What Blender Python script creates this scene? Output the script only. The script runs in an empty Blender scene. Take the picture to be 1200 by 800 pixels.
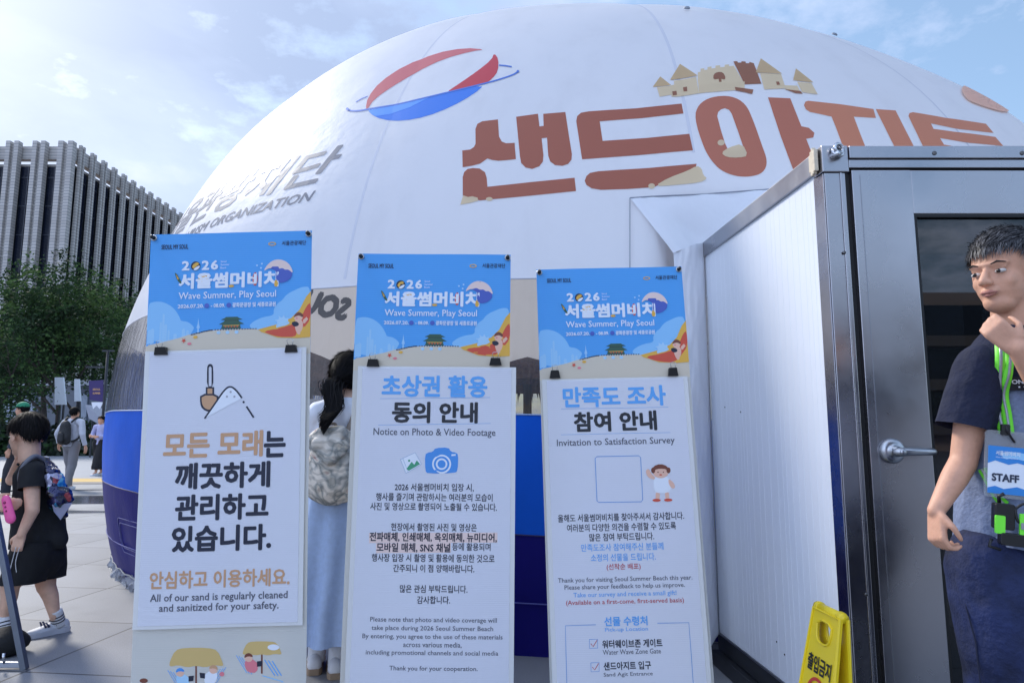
import bpy, bmesh, math, random
from mathutils import Vector, Matrix, noise, Quaternion
import numpy as np
R_ = math.radians
random.seed(7)
SC = bpy.context.scene
COL = SC.collection

# ------------------------------------------------------------------ camera
CAM_H = 1.15
FPX = 824.0
PITCH = math.atan(110 / 824)
cd = bpy.data.cameras.new('camera'); cam = bpy.data.objects.new('camera', cd); COL.objects.link(cam)
cam.location = (0, 0, CAM_H); cam.rotation_euler = (math.pi / 2 + PITCH, 0, 0)
cd.sensor_width = 36; cd.lens = FPX / 1200 * 36; cd.clip_start = .05; cd.clip_end = 2000
SC.camera = cam

# ------------------------------------------------------------------ sky, sun, exposure
SUN_EL, SUN_AZ = R_(38), R_(-48)          # azimuth from +Y, clockwise positive
w = bpy.data.worlds.new('World'); SC.world = w; w.use_nodes = True
nt = w.node_tree; nt.nodes.clear()
def N(tree, t, **kw):
    n = tree.nodes.new(t)
    for k, v in kw.items():
        if k in n.inputs: n.inputs[k].default_value = v
        else: setattr(n, k, v)
    return n
def ramp(tree, stops, inp, interp='LINEAR'):
    n = tree.nodes.new('ShaderNodeValToRGB'); cr = n.color_ramp; cr.interpolation = interp
    while len(cr.elements) < len(stops): cr.elements.new(.5)
    for e, (p, c) in zip(cr.elements, stops):
        e.position = p; e.color = (c[0], c[1], c[2], 1) if not isinstance(c, (int, float)) else (c, c, c, 1)
    tree.links.new(inp, n.inputs['Fac']); return n
sky = N(nt, 'ShaderNodeTexSky', sky_type='NISHITA', sun_disc=False)
sky.sun_elevation = SUN_EL; sky.sun_rotation = SUN_AZ; sky.air_density = 1.0; sky.dust_density = 1.0; sky.ozone_density = 1.5
tc = N(nt, 'ShaderNodeTexCoord'); sep = N(nt, 'ShaderNodeSeparateXYZ'); nt.links.new(tc.outputs['Generated'], sep.inputs[0])
def M(tree, op, a, b=None, c=None):
    n = tree.nodes.new('ShaderNodeMath'); n.operation = op
    for i, v in enumerate((a, b, c)):
        if v is None: continue
        if isinstance(v, (int, float)): n.inputs[i].default_value = v
        else: tree.links.new(v, n.inputs[i])
    return n.outputs[0]
zc = M(nt, 'ADD', M(nt, 'MAXIMUM', sep.outputs[2], 0.0), .22)
cx = M(nt, 'DIVIDE', sep.outputs[0], zc); cy = M(nt, 'DIVIDE', sep.outputs[1], zc)
comb = N(nt, 'ShaderNodeCombineXYZ'); nt.links.new(cx, comb.inputs[0]); nt.links.new(cy, comb.inputs[1])
n1 = N(nt, 'ShaderNodeTexNoise', Scale=1.15, Detail=8.0, Roughness=.58, Distortion=.35); nt.links.new(comb.outputs[0], n1.inputs['Vector'])
n2 = N(nt, 'ShaderNodeTexNoise', Scale=7.0, Detail=6.0, Roughness=.62); nt.links.new(comb.outputs[0], n2.inputs['Vector'])
# more cloud to the left (-x), broken cloud to the right
bias = M(nt, 'ADD', M(nt, 'MULTIPLY', M(nt, 'MAXIMUM', M(nt, 'MULTIPLY', cx, -1.0), -.22), .22), .015)
cl = M(nt, 'ADD', M(nt, 'ADD', M(nt, 'MULTIPLY', n1.outputs[0], .62), M(nt, 'MULTIPLY', n2.outputs[0], .52)), bias)
cover = ramp(nt, [(.50, 0.0), (.66, 1.0)], cl)
n3 = N(nt, 'ShaderNodeTexNoise', Scale=.85, Detail=7.0, Roughness=.55, Distortion=.3); n3.inputs['Vector'].default_value = (0, 0, 0)
mp = N(nt, 'ShaderNodeMapping'); mp.inputs['Location'].default_value = (3.1, 1.7, 0); nt.links.new(comb.outputs[0], mp.inputs[0]); nt.links.new(mp.outputs[0], n3.inputs['Vector'])
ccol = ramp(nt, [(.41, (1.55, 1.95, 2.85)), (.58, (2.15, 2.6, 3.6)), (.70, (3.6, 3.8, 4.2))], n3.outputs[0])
for e in ccol.color_ramp.elements: pass
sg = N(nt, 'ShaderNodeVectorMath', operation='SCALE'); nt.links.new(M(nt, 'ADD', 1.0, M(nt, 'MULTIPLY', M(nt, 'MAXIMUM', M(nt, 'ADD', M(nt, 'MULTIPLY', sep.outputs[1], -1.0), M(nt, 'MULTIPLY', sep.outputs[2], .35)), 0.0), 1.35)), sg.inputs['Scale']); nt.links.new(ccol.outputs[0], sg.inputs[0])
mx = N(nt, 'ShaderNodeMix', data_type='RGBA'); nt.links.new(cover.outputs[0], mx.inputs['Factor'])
# sun glowing through the cloud at the upper left
dp = N(nt, 'ShaderNodeVectorMath', operation='DOT_PRODUCT'); nt.links.new(tc.outputs['Generated'], dp.inputs[0]); dp.inputs[1].default_value = (-.66, .60, .50)
gw = M(nt, 'MULTIPLY', M(nt, 'POWER', M(nt, 'MAXIMUM', dp.outputs['Value'], 0.0), 30.0), 1.0)
gv = N(nt, 'ShaderNodeVectorMath', operation='SCALE'); gv.inputs[0].default_value = (1.0, .93, .78); nt.links.new(gw, gv.inputs['Scale'])
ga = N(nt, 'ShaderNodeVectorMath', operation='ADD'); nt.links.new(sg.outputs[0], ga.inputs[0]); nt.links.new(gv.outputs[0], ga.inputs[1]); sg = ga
hz = N(nt, 'ShaderNodeVectorMath', operation='MULTIPLY_ADD'); nt.links.new(sky.outputs[0], hz.inputs[0]); hz.inputs[1].default_value = (.50, .52, .52); hz.inputs[2].default_value = (.45, .65, .9)
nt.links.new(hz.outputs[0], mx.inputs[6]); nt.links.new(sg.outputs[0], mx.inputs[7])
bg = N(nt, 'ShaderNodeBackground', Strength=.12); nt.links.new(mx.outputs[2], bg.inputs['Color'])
wo = N(nt, 'ShaderNodeOutputWorld'); nt.links.new(bg.outputs[0], wo.inputs[0])
sd = bpy.data.lights.new('sun', 'SUN'); sun = bpy.data.objects.new('sun', sd); COL.objects.link(sun)
sd.energy = 1.3; sd.angle = R_(12); sd.color = (1, .95, .87)
sdir = Vector((math.sin(SUN_AZ) * math.cos(SUN_EL), math.cos(SUN_AZ) * math.cos(SUN_EL), math.sin(SUN_EL)))
sun.rotation_euler = (-sdir).to_track_quat('-Z', 'Y').to_euler()
vs = SC.view_settings; vs.view_transform = 'Standard'; vs.look = 'None'; vs.exposure = 1.38; vs.gamma = 1; vs.use_curve_mapping = False
SC.cycles.use_denoising = True
SC.cycles.max_bounces = 8; SC.cycles.transparent_max_bounces = 16; SC.cycles.transmission_bounces = 6
SC.cycles.sample_clamp_indirect = 6

# ------------------------------------------------------------------ measuring: photo pixel -> ray -> point of the place
def ray(px, py):
    a = (px - 600) / FPX; b = (400 - py) / FPX
    return Vector((a, math.cos(PITCH) - b * math.sin(PITCH), math.sin(PITCH) + b * math.cos(PITCH)))
EYE = Vector((0, 0, CAM_H))
def at(px, py, Y=None, z=None):
    g = ray(px, py); t = Y / g.y if Y is not None else (z - CAM_H) / g.z
    return EYE + g * t

# ------------------------------------------------------------------ materials
def lin(c):
    r = []
    for v in c:
        v = v / 255; r.append(v / 12.92 if v <= .04045 else ((v + .055) / 1.055) ** 2.4)
    return tuple(r)
MC = {}
def mat(name, rgb, rough=.6, metal=0., var=None, bump=None, alpha=None, transl=0., spec=.5, sheen=0, coat=0, coords='Object'):
    """plain Principled with noise variation of colour (var = scale, amount), noise bump (scale, strength, distance), alpha, translucency"""
    if name in MC: return MC[name]
    m = bpy.data.materials.new(name); MC[name] = m; m.use_nodes = True; t = m.node_tree
    b = t.nodes['Principled BSDF']; out = t.nodes['Material Output']
    c = lin(rgb); b.inputs['Base Color'].default_value = (*c, 1); b.inputs['Roughness'].default_value = rough
    b.inputs['Metallic'].default_value = metal; b.inputs['Specular IOR Level'].default_value = spec
    if coat: b.inputs['Coat Weight'].default_value = coat; b.inputs['Coat Roughness'].default_value = .15
    co = N(t, 'ShaderNodeTexCoord')
    if var:
        n = N(t, 'ShaderNodeTexNoise', Scale=float(var[0]), Detail=6.0, Roughness=.6); t.links.new(co.outputs[coords], n.inputs['Vector'])
        a = var[1]
        r = ramp(t, [(.25, tuple(max(0, v * (1 - a)) for v in c)), (.75, tuple(min(1, v * (1 + a)) for v in c))], n.outputs[0])
        t.links.new(r.outputs[0], b.inputs['Base Color'])
    if bump:
        n = N(t, 'ShaderNodeTexNoise', Scale=float(bump[0]), Detail=5.0, Roughness=.6); t.links.new(co.outputs[coords], n.inputs['Vector'])
        bp = N(t, 'ShaderNodeBump', Strength=float(bump[1]), Distance=float(bump[2]) if len(bump) > 2 else .01)
        t.links.new(n.outputs[0], bp.inputs['Height']); t.links.new(bp.outputs[0], b.inputs['Normal'])
    last = b.outputs[0]
    if transl:
        tr = N(t, 'ShaderNodeBsdfTranslucent'); tr.inputs[0].default_value = (*c, 1)
        if var: t.links.new(r.outputs[0], tr.inputs[0])
        ms = N(t, 'ShaderNodeMixShader', Fac=transl); t.links.new(last, ms.inputs[1]); t.links.new(tr.outputs[0], ms.inputs[2]); last = ms.outputs[0]
    if alpha is not None:
        tr = N(t, 'ShaderNodeBsdfTransparent'); ms = N(t, 'ShaderNodeMixShader', Fac=alpha)
        t.links.new(tr.outputs[0], ms.inputs[1]); t.links.new(last, ms.inputs[2]); last = ms.outputs[0]
    t.links.new(last, out.inputs['Surface'])
    return m

def glassy(name, tint, rough, diffuse=.0, dcol=(200, 200, 205), bumps=None, fres=1.45):
    """clear sheet: tinted see-through + mirror reflection by fresnel + a little milky scatter"""
    m = bpy.data.materials.new(name); MC[name] = m; m.use_nodes = True; t = m.node_tree; t.nodes.clear()
    out = N(t, 'ShaderNodeOutputMaterial')
    tr = N(t, 'ShaderNodeBsdfTransparent'); tr.inputs[0].default_value = (*tint, 1)
    di = N(t, 'ShaderNodeBsdfDiffuse'); di.inputs[0].default_value = (*lin(dcol), 1)
    gl = N(t, 'ShaderNodeBsdfGlossy', Roughness=rough); gl.inputs[0].default_value = (1, 1, 1, 1)
    fr = N(t, 'ShaderNodeFresnel', IOR=fres)
    if bumps:
        co = N(t, 'ShaderNodeTexCoord'); n = N(t, 'ShaderNodeTexNoise', Scale=bumps[0], Detail=4.0); mp = N(t, 'ShaderNodeMapping'); mp.inputs['Scale'].default_value = bumps[2]
        t.links.new(co.outputs['Object'], mp.inputs[0]); t.links.new(mp.outputs[0], n.inputs['Vector'])
        bp = N(t, 'ShaderNodeBump', Strength=bumps[1], Distance=.03); t.links.new(n.outputs[0], bp.inputs['Height'])
        for q in (di, gl, fr): t.links.new(bp.outputs[0], q.inputs['Normal'])
    m1 = N(t, 'ShaderNodeMixShader', Fac=diffuse); t.links.new(tr.outputs[0], m1.inputs[1]); t.links.new(di.outputs[0], m1.inputs[2])
    m2 = N(t, 'ShaderNodeMixShader'); t.links.new(fr.outputs[0], m2.inputs[0]); t.links.new(m1.outputs[0], m2.inputs[1]); t.links.new(gl.outputs[0], m2.inputs[2])
    t.links.new(m2.outputs[0], out.inputs[0])
    return m

# ------------------------------------------------------------------ objects
def tag(o, label, cat, group=None, kind=None):
    if label: o['label'] = label
    if cat: o['category'] = cat
    if group: o['group'] = group
    if kind: o['kind'] = kind
    return o
def thing(name, label, cat, loc=(0, 0, 0), group=None, rot=None):
    o = bpy.data.objects.new(name, None); COL.objects.link(o); o.location = loc; o.empty_display_size = .1
    if rot is not None: o.rotation_euler = rot
    return tag(o, label, cat, group)
bpy.context.view_layer.update()
def link(name, me, mats, parent=None, smooth=False, keep=True):
    """mesh built in world coordinates; parented without moving when the parent is a plain translated empty"""
    o = bpy.data.objects.new(name, me); COL.objects.link(o)
    for m in (mats if isinstance(mats, (list, tuple)) else [mats]): me.materials.append(m)
    if smooth:
        for p in me.polygons: p.use_smooth = True
    if parent is not None:
        o.parent = parent
        if keep:
            off = Vector((0, 0, 0)); q = parent
            while q is not None: off += q.location; q = q.parent
            me.transform(Matrix.Translation(-off))
    return o
class MB:
    """collects shapes for ONE mesh"""
    def __init__(s): s.v = []; s.f = []; s.m = []
    def add(s, vs, fs, mi=0):
        k = len(s.v); s.v += [tuple(v) for v in vs]; s.f += [[i + k for i in f] for f in fs]; s.m += [mi] * len(fs); return s
    def quad(s, a, b, c, d, mi=0): return s.add([a, b, c, d], [[0, 1, 2, 3]], mi)
    def box(s, lo, hi, mi=0):
        (x0, y0, z0), (x1, y1, z1) = lo, hi
        return s.add([(x0, y0, z0), (x1, y0, z0), (x1, y1, z0), (x0, y1, z0), (x0, y0, z1), (x1, y0, z1), (x1, y1, z1), (x0, y1, z1)],
                     [[3, 2, 1, 0], [4, 5, 6, 7], [0, 1, 5, 4], [1, 2, 6, 5], [2, 3, 7, 6], [3, 0, 4, 7]], mi)
    def prism(s, poly, ev, mi=0):
        """closed prism: polygon of 3-D points swept by vector ev"""
        n = len(poly); ev = Vector(ev); top = [Vector(p) + ev for p in poly]
        fs = [list(range(n))[::-1], [n + i for i in range(n)]] + [[i, (i + 1) % n, n + (i + 1) % n, n + i] for i in range(n)]
        return s.add([Vector(p) for p in poly] + top, fs, mi)
    def tube(s, pts, rad, n=8, mi=0, caps=True):
        pts = [Vector(p) for p in pts]; k = len(pts)
        rad = [rad] * k if isinstance(rad, (int, float)) else rad
        vs = []; up = None
        for i, p in enumerate(pts):
            d = (pts[min(i + 1, k - 1)] - pts[max(i - 1, 0)])
            d = d.normalized() if d.length > 1e-9 else Vector((0, 0, 1))
            if up is None: up = d.orthogonal().normalized()
            up = (up - d * up.dot(d)); up = up.normalized() if up.length > 1e-6 else d.orthogonal().normalized()
            b = d.cross(up)
            for j in range(n):
                a = 2 * math.pi * j / n; vs.append(p + (up * math.cos(a) + b * math.sin(a)) * rad[i])
        fs = [[i * n + j, i * n + (j + 1) % n, (i + 1) * n + (j + 1) % n, (i + 1) * n + j] for i in range(k - 1) for j in range(n)]
        if caps: fs += [list(range(n))[::-1], [(k - 1) * n + j for j in range(n)]]
        return s.add(vs, fs, mi)
    def cyl(s, p0, p1, r0, r1=None, n=20, mi=0): return s.tube([p0, p1], [r0, r0 if r1 is None else r1], n, mi)
    def ball(s, c, ax, n=12, mi=0):
        """ellipsoid, ax = three axis vectors"""
        c = Vector(c); vs = []; fs = []
        for i in range(n + 1):
            th = math.pi * i / n
            for j in range(2 * n):
                ph = math.pi * j / n
                vs.append(c + Vector(ax[0]) * (math.sin(th) * math.cos(ph)) + Vector(ax[1]) * (math.sin(th) * math.sin(ph)) + Vector(ax[2]) * math.cos(th))
        w = 2 * n
        fs = [[i * w + j, i * w + (j + 1) % w, (i + 1) * w + (j + 1) % w, (i + 1) * w + j] for i in range(n) for j in range(w)]
        return s.add(vs, fs, mi)
    def lathe(s, prof, c=(0, 0, 0), n=32, mi=0, axis=None):
        c = Vector(c); q = Vector((0, 0, 1)).rotation_difference(Vector(axis)) if axis is not None else Quaternion()
        vs = [c + q @ Vector((r * math.cos(2 * math.pi * j / n), r * math.sin(2 * math.pi * j / n), z)) for r, z in prof for j in range(n)]
        fs = [[i * n + j, i * n + (j + 1) % n, (i + 1) * n + (j + 1) % n, (i + 1) * n + j] for i in range(len(prof) - 1) for j in range(n)]
        return s.add(vs, fs, mi)
    def mesh(s, weld=False):
        me = bpy.data.meshes.new('m'); me.from_pydata(s.v, [], s.f); me.polygons.foreach_set('material_index', s.m)
        bm = bmesh.new(); bm.from_mesh(me)
        if weld: bmesh.ops.remove_doubles(bm, verts=bm.verts, dist=1e-5)
        bmesh.ops.recalc_face_normals(bm, faces=bm.faces); bm.to_mesh(me); bm.free(); return me
    def build(s, name, mats, parent=None, smooth=False, bevel=0, weld=False):
        me = s.mesh(weld)
        if bevel:
            bm = bmesh.new(); bm.from_mesh(me); bmesh.ops.remove_doubles(bm, verts=bm.verts, dist=1e-6)
            ed = [e for e in bm.edges if len(e.link_faces) == 2 and e.calc_face_angle(0) > .5]
            bmesh.ops.bevel(bm, geom=ed, offset=bevel, segments=2, affect='EDGES', profile=.6); bm.to_mesh(me); bm.free()
        return link(name, me, mats, parent, smooth)

# ---- flat shapes in 2-D (lettering, printed pictures)
TXT = {}
def text2d(s, bold=0., res=3):
    """outline lettering as a flat triangulated mesh scaled to the unit box"""
    k = (s, bold, res)
    if k in TXT: return TXT[k]
    c = bpy.data.curves.new('t', 'FONT'); c.body = s; c.size = 1; c.resolution_u = res; c.fill_mode = 'FRONT'
    o = bpy.data.objects.new('t', c); COL.objects.link(o); bpy.context.view_layer.update()
    me = bpy.data.meshes.new_from_object(o.evaluated_get(bpy.context.evaluated_depsgraph_get()))
    v = np.array([q.co[:2] for q in me.vertices]); f = [list(p.vertices) for p in me.polygons]
    bpy.data.objects.remove(o); bpy.data.curves.remove(c); bpy.data.meshes.remove(me)
    n0 = len(v); v = np.c_[v, np.zeros(n0)]; nc = 0 if bold < .004 else (4 if bold < .022 else 8); vs = [v]; fs = list(f)
    for i in range(nc):      # a heavier stroke: the outline again, nudged round by the stroke gain, each copy a hair above the last
        a = 2 * math.pi * (i + .5) / nc; vs.append(v + [math.cos(a) * bold * .8, math.sin(a) * bold * .8, i + 1]); fs += [[q + n0 * (i + 1) for q in t_] for t_ in f]
    v = np.concatenate(vs); lo, hi = v.min(0), v.max(0); v[:, :2] = (v[:, :2] - lo[:2]) / (hi - lo)[:2]
    TXT[k] = ([tuple(q) for q in v], fs); return TXT[k]
def chaikin(p, it=2, closed=True):
    for _ in range(it):
        q = []; n = len(p)
        for i in range(n if closed else n - 1):
            a, b = p[i], p[(i + 1) % n]
            q += [(a[0] * .75 + b[0] * .25, a[1] * .75 + b[1] * .25), (a[0] * .25 + b[0] * .75, a[1] * .25 + b[1] * .75)]
        if not closed: q = [p[0]] + q + [p[-1]]
        p = q
    return p
def fill2d(outer, holes=()):
    c = bpy.data.curves.new('t', 'CURVE'); c.dimensions = '2D'; c.fill_mode = 'BOTH'
    for poly in (outer, *holes):
        s = c.splines.new('POLY'); s.points.add(len(poly) - 1); s.use_cyclic_u = True
        for pt, q in zip(s.points, poly): pt.co = (q[0], q[1], 0, 1)
    o = bpy.data.objects.new('t', c); COL.objects.link(o); bpy.context.view_layer.update()
    me = bpy.data.meshes.new_from_object(o.evaluated_get(bpy.context.evaluated_depsgraph_get()))
    v = [tuple(q.co[:2]) for q in me.vertices]; f = [list(p.vertices) for p in me.polygons]
    bpy.data.objects.remove(o); bpy.data.curves.remove(c); bpy.data.meshes.remove(me)
    return v, f
def ribbon2d(pts, wd):
    vs = []; n = len(pts)
    wd = [wd] * n if isinstance(wd, (int, float)) else wd
    for i, p in enumerate(pts):
        a = pts[max(i - 1, 0)]; b = pts[min(i + 1, n - 1)]; dx, dy = b[0] - a[0], b[1] - a[1]; l = math.hypot(dx, dy) or 1
        vs += [(p[0] - dy / l * wd[i] / 2, p[1] + dx / l * wd[i] / 2), (p[0] + dy / l * wd[i] / 2, p[1] - dx / l * wd[i] / 2)]
    return vs, [[2 * i, 2 * i + 1, 2 * i + 3, 2 * i + 2] for i in range(n - 1)]
def cut2d(vf, step):
    """cut a flat mesh along a square grid so it can follow a curved surface"""
    v, f = vf; bm = bmesh.new(); bv = [bm.verts.new((q[0], q[1], 0)) for q in v]
    for q in f:
        try: bm.faces.new([bv[i] for i in q])
        except ValueError: pass
    for ax in (0, 1):
        a = min(q[ax] for q in v); b = max(q[ax] for q in v); k = math.floor(a / step) + 1
        while k * step < b:
            co = [0, 0, 0]; no = [0, 0, 0]; co[ax] = k * step; no[ax] = 1
            bmesh.ops.bisect_plane(bm, geom=bm.verts[:] + bm.edges[:] + bm.faces[:], plane_co=co, plane_no=no); k += 1
    bmesh.ops.triangulate(bm, faces=[q for q in bm.faces if len(q.verts) > 4])
    bm.verts.index_update(); r = ([tuple(q.co[:2]) for q in bm.verts], [[x.index for x in q.verts] for q in bm.faces]); bm.free(); return r
def ellipse(cx_, cy_, rx, ry, n=28): return [(cx_ + rx * math.cos(2 * math.pi * i / n), cy_ + ry * math.sin(2 * math.pi * i / n)) for i in range(n)]

class Panel:
    """a hanging flat sheet: origin top-left, eu to the right, ev down, n towards the viewer, with a gentle wave"""
    def __init__(s, O, TR, BL, wave=0.0, seed=0):
        s.O = Vector(O); s.eu = (Vector(TR) - s.O).normalized(); s.W = (Vector(TR) - s.O).length
        d = Vector(BL) - s.O; d = d - s.eu * d.dot(s.eu); s.ev = d.normalized(); s.n = s.ev.cross(s.eu).normalized()
        if s.n.dot(EYE - s.O) < 0: s.n = -s.n
        s.wave = wave; s.seed = seed
    def loc(s, px, py):
        g = ray(px, py); t = (s.O - EYE).dot(s.n) / g.dot(s.n); p = EYE + g * t - s.O
        return p.dot(s.eu), p.dot(s.ev)
    def pt(s, u, v, lift=0.):
        wv = s.wave * noise.noise((u * 3.1 + s.seed, v * 1.6, s.seed)) if s.wave else 0
        return s.O + s.eu * u + s.ev * v + s.n * (wv + lift)
    def put(s, mb, vf, lift, mi=0, step=.06):
        lift *= .3
        v, f = cut2d(vf, step) if step else vf
        mb.add([s.pt(q[0], q[1], lift + (q[2] * 5e-5 if len(q) > 2 else 0)) for q in v], f, mi)
    def text(s, mb, st, xl, xr, yc, h, mi=0, bold=.0, lift=.002, y2=None, res=2):
        """lettering spanning photo pixels xl..xr, centred on yc (photo pixel at mid-line), h pixels tall"""
        ym = yc
        u0, v0 = s.loc(xl, ym); u1, v1 = s.loc(xr, ym if y2 is None else y2)
        um, vt = s.loc((xl + xr) / 2, ym - h / 2); _, vb = s.loc((xl + xr) / 2, ym + h / 2)
        vm = (vt + vb) / 2; hh = (vb - vt)
        v, f = text2d(st, bold, res)
        s.put(mb, ([(u0 + a * (u1 - u0), vm + hh / 2 - b * hh, l_) for a, b, l_ in v], f), lift, mi, None)
    def poly(s, mb, pts, lift, mi=0, holes=(), step=.06, px=True):
        q = (lambda p: [s.loc(*a) for a in p]) if px else (lambda p: p)
        s.put(mb, fill2d(q(pts), [q(h) for h in holes]), lift, mi, step)
    def stroke(s, mb, pts, wd, lift, mi=0, px=True):
        q = [s.loc(*a) for a in pts] if px else pts
        s.put(mb, ribbon2d(q, wd), lift, mi, .06)
    def sheet(s, mb, u0, u1, v0, v1, lift=0., mi=0, n=(14, 30), thick=.0012):
        nu, nv = n; vs = []
        for k in (0, 1):
            for j in range(nv + 1):
                for i in range(nu + 1):
                    vs.append(s.pt(u0 + (u1 - u0) * i / nu, v0 + (v1 - v0) * j / nv, lift - k * thick))
        w_ = nu + 1; q = w_ * (nv + 1)
        fs = [[j * w_ + i, j * w_ + i + 1, (j + 1) * w_ + i + 1, (j + 1) * w_ + i] for j in range(nv) for i in range(nu)]
        fs += [[q + a for a in f[::-1]] for f in fs]
        rim = []                                   # the thin edge has its own corners so the face stays flat-shaded to the border
        for j in range(nv):
            for c_ in (0, nu): rim.append([j * w_ + c_, (j + 1) * w_ + c_, q + (j + 1) * w_ + c_, q + j * w_ + c_])
        for i in range(nu):
            for r in (0, nv): rim.append([r * w_ + i, r * w_ + i + 1, q + r * w_ + i + 1, q + r * w_ + i])
        for f in rim: k = len(vs); vs += [vs[i] for i in f]; fs.append([k, k + 1, k + 2, k + 3])
        mb.add(vs, fs, mi)
# ================================================================== SETTING
# ---- plaza: one sheet; granite slabs 0.9 m, thin joints, damp patches
def ground_mat():
    m = bpy.data.materials.new('granite_paving'); m.use_nodes = True; t = m.node_tree; b = t.nodes['Principled BSDF']
    co = N(t, 'ShaderNodeTexCoord'); mp = N(t, 'ShaderNodeMapping'); mp.inputs['Rotation'].default_value = (0, 0, R_(7)); mp.inputs['Location'].default_value = (.12, .28, 0)
    t.links.new(co.outputs['Object'], mp.inputs[0])
    br = N(t, 'ShaderNodeTexBrick', Scale=1.0); br.offset = 0; br.squash = 1
    br.inputs['Mortar Size'].default_value = .008; br.inputs['Mortar Smooth'].default_value = .3; br.inputs['Brick Width'].default_value = .9; br.inputs['Row Height'].default_value = .9; br.inputs['Bias'].default_value = 0
    br.inputs['Color1'].default_value = (.205, .21, .225, 1); br.inputs['Color2'].default_value = (.25, .255, .27, 1); br.inputs['Mortar'].default_value = (.06, .06, .065, 1)
    t.links.new(mp.outputs[0], br.inputs['Vector'])
    n = N(t, 'ShaderNodeTexNoise', Scale=.9, Detail=8.0, Roughness=.65); t.links.new(co.outputs['Object'], n.inputs['Vector'])
    n2 = N(t, 'ShaderNodeTexNoise', Scale=160.0, Detail=2.0); t.links.new(co.outputs['Object'], n2.inputs['Vector'])
    # water film: streaky patches about 9-16 m out
    mp2 = N(t, 'ShaderNodeMapping'); mp2.inputs['Scale'].default_value = (.22, .75, 1); t.links.new(co.outputs['Object'], mp2.inputs[0])
    n3 = N(t, 'ShaderNodeTexNoise', Scale=1.0, Detail=5.0, Roughness=.55, Distortion=.4); t.links.new(mp2.outputs[0], n3.inputs['Vector'])
    sp = N(t, 'ShaderNodeSeparateXYZ'); t.links.new(co.outputs['Object'], sp.inputs[0])
    band = M(t, 'SUBTRACT', 1.0, M(t, 'MINIMUM', M(t, 'DIVIDE', M(t, 'ABSOLUTE', M(t, 'SUBTRACT', sp.outputs[1], 13.2)), 4.2), 1.0))
    wet = ramp(t, [(.60, 0.), (.70, 1.)], M(t, 'ADD', M(t, 'MULTIPLY', n3.outputs[0], .95), M(t, 'MULTIPLY', band, .22)))
    st = ramp(t, [(.28, .66), (.46, .94), (.66, 1.10)], n.outputs[0])
    gr = ramp(t, [(.35, .86), (.65, 1.12)], n2.outputs[0])
    mu = N(t, 'ShaderNodeVectorMath', operation='MULTIPLY'); t.links.new(br.outputs[0], mu.inputs[0]); t.links.new(st.outputs[0], mu.inputs[1])
    mu2 = N(t, 'ShaderNodeVectorMath', operation='MULTIPLY'); t.links.new(mu.outputs[0], mu2.inputs[0]); t.links.new(gr.outputs[0], mu2.inputs[1])
    mxx = N(t, 'ShaderNodeMix', data_type='RGBA'); t.links.new(wet.outputs[0], mxx.inputs['Factor']); t.links.new(mu2.outputs[0], mxx.inputs[6])
    dk = N(t, 'ShaderNodeVectorMath', operation='SCALE'); dk.inputs['Scale'].default_value = .38; t.links.new(mu2.outputs[0], dk.inputs[0]); t.links.new(dk.outputs[0], mxx.inputs[7])
    t.links.new(mxx.outputs[2], b.inputs['Base Color'])
    rr = ramp(t, [(0., .52), (1., .10)], wet.outputs[0]); rn = ramp(t, [(.3, .85), (.7, 1.25)], n.outputs[0])
    t.links.new(M(t, 'MULTIPLY', rr.outputs[0], rn.outputs[0]), b.inputs['Roughness'])
    bp = N(t, 'ShaderNodeBump', Strength=.25, Distance=.004); t.links.new(M(t, 'ADD', M(t, 'MULTIPLY', n2.outputs[0], .3), M(t, 'MULTIPLY', br.outputs[1], -1.0)), bp.inputs['Height']); t.links.new(bp.outputs[0], b.inputs['Normal'])
    return m
MB().quad((-400, -120, 0), (400, -120, 0), (400, 500, 0), (-400, 500, 0)).build('ground', ground_mat())['kind'] = 'structure'
def strip(name, y0, y1, z, m):
    o = MB().box((-150, y0, .0005), (150, y1, z)).build(name, m); o['kind'] = 'structure'; return o
strip('kerb', 17.1, 17.75, .012, mat('kerb_stone', (112, 104, 100), .5, var=(3, .2)))
strip('tactile_paving', 17.76, 19.2, .010, mat('tactile_yellow', (196, 160, 84), .7, var=(1.5, .15)))
strip('pavement', 19.22, 58, .006, mat('pale_paving', (138, 142, 150), .5, var=(.6, .08)))

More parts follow.
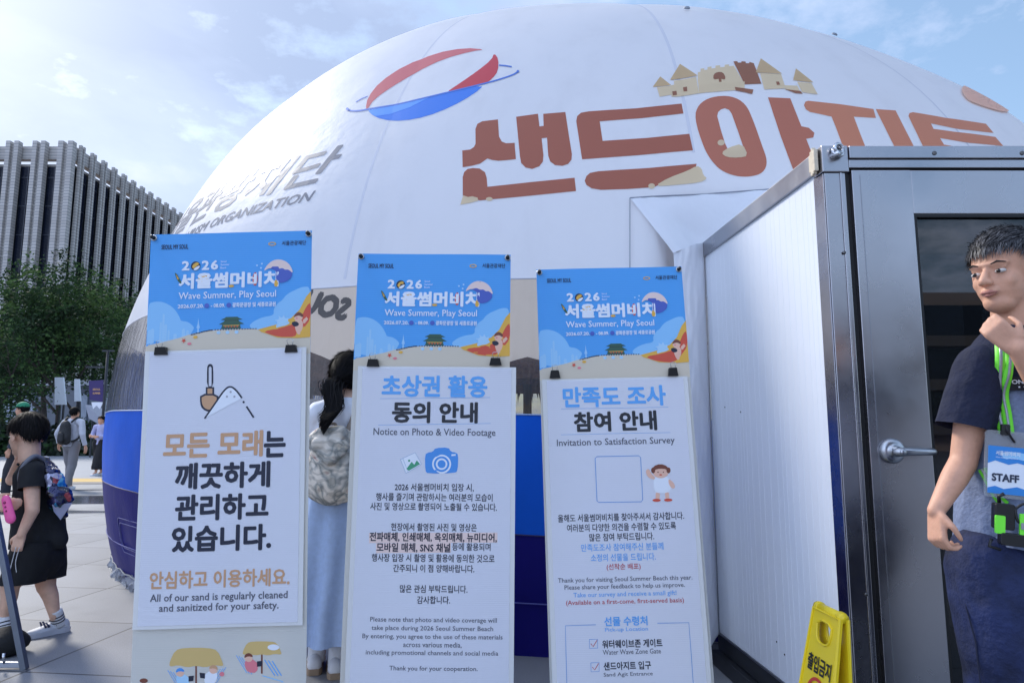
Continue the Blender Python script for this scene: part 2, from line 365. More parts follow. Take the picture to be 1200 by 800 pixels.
# ---- office block far left
def office():
    stone = mat('fin_stone', (150, 144, 140), .8, var=(.35, .14), bump=(1.2, .4, .05))
    band = bpy.data.materials.new('fin_banded_stone'); band.use_nodes = True; t = band.node_tree; b = t.nodes['Principled BSDF']
    co = N(t, 'ShaderNodeTexCoord'); br = N(t, 'ShaderNodeTexBrick', Scale=1.0); br.offset = .5
    mp = N(t, 'ShaderNodeMapping'); mp.inputs['Rotation'].default_value = (R_(90), 0, 0); t.links.new(co.outputs['Object'], mp.inputs[0])
    ad = N(t, 'ShaderNodeSeparateXYZ'); t.links.new(co.outputs['Object'], ad.inputs[0]); cb = N(t, 'ShaderNodeCombineXYZ')
    t.links.new(M(t, 'ADD', ad.outputs[0], ad.outputs[1]), cb.inputs[0]); t.links.new(ad.outputs[2], cb.inputs[1]); t.links.new(cb.outputs[0], br.inputs['Vector'])
    br.inputs['Brick Width'].default_value = 9.0; br.inputs['Row Height'].default_value = .36; br.inputs['Mortar Size'].default_value = .07
    br.inputs['Color1'].default_value = (.42, .385, .36, 1); br.inputs['Color2'].default_value = (.50, .465, .44, 1); br.inputs['Mortar'].default_value = (.30, .29, .29, 1)
    t.links.new(br.outputs[0], b.inputs['Base Color']); b.inputs['Roughness'].default_value = .85
    gl = mat('office_glass', (26, 32, 48), .14, spec=.9, var=(.5, .35))
    mull = mat('mullion', (46, 50, 62), .4)
    X0 = -52.0; Y0 = 80.0; top = at(66, 168, Y=Y0).z; bt = top - 1.95
    r = thing('office_building', 'tall grey stone office block with vertical fins and dark glass behind the trees', 'building', (X0 - 20, Y0 + 20, 0))
    MB().box((X0 - 70, Y0 + .6, 0), (X0 - .6, Y0 + 46, top - 2.8)).build('wall', mat('office_core', (40, 44, 56), .5), r)
    MB().box((X0 - 70, Y0 + 9, top - 2.79), (X0 - 9, Y0 + 46, top - 2.0)).build('roof_house', stone, r)
    par = MB(); par.box((X0 - 70, Y0 + .12, bt), (X0 - .12, Y0 + .9, top - .35)).box((X0 - .9, Y0 + .92, bt), (X0 - .12, Y0 + 46, top - .35)); par.build('parapet', band, r)
    sl = MB(); sl.box((X0 - 70, Y0 + .3, top - 2.79), (X0 - .3, Y0 + .95, top - 2.5)).box((X0 - .95, Y0 + .97, top - 2.79), (X0 - .3, Y0 + 46, top - 2.5)); sl.build('ledge', stone, r)
    def window(p0, ax, n, wd, h0, h1):
        """one strip of dark glass between fins with its mullions"""
        m = MB(); ax = Vector(ax); n = Vector(n)
        a = Vector(p0); m.quad(a + Vector((0, 0, h0)), a + ax * wd + Vector((0, 0, h0)), a + ax * wd + Vector((0, 0, h1)), a + Vector((0, 0, h1)))
        o = m.build('window', gl, r)
        m = MB(); k = max(2, int(wd / .6))
        for i in range(1, k): 
            q = a + ax * wd * i / k; m.prism([q - ax * .04 + n * .01, q + ax * .04 + n * .01, q + ax * .04 + n * .12, q - ax * .04 + n * .12], (0, 0, h1), 0)
        z = 3.4
        while z < h1: m.prism([a + n * .012, a + ax * wd + n * .012, a + ax * wd + n * .06, a + n * .06], (0, 0, .16), 0); m.v[-8:] = [(v[0], v[1], v[2] + z) for v in m.v[-8:]]; z += 3.5
        m.build('mullion_grid', mull, o)
    def fin(cx_, cy_, ax, n, wd, pr=.75):
        """a pair of banded shafts with a recess between, standing proud of the glass"""
        m = MB(); ax = Vector(ax); n = Vector(n); c = Vector((cx_, cy_, 0))
        for s in (-1, 1):
            a = c + ax * s * wd * .33
            m.prism([a - ax * wd * .17, a + ax * wd * .17, a + ax * wd * .17 + n * pr, a - ax * wd * .17 + n * pr], (0, 0, top))
        m.prism([c - ax * wd * .158, c + ax * wd * .158, c + ax * wd * .158 + n * pr * .5, c - ax * wd * .158 + n * pr * .5], (0, 0, top - .25))
        m.build('column', band, r)
    # left face (towards the plaza): fins 3.1 m apart
    xs = [X0 - .75 - 3.15 * i for i in range(10)]
    for i, x in enumerate(xs):
        fin(x, Y0, (1, 0, 0), (0, -1, 0), 1.75 if i == 0 else 1.5)
        if i < 9: window((xs[i + 1] + .7, Y0 + .3, 0), (1, 0, 0), (0, -1, 0), 1.75, 0, top - 2.85)
    ys = [Y0 + 1.0 + 2.32 * i for i in range(16)]
    for i, y in enumerate(ys):
        fin(X0, y, (0, 1, 0), (1, 0, 0), .86, .34)
        if i < 15: window((X0 - .3, y + .42, 0), (0, 1, 0), (1, 0, 0), 1.50, 0, top - 2.85)
office()

# ---- trees between the plaza and the office block
LEAF = [mat('leaf_dark', (36, 54, 34), .75, transl=.2, spec=.2), mat('leaf_mid', (50, 74, 42), .75, transl=.25, spec=.2), mat('leaf_light', (74, 98, 54), .75, transl=.25, spec=.2)]
BARK = mat('bark', (58, 50, 46), .9, var=(3, .3))
def tree(label, x, y, h, cr, ch, base, n, seed, lean=0., leaf=.29, forks=1):
    rnd = random.Random(seed); r = thing('tree', label, 'tree', (x, y, 0), 'plaza trees in front of the office block')
    tk = MB(); tips = []
    def limb(p, d, ln, rd, lv):
        pts = [p]; dd = d.copy()
        for i in range(4):
            dd = (dd + Vector((rnd.uniform(-.22, .22), rnd.uniform(-.22, .22), rnd.uniform(-.05, .16)))).normalized(); pts.append(pts[-1] + dd * ln / 4)
        tk.tube(pts, [rd * (1 - .14 * i) for i in range(5)], 7)
        tips.append(pts[-1]); tips.append(pts[3])
        if lv < 3:
            for _ in range(rnd.choice((2, 3, 3))):
                a = rnd.uniform(0, 6.28); s = rnd.uniform(.5, 1.0)
                limb(pts[rnd.choice((2, 3, 4))], (dd * .9 + Vector((math.cos(a) * s, math.sin(a) * s, .15))).normalized(), ln * rnd.uniform(.55, .78), rd * .5, lv + 1)
    for k in range(forks):
        limb(Vector((x + k * .5, y, -.05)), Vector((lean + .18 * k, 0, 1)).normalized(), h * .38, .24 / (1 + .25 * k), 0)
    tk.build('trunk', BARK, r, smooth=True)
    cm = MB(); c0 = Vector((x, y, base + ch / 2)); cl = []
    while len(cl) < n:
        v = Vector((rnd.gauss(0, .5), rnd.gauss(0, .5), rnd.gauss(0, .5)))
        if v.length > 1.05: continue
        if noise.noise(v * 2.3 + Vector((seed, 0, 0))) < -.12: continue
        cl.append(c0 + Vector((v.x * cr, v.y * cr, v.z * ch / 2)) * (1 + .15 * noise.noise(v * 3)))
    cl += [t_ + Vector((0, 0, .3)) for t_ in tips if t_.z > base * .8]
    for c in cl:
        tone = noise.noise(c * .55) + rnd.gauss(0, .25)
        mi = 0 if tone < -.12 else (1 if tone < .28 else 2); k = rnd.randint(16, 26); sp = rnd.uniform(.26, .55)
        for _ in range(k):
            q = c + Vector((rnd.gauss(0, sp), rnd.gauss(0, sp), rnd.gauss(0, sp * .55)))
            a = Vector((rnd.gauss(0, 1), rnd.gauss(0, 1), rnd.gauss(0, .6))).normalized(); b = a.orthogonal().normalized(); b.rotate(Quaternion(a, rnd.uniform(0, 6.28)))
            s = leaf * rnd.uniform(.5, 1.0)
            cm.add([q - a * s * .6, q + b * s * .32, q + a * s * .6, q - b * s * .32], [[0, 1, 2, 3]], mi)
    me = bpy.data.meshes.new('m'); me.from_pydata(cm.v, [], cm.f); me.polygons.foreach_set('material_index', cm.m)
    link('crown', me, LEAF, r)
def px_x(px, Y): return (px - 600) / FPX * Y * 1.0
tree('tall full tree whose dark forked trunk stands nearest the kid with the bowl haircut', px_x(57, 46), 46, 13.5, 4.4, 8.4, 4.6, 430, 3, forks=2)
tree('leafy tree at the left edge of the photo in front of the office corner', px_x(5, 50), 50, 13, 4.4, 10.5, 2.2, 400, 11)
tree('slim tree with a thin dark trunk between the forked tree and the dome', px_x(88, 52), 52, 13.4, 3.8, 8.4, 5.6, 330, 19, lean=.04)
tree('loose light crown tree whose top shows just left of the white dome', px_x(140, 60), 60, 14.5, 4.6, 11, 3.2, 360, 23)
tree('tree mostly hidden behind the dome and the beach banner about sand', px_x(190, 64), 64, 15.5, 4.2, 10, 4, 260, 29)
tree('low drooping tree at the far left behind the green cap walker', px_x(-12, 40), 40, 8.5, 3.4, 7.5, .6, 260, 37, leaf=.22)
tree('rear tree filling the gap between the two left trunks', px_x(32, 66), 66, 15, 4.8, 9.5, 5.2, 260, 43)

def bush(label, x, y, rx, h, seed):
    rnd = random.Random(seed); cm = MB()
    for _ in range(210):
        v = Vector((rnd.gauss(0, .5), rnd.gauss(0, .5), abs(rnd.gauss(0, .55))))
        if v.length > 1.1: continue
        c = Vector((x + v.x * rx, y + v.y * .9, .1 + v.z * h * .8)); mi = 0 if rnd.random() < .75 else 1
        for _ in range(10):
            q = c + Vector((rnd.gauss(0, .22), rnd.gauss(0, .22), rnd.gauss(0, .2))); q.z = max(q.z, .02)
            a = Vector((rnd.gauss(0, 1), rnd.gauss(0, 1), rnd.gauss(0, 1))).normalized(); b = a.orthogonal().normalized(); s = rnd.uniform(.12, .24)
            cm.add([q - a * s, q + b * s * .6, q + a * s, q - b * s * .6], [[0, 1, 2, 3]], mi)
    me = bpy.data.meshes.new('m'); me.from_pydata(cm.v, [], cm.f); me.polygons.foreach_set('material_index', cm.m)
    o = link('shrub', me, [mat('shrub_dark', (30, 44, 30), .7), LEAF[1]]); tag(o, label, 'shrub', 'shrubs along the far edge of the plaza')
for i, (px, y, rx, h, lb) in enumerate([(-25, 39, 1.6, 1.9, 'dark shrub at the far left of the shrub row'), (12, 40, 1.7, 2.1, 'dark shrub beside the green cap walker'),
        (45, 41, 1.6, 1.8, 'dark shrub behind the head of the kid with the bowl haircut'), (92, 41, 1.8, 2.6, 'tallest dark shrub, right of the walker with the black backpack'),
        (128, 42, 1.6, 1.6, 'dark shrub against the left edge of the dome')]):
    bush(lb, px_x(px, y), y, rx, h, 60 + i)

# ---- things at the far edge of the plaza
pale = mat('pale_cladding', (186, 190, 198), .5, var=(.8, .1)); dkm = mat('dark_metal', (44, 46, 52), .45, metal=.3)
gy = mat('grey_glass', (96, 104, 118), .2, var=(.4, .3))
m = MB(); m.box((px_x(-30, 72), 72, 0), (px_x(170, 72), 76, 6.2)); b_ = thing('pavilion', 'low grey glass pavilion under the trees', 'building', (px_x(60, 72), 74, 0)); m.build('wall', gy, b_)
m = MB(); m.box((px_x(-32, 71.5), 71.4, 6.2), (px_x(172, 71.5), 76.4, 6.7)); m.build('roof', pale, b_)
for q, (a, c) in enumerate(((8, 22), (30, 43), (95, 104), (126, 150))):
    m = MB(); m.box((px_x(a, 71.9), 71.8, .2), (px_x(c, 71.9), 71.98, 5.4)); m.build('window', mat('pavilion_window', (150, 160, 176), .2, var=(.7, .25)), b_)
for lb, (x0, x1, y0, y1, sl) in (('white slanted information board under the trees', (64, 77, 442, 474, 3)), ('narrow white information board right of the slim trunk', (87, 94, 444, 470, 1.5))):
    Yb = 43; P = lambda a, b: at(a, b, Y=Yb)
    m = MB(); m.prism([P(x0, y0), P(x1 - sl, y0), P(x1, y1), P(x0, y1)], (0, .12, 0)); zb = P(x0, y1).z
    r = thing('information_board', lb, 'sign', (P(x0, y1).x, Yb, 0)); m.build('board', mat('white_board', (214, 218, 226), .5), r)
    m = MB(); x = P(x0, y1).x + .3; m.box((x - .05, Yb + .02, 0), (x + .05, Yb + .1, zb)); x = P(x1, y1).x - .15; m.box((x - .05, Yb + .02, 0), (x + .05, Yb + .1, zb)); m.build('post', dkm, r)
# purple street banner on a post
Yb = 34; P = lambda a, b, d=0: at(a, b, Y=Yb + d)
r = thing('street_banner', 'purple street banner on a dark pole near the dome edge', 'banner', (P(122, 470).x, Yb, 0))
m = MB(); m.cyl((P(122, 470).x, Yb, 0), (P(122, 470).x, Yb, P(122, 411).z), .06); m.build('pole', dkm, r, True)
m = MB(); m.box((P(101, 430).x, Yb - .03, P(100, 430).z - .04), (P(122, 430).x, Yb + .03, P(100, 430).z + .04)); m.box((P(120, 411).x, Yb - .03, P(122, 411).z - .04), (P(134, 411).x, Yb + .03, P(122, 411).z + .04)); m.build('arm', dkm, r)
m = MB(); m.prism([P(104, 446), P(121, 445), P(121, 471), P(105, 468)], (0, .03, 0)); bn = m.build('cloth', mat('purple_cloth', (58, 44, 98), .7), r)
m = MB()
for st, y, h in (('SEOUL', 455, 2.2), ('SUMMER', 459.5, 2.2)):
    v, f = text2d(st, .03); a, b = P(109, y + h), P(118, y); m.add([(a.x + (b.x - a.x) * q[0], Yb - .02 - q[2] * 1e-3, a.z + (b.z - a.z) * q[1]) for q in v], f)
m.build('lettering', mat('banner_gold', (222, 170, 120), .6), bn)
m = MB(); m.prism([P(107, 471), P(121, 471), P(117, 479), P(113, 475), P(109, 479)], (0, .03, 0)); m.build('tail', mat('white_cloth', (225, 225, 232), .7), r)
# grey shade sail / folded parasol by the dome
m = MB(); a = P(100, 486, 3); m.prism([P(100, 474, 3), P(121, 492, 3), P(121, 500, 3), P(104, 490, 3)], (0, 1.2, 0)); r = thing('shade_sail', 'grey slanting shade sail beside the dome edge', 'shade', (a.x, Yb + 3, 0))
m.build('cloth', mat('grey_sail', (150, 152, 164), .7), r)
m = MB(); x = P(103, 480, 3).x; m.cyl((x, Yb + 3.5, 0), (x, Yb + 3.5, P(103, 481, 3).z), .05); x = P(120, 495, 3).x; m.cyl((x, Yb + 3.5, 0), (x, Yb + 3.5, P(120, 494, 3).z), .05); m.build('post', dkm, r)

# ================================================================== DOME
DC = Vector((1.053, 9.019, 1.281)); DR = 5.429; DZ = 4.631
def dome_pt(th, z, off=0.):
    """azimuth th (0 = towards the camera, + to the right), height z"""
    k = math.sqrt(max(0, 1 - ((z - DC.z) / DZ) ** 2)); n = Vector((math.sin(th) * k / DR, -math.cos(th) * k / DR, (z - DC.z) / DZ ** 2)).normalized()
    return Vector((DC.x + math.sin(th) * DR * k, DC.y - math.cos(th) * DR * k, z)) + n * off
def smooth(a, b, x): t_ = min(1, max(0, (x - a) / (b - a))); return t_ * t_ * (3 - 2 * t_)
# the inflated shape is not a perfect ellipsoid: flatter crown, fuller shoulders (measured bulge in metres at azimuth, height)
_B = [(-1.044, .78, 0), (-1.036, .49, .016), (-1.028, .24, .021), (-1.041, 1.84, -.022), (-1.029, 2.23, -.021), (-1.014, 2.59, -.040), (-.979, 3.06, -.031), (-.908, 3.62, .001), (-.821, 4.04, .034), (-.711, 4.38, .054),
      (-.609, 4.59, .052), (-.477, 4.76, .049), (-.316, 4.90, .005), (-.046, 4.96, -.051), (.173, 4.88, -.058), (.324, 4.73, -.049), (.476, 4.44, -.025), (.582, 4.09, 0), (.653, 3.67, .074), (.70, 3.3, .06),
      (0, 1, 0), (0, 2, 0), (0, 3, 0), (.3, 2.5, 0), (-.4, 2.5, 0), (-.6, 1, 0), (0, 3.9, 0), (-.5, 3.5, 0), (.35, 3.4, 0)]
_BP = np.array([dome_pt(a, b) for a, b, _ in _B]); _G = np.exp(-((_BP[:, None] - _BP[None]) ** 2).sum(2) / (2 * .9 ** 2)); _W = np.linalg.solve(_G + .02 * np.eye(len(_B)), np.array([q[2] for q in _B]))
def bulge(th, z): return float(np.exp(-((_BP - np.array(dome_pt(th, z))) ** 2).sum(1) / (2 * .9 ** 2)) @ _W)
def skin_off(th, z):
    """how far the fabric bulges between its seams and ripples"""
    seam = abs(((th / (2 * math.pi) * 16) % 1) - .5) * 2
    return bulge(th, min(z, 5.9)) - .010 * seam ** 4 + .008 * noise.noise((math.sin(th) * 4, math.cos(th) * 4, z * 1.1)) + .018 * noise.noise((math.sin(th) * 1.5, math.cos(th) * 1.5, z * .5))
def dent(p):
    """the doorway: the dome is drawn back where the booth is plugged in"""
    w_ = smooth(.80, .97, p.x) * smooth(3.3, 3.0, p.x) * smooth(2.46, 2.30, p.z)
    if w_ > 0 and p.y < 4.15: p = Vector((p.x, p.y + (4.15 - p.y) * w_, p.z))
    return p
def dome_hit(px, py, far=False):
    g = ray(px, py); q_ = _hit(g, far, 0.)
    if not far:
        for _ in range(4): q_ = _hit(g, far, bulge(math.atan2(q_.x - DC.x, DC.y - q_.y), min(q_.z, 5.85)))
    return q_
def _hit(g, far, b_):
    s = Vector((1 / (DR + b_), 1 / (DR + b_), 1 / (DZ + b_))); o = Vector([(EYE[i] - DC[i]) * s[i] for i in range(3)]); d = Vector([g[i] * s[i] for i in range(3)])
    a, b, c = d.dot(d), o.dot(d), o.dot(o) - 1; D = b * b - a * c
    if D < 0: D = 0
    return EYE + g * ((-b + (1 if far else -1) * math.sqrt(D)) / a)
def dome_n(p): return Vector(((p.x - DC.x) / DR ** 2, (p.y - DC.y) / DR ** 2, (p.z - DC.z) / DZ ** 2)).normalized()
def on_dome(px, py, off=.008):
    p = dome_hit(px, py); th = math.atan2(p.x - DC.x, DC.y - p.y); return dome_pt(th, p.z, off + skin_off(th, p.z))
WHITE = bpy.data.materials.new('dome_fabric'); WHITE.use_nodes = True; t = WHITE.node_tree; b = t.nodes['Principled BSDF']
b.inputs['Roughness'].default_value = .38; cn = N(t, 'ShaderNodeTexCoord'); cm_ = N(t, 'ShaderNodeMapping'); cm_.inputs['Scale'].default_value = (2.2, 2.2, .35); cz = N(t, 'ShaderNodeTexNoise', Scale=1.6, Detail=7.0, Roughness=.65); t.links.new(cn.outputs['Object'], cm_.inputs[0]); t.links.new(cm_.outputs[0], cz.inputs['Vector']); cr_ = ramp(t, [(.28, (.79, .79, .82)), (.5, (.855, .855, .885)), (.8, (.87, .87, .90))], cz.outputs[0]); t.links.new(cr_.outputs[0], b.inputs['Base Color']); b.inputs['Specular IOR Level'].default_value = .5
co = N(t, 'ShaderNodeTexCoord'); n = N(t, 'ShaderNodeTexNoise', Scale=1.6, Detail=6.0, Roughness=.55); t.links.new(co.outputs['Object'], n.inputs['Vector'])
bp = N(t, 'ShaderNodeBump', Strength=.35, Distance=.05); t.links.new(n.outputs[0], bp.inputs['Height']); t.links.new(bp.outputs[0], b.inputs['Normal'])
rr = ramp(t, [(.3, .36), (.7, .56)], n.outputs[0]); t.links.new(rr.outputs[0], b.inputs['Roughness'])
tr = N(t, 'ShaderNodeBsdfTranslucent'); tr.inputs[0].default_value = (.86, .85, .87, 1); ms = N(t, 'ShaderNodeMixShader', Fac=.34)
t.links.new(b.outputs[0], ms.inputs[1]); t.links.new(tr.outputs[0], ms.inputs[2]); t.links.new(ms.outputs[0], t.nodes['Material Output'].inputs[0])
VINYL = glassy('clear_vinyl', (.62, .60, .57), .12, diffuse=.09, dcol=(170, 160, 152), bumps=(3.0, .5, (6, 6, .6)))
BLUE = mat('blue_vinyl', (20, 92, 206), .46, var=(2.5, .10), bump=(3, .25, .03), transl=.16, spec=.1)
NAVY = mat('navy_vinyl', (28, 26, 108), .5, var=(2.5, .15), bump=(3, .3, .03), transl=.04, spec=.06)
DOME = thing('inflatable_dome', 'huge white inflatable dome with clear window band over blue and navy bands', 'inflatable dome', (DC.x, DC.y, 0))
NSEG = 16
def z_win(th): return 1.97 + .10 * min(1, abs(th) / .8)
def z_blue(th): return 1.235 + .11 * min(1, abs(th) / .9)
def z_navy(th): return .61 + .16 * min(1, abs(th) / .9)
def dome_band(name, m, zlo, zhi, nz, nt_=256, fold=0., a0=-math.pi, a1=math.pi):
    vs = []; closed = a1 - a0 > 6.28
    for j in range(nz + 1):
        for i in range(nt_ + (0 if closed else 1)):
            th = a0 + (a1 - a0) * i / nt_; lo = zlo(th) if callable(zlo) else zlo; hi = zhi(th) if callable(zhi) else zhi; z = lo + (hi - lo) * j / nz
            o = skin_off(th, z) + fold * noise.noise((th * 26, z * 1.1, 3.3)) * math.sin(math.pi * j / nz)
            vs.append(dent(dome_pt(th, z, o)))
    c = nt_ if closed else nt_ + 1
    fs = [[j * c + i, j * c + (i + 1) % c, (j + 1) * c + (i + 1) % c, (j + 1) * c + i] for j in range(nz) for i in range(nt_ if not closed else c)]
    return MB().add(vs, fs).build(name, m, DOME, True)
def shell():
    vs = []; nt_ = 480; nz = 84
    for j in range(nz + 1):
        for i in range(nt_):
            th = -math.pi + 2 * math.pi * i / nt_; z0 = z_win(th); e0 = math.asin((z0 - DC.z) / DZ); e = e0 + (math.pi / 2 - .004 - e0) * j / nz; z = DC.z + DZ * math.sin(e)
            vs.append(dent(dome_pt(th, z, skin_off(th, z))))
    fs = [[j * nt_ + i, j * nt_ + (i + 1) % nt_, (j + 1) * nt_ + (i + 1) % nt_, (j + 1) * nt_ + i] for j in range(nz) for i in range(nt_)]
    fs.append([nz * nt_ + i for i in range(nt_)])
    MB().add(vs, fs).build('canopy', WHITE, DOME, True)
shell()
dome_band('clear_window', VINYL, z_blue, z_win, 14, 384, .02)
dome_band('blue_band', BLUE, z_navy, z_blue, 10, 384, .014)
dome_band('navy_skirt', NAVY, 0.0, z_navy, 10, 384, .016)
# welded seams down the canopy
seamm = mat('seam_tape', (214, 214, 222), .35, transl=.2)
for k in range(NSEG):
    th0 = 2 * math.pi * (k + .0) / NSEG
    if not -1.9 < ((th0 + math.pi) % (2 * math.pi)) - math.pi < 1.9: continue
    sm = MB(); vs = []
    for j in range(41):
        zs_ = 2.78 if .62 < DC.x + math.sin(th0) * DR * .98 < 3.3 and math.cos(th0) > 0 else z_win(th0); e0 = math.asin((zs_ - DC.z) / DZ); e = e0 + (math.pi / 2 - .03 - e0) * j / 40; z = DC.z + DZ * math.sin(e); wd = .010
        kk = max(.05, math.cos(e)); o = 0
        for s in (-1, 1): vs.append(dome_pt(th0 + s * wd / (DR * kk), z, .0009 + skin_off(th0 + s * wd / (DR * kk), z)))
    sm.add(vs, [[2 * j, 2 * j + 1, 2 * j + 3, 2 * j + 2] for j in range(40)]).build('seam', seamm, DOME, True)
# horizontal weld lines
def ring(name, m, zf, rad, off=.012, a0=-1.9, a1=1.9, n=160):
    return MB().tube([dent(dome_pt(a0 + (a1 - a0) * i / n, zf(a0 + (a1 - a0) * i / n), off + skin_off(a0 + (a1 - a0) * i / n, zf(a0 + (a1 - a0) * i / n)))) for i in range(n + 1)], rad, 6).build(name, m, DOME, True)
ring('window_hem', mat('window_hem', (190, 192, 200), .4), z_win, .004, .002)
ring('blue_hem', mat('blue_hem', (150, 170, 205), .4), z_blue, .004, .002)
ring('navy_hem', mat('navy_hem', (24, 24, 82), .4), z_navy, .004, .002)
ring('skirt_weld', mat('skirt_weld', (70, 74, 150), .35), lambda th: .28 + .05 * abs(th), .004, .004)
# stitched handle patch on the navy skirt at the left
pm = MB()
thp = math.atan2(dome_hit(152, 620).x - DC.x, DC.y - dome_hit(152, 620).y)
def rrect(cx_, cy_, hw, hh, r, n=5):
    out = []
    for sx, sy, a in ((1, 1, 0), (-1, 1, 90), (-1, -1, 180), (1, -1, 270)):
        out += [(cx_ + sx * (hw - r) + r * math.cos(R_(a + 90 * i / n)), cy_ + sy * (hh - r) + r * math.sin(R_(a + 90 * i / n))) for i in range(n + 1)]
    return out
for dh in (0, .035):
    q = rrect(0, 0, .32 - dh, .13 - dh, .06); q.append(q[0]); pm.tube([dome_pt(thp + a / DR, .40 + b, .012) for a, b in q], .003, 5)
pm.build('handle_patch', mat('patch_stitch', (84, 86, 150), .4), DOME, True)
# ruffled clear base film
rf = MB(); vs = []; nn = 220; rnd = random.Random(4)
for i in range(nn + 1):
    th = -1.75 + 1.25 * i / nn
    for j, (z, o) in enumerate(((.10, .012), (.065, .03), (.03, .045), (.004, .07))):
        vs.append(dome_pt(th, max(z + rnd.uniform(-.02, .02) * (j < 3), .004), o + rnd.uniform(-.03, .03) * (j > 0) + .015 * math.sin(th * 60 + j)))
rf.add(vs, [[i * 4 + j, (i + 1) * 4 + j, (i + 1) * 4 + j + 1, i * 4 + j + 1] for i in range(nn) for j in range(3)]).build('base_film', glassy('crinkled_film', (.85, .86, .88), .15, .35, (205, 208, 214)), DOME)
MB().tube([dome_pt(-1.75 + 1.25 * i / 60, .10 + .006 * math.sin(i * 1.9), .03 + .006 * math.sin(i * 2.3)) for i in range(61)], .006, 6).build('tie_rope', mat('tie_rope', (150, 150, 150), .8), DOME, True)
# small fittings along the crest
fm = mat('fitting_grey', (130, 136, 146), .5)
for px, py in ((803, 13), (984, 34)):
    c = on_dome(px, py, .012); n = dome_n(c); MB().lathe([(0, 0), (.024, 0), (.024, .010), (.012, .018), (0, .018)], c, 14, axis=n).build('tie_fitting', fm, DOME, True)

# ---- prints on the dome
def dome_print(mb, vf, step=10, off=.0018, mi=0):
    v, f = cut2d(vf, step); mb.add([on_dome(a, b, off) for a, b in v], f, mi)
def zA(p): return [(x / 3.529 + 520, y / 3.53 + 60) for x, y in p]
def zB(p): return [(x / 2.6087 + 740, y / 2.61 + 60) for x, y in p]
def zC(p): return [(x / 4 + 380, y / 4 + 40) for x, y in p]
BR = [mat('title_print_dark', (172, 98, 76), .5, transl=.25), mat('title_print_mid', (192, 116, 92), .5, transl=.28), mat('title_print_light', (212, 138, 106), .5, transl=.32)]
tl = MB()
sieut = [(225, 286), (229, 355), (240, 375), (258, 382), (293, 380), (298, 446), (262, 450), (225, 453), (200, 450), (180, 444), (150, 465), (115, 474), (78, 480), (77, 412), (110, 408), (125, 398), (132, 385), (132, 325), (140, 305), (160, 294)]
dome_print(tl, fill2d(zA(sieut)), mi=0)
dome_print(tl, fill2d(zA([(300, 275), (390, 262), (396, 313), (413, 311), (412, 262), (503, 254), (517, 345), (530, 425), (528, 448), (514, 465), (490, 473), (460, 470), (440, 455), (432, 432), (427, 358), (405, 361), (412, 430), (410, 455), (395, 475), (365, 486), (338, 480), (320, 462), (315, 435)])), mi=0)
dome_print(tl, fill2d(zA([(78, 520), (84, 500), (98, 487), (120, 483), (148, 485), (170, 500), (177, 522), (180, 560), (360, 540), (541, 522), (547, 577), (350, 597), (150, 616), (78, 604)])), mi=0)
dome_print(tl, fill2d(zA([(548, 290), (552, 270), (568, 256), (600, 250), (800, 235), (985, 212), (993, 252), (820, 275), (645, 290), (657, 370), (840, 356), (1018, 335), (1033, 403), (800, 428), (572, 446)])), mi=0)
dome_print(tl, fill2d(zA([(583, 535), (590, 515), (605, 502), (640, 495), (850, 480), (1048, 459), (1045, 472), (990, 500), (930, 530), (870, 560), (760, 568), (650, 572), (612, 566), (590, 552)])), mi=0)
dome_print(tl, fill2d(zB(chaikin([(193, 200), (205, 160), (245, 138), (305, 136), (350, 160), (375, 215), (400, 285), (418, 335), (405, 370), (365, 382), (320, 380), (275, 362), (245, 330), (222, 290)], 2)),
                      [zB([(263, 196), (266, 184), (275, 176), (287, 173), (299, 178), (307, 190), (326, 240), (343, 290), (330, 305), (300, 305), (288, 280), (275, 240)])]), mi=1)
dome_print(tl, fill2d(zB([(417, 142), (485, 145), (502, 185), (520, 228), (543, 233), (560, 248), (557, 262), (535, 266), (552, 308), (580, 372), (500, 372), (458, 260)])), mi=1)
dome_print(tl, fill2d(zB([(527, 165), (531, 155), (540, 152), (640, 162), (740, 176), (748, 203), (680, 199), (700, 250), (722, 305), (760, 372), (690, 372), (650, 295), (625, 230), (612, 199), (575, 191), (545, 185), (533, 177)])), mi=2)
dome_print(tl, fill2d(zB([(747, 176), (808, 180), (838, 238), (870, 300), (910, 372), (850, 372), (806, 292)])), mi=2)
dome_print(tl, fill2d(zB([(848, 197), (851, 188), (862, 185), (980, 203), (1090, 225), (1113, 253), (1010, 236), (918, 219), (926, 236), (1020, 247), (1118, 265), (1142, 293), (1040, 278), (946, 264), (958, 284), (1060, 300), (1160, 320), (1180, 350), (920, 345)])), mi=2)
tl.build('title_print', BR, DOME)
SANDS = [mat('print_sand', (226, 204, 168), .5, transl=.3), mat('print_sand_dark', (206, 176, 134), .5, transl=.3), mat('print_sand_brown', (158, 104, 78), .5, transl=.3)]
cs = MB()
def cst(pts, mi, off=.0075, f=zB): dome_print(cs, fill2d(f(pts)), 10, .0022 + (off - .006) * .4, mi)
cst([(78, 110), (120, 105), (124, 131), (86, 138)], 0); cst([(65, 110), (88, 78), (122, 103)], 1, .0095)
cst([(125, 122), (138, 120), (140, 132), (127, 134)], 2, .0115); cst([(120, 104), (135, 100), (137, 137), (123, 137)], 0, .008)
cst([(203, 92), (203, 66), (211, 65), (211, 56), (222, 55), (222, 60), (232, 59), (232, 52), (244, 50), (244, 56), (256, 55), (256, 48), (270, 47), (270, 53), (284, 52), (284, 46), (297, 45), (297, 50), (312, 49), (345, 104), (320, 118), (210, 124)], 0)
cst([(310, 36), (322, 36), (324, 40), (334, 40), (335, 36), (347, 37), (348, 42), (358, 42), (359, 38), (372, 42), (396, 102), (345, 104)], 2, .0085)
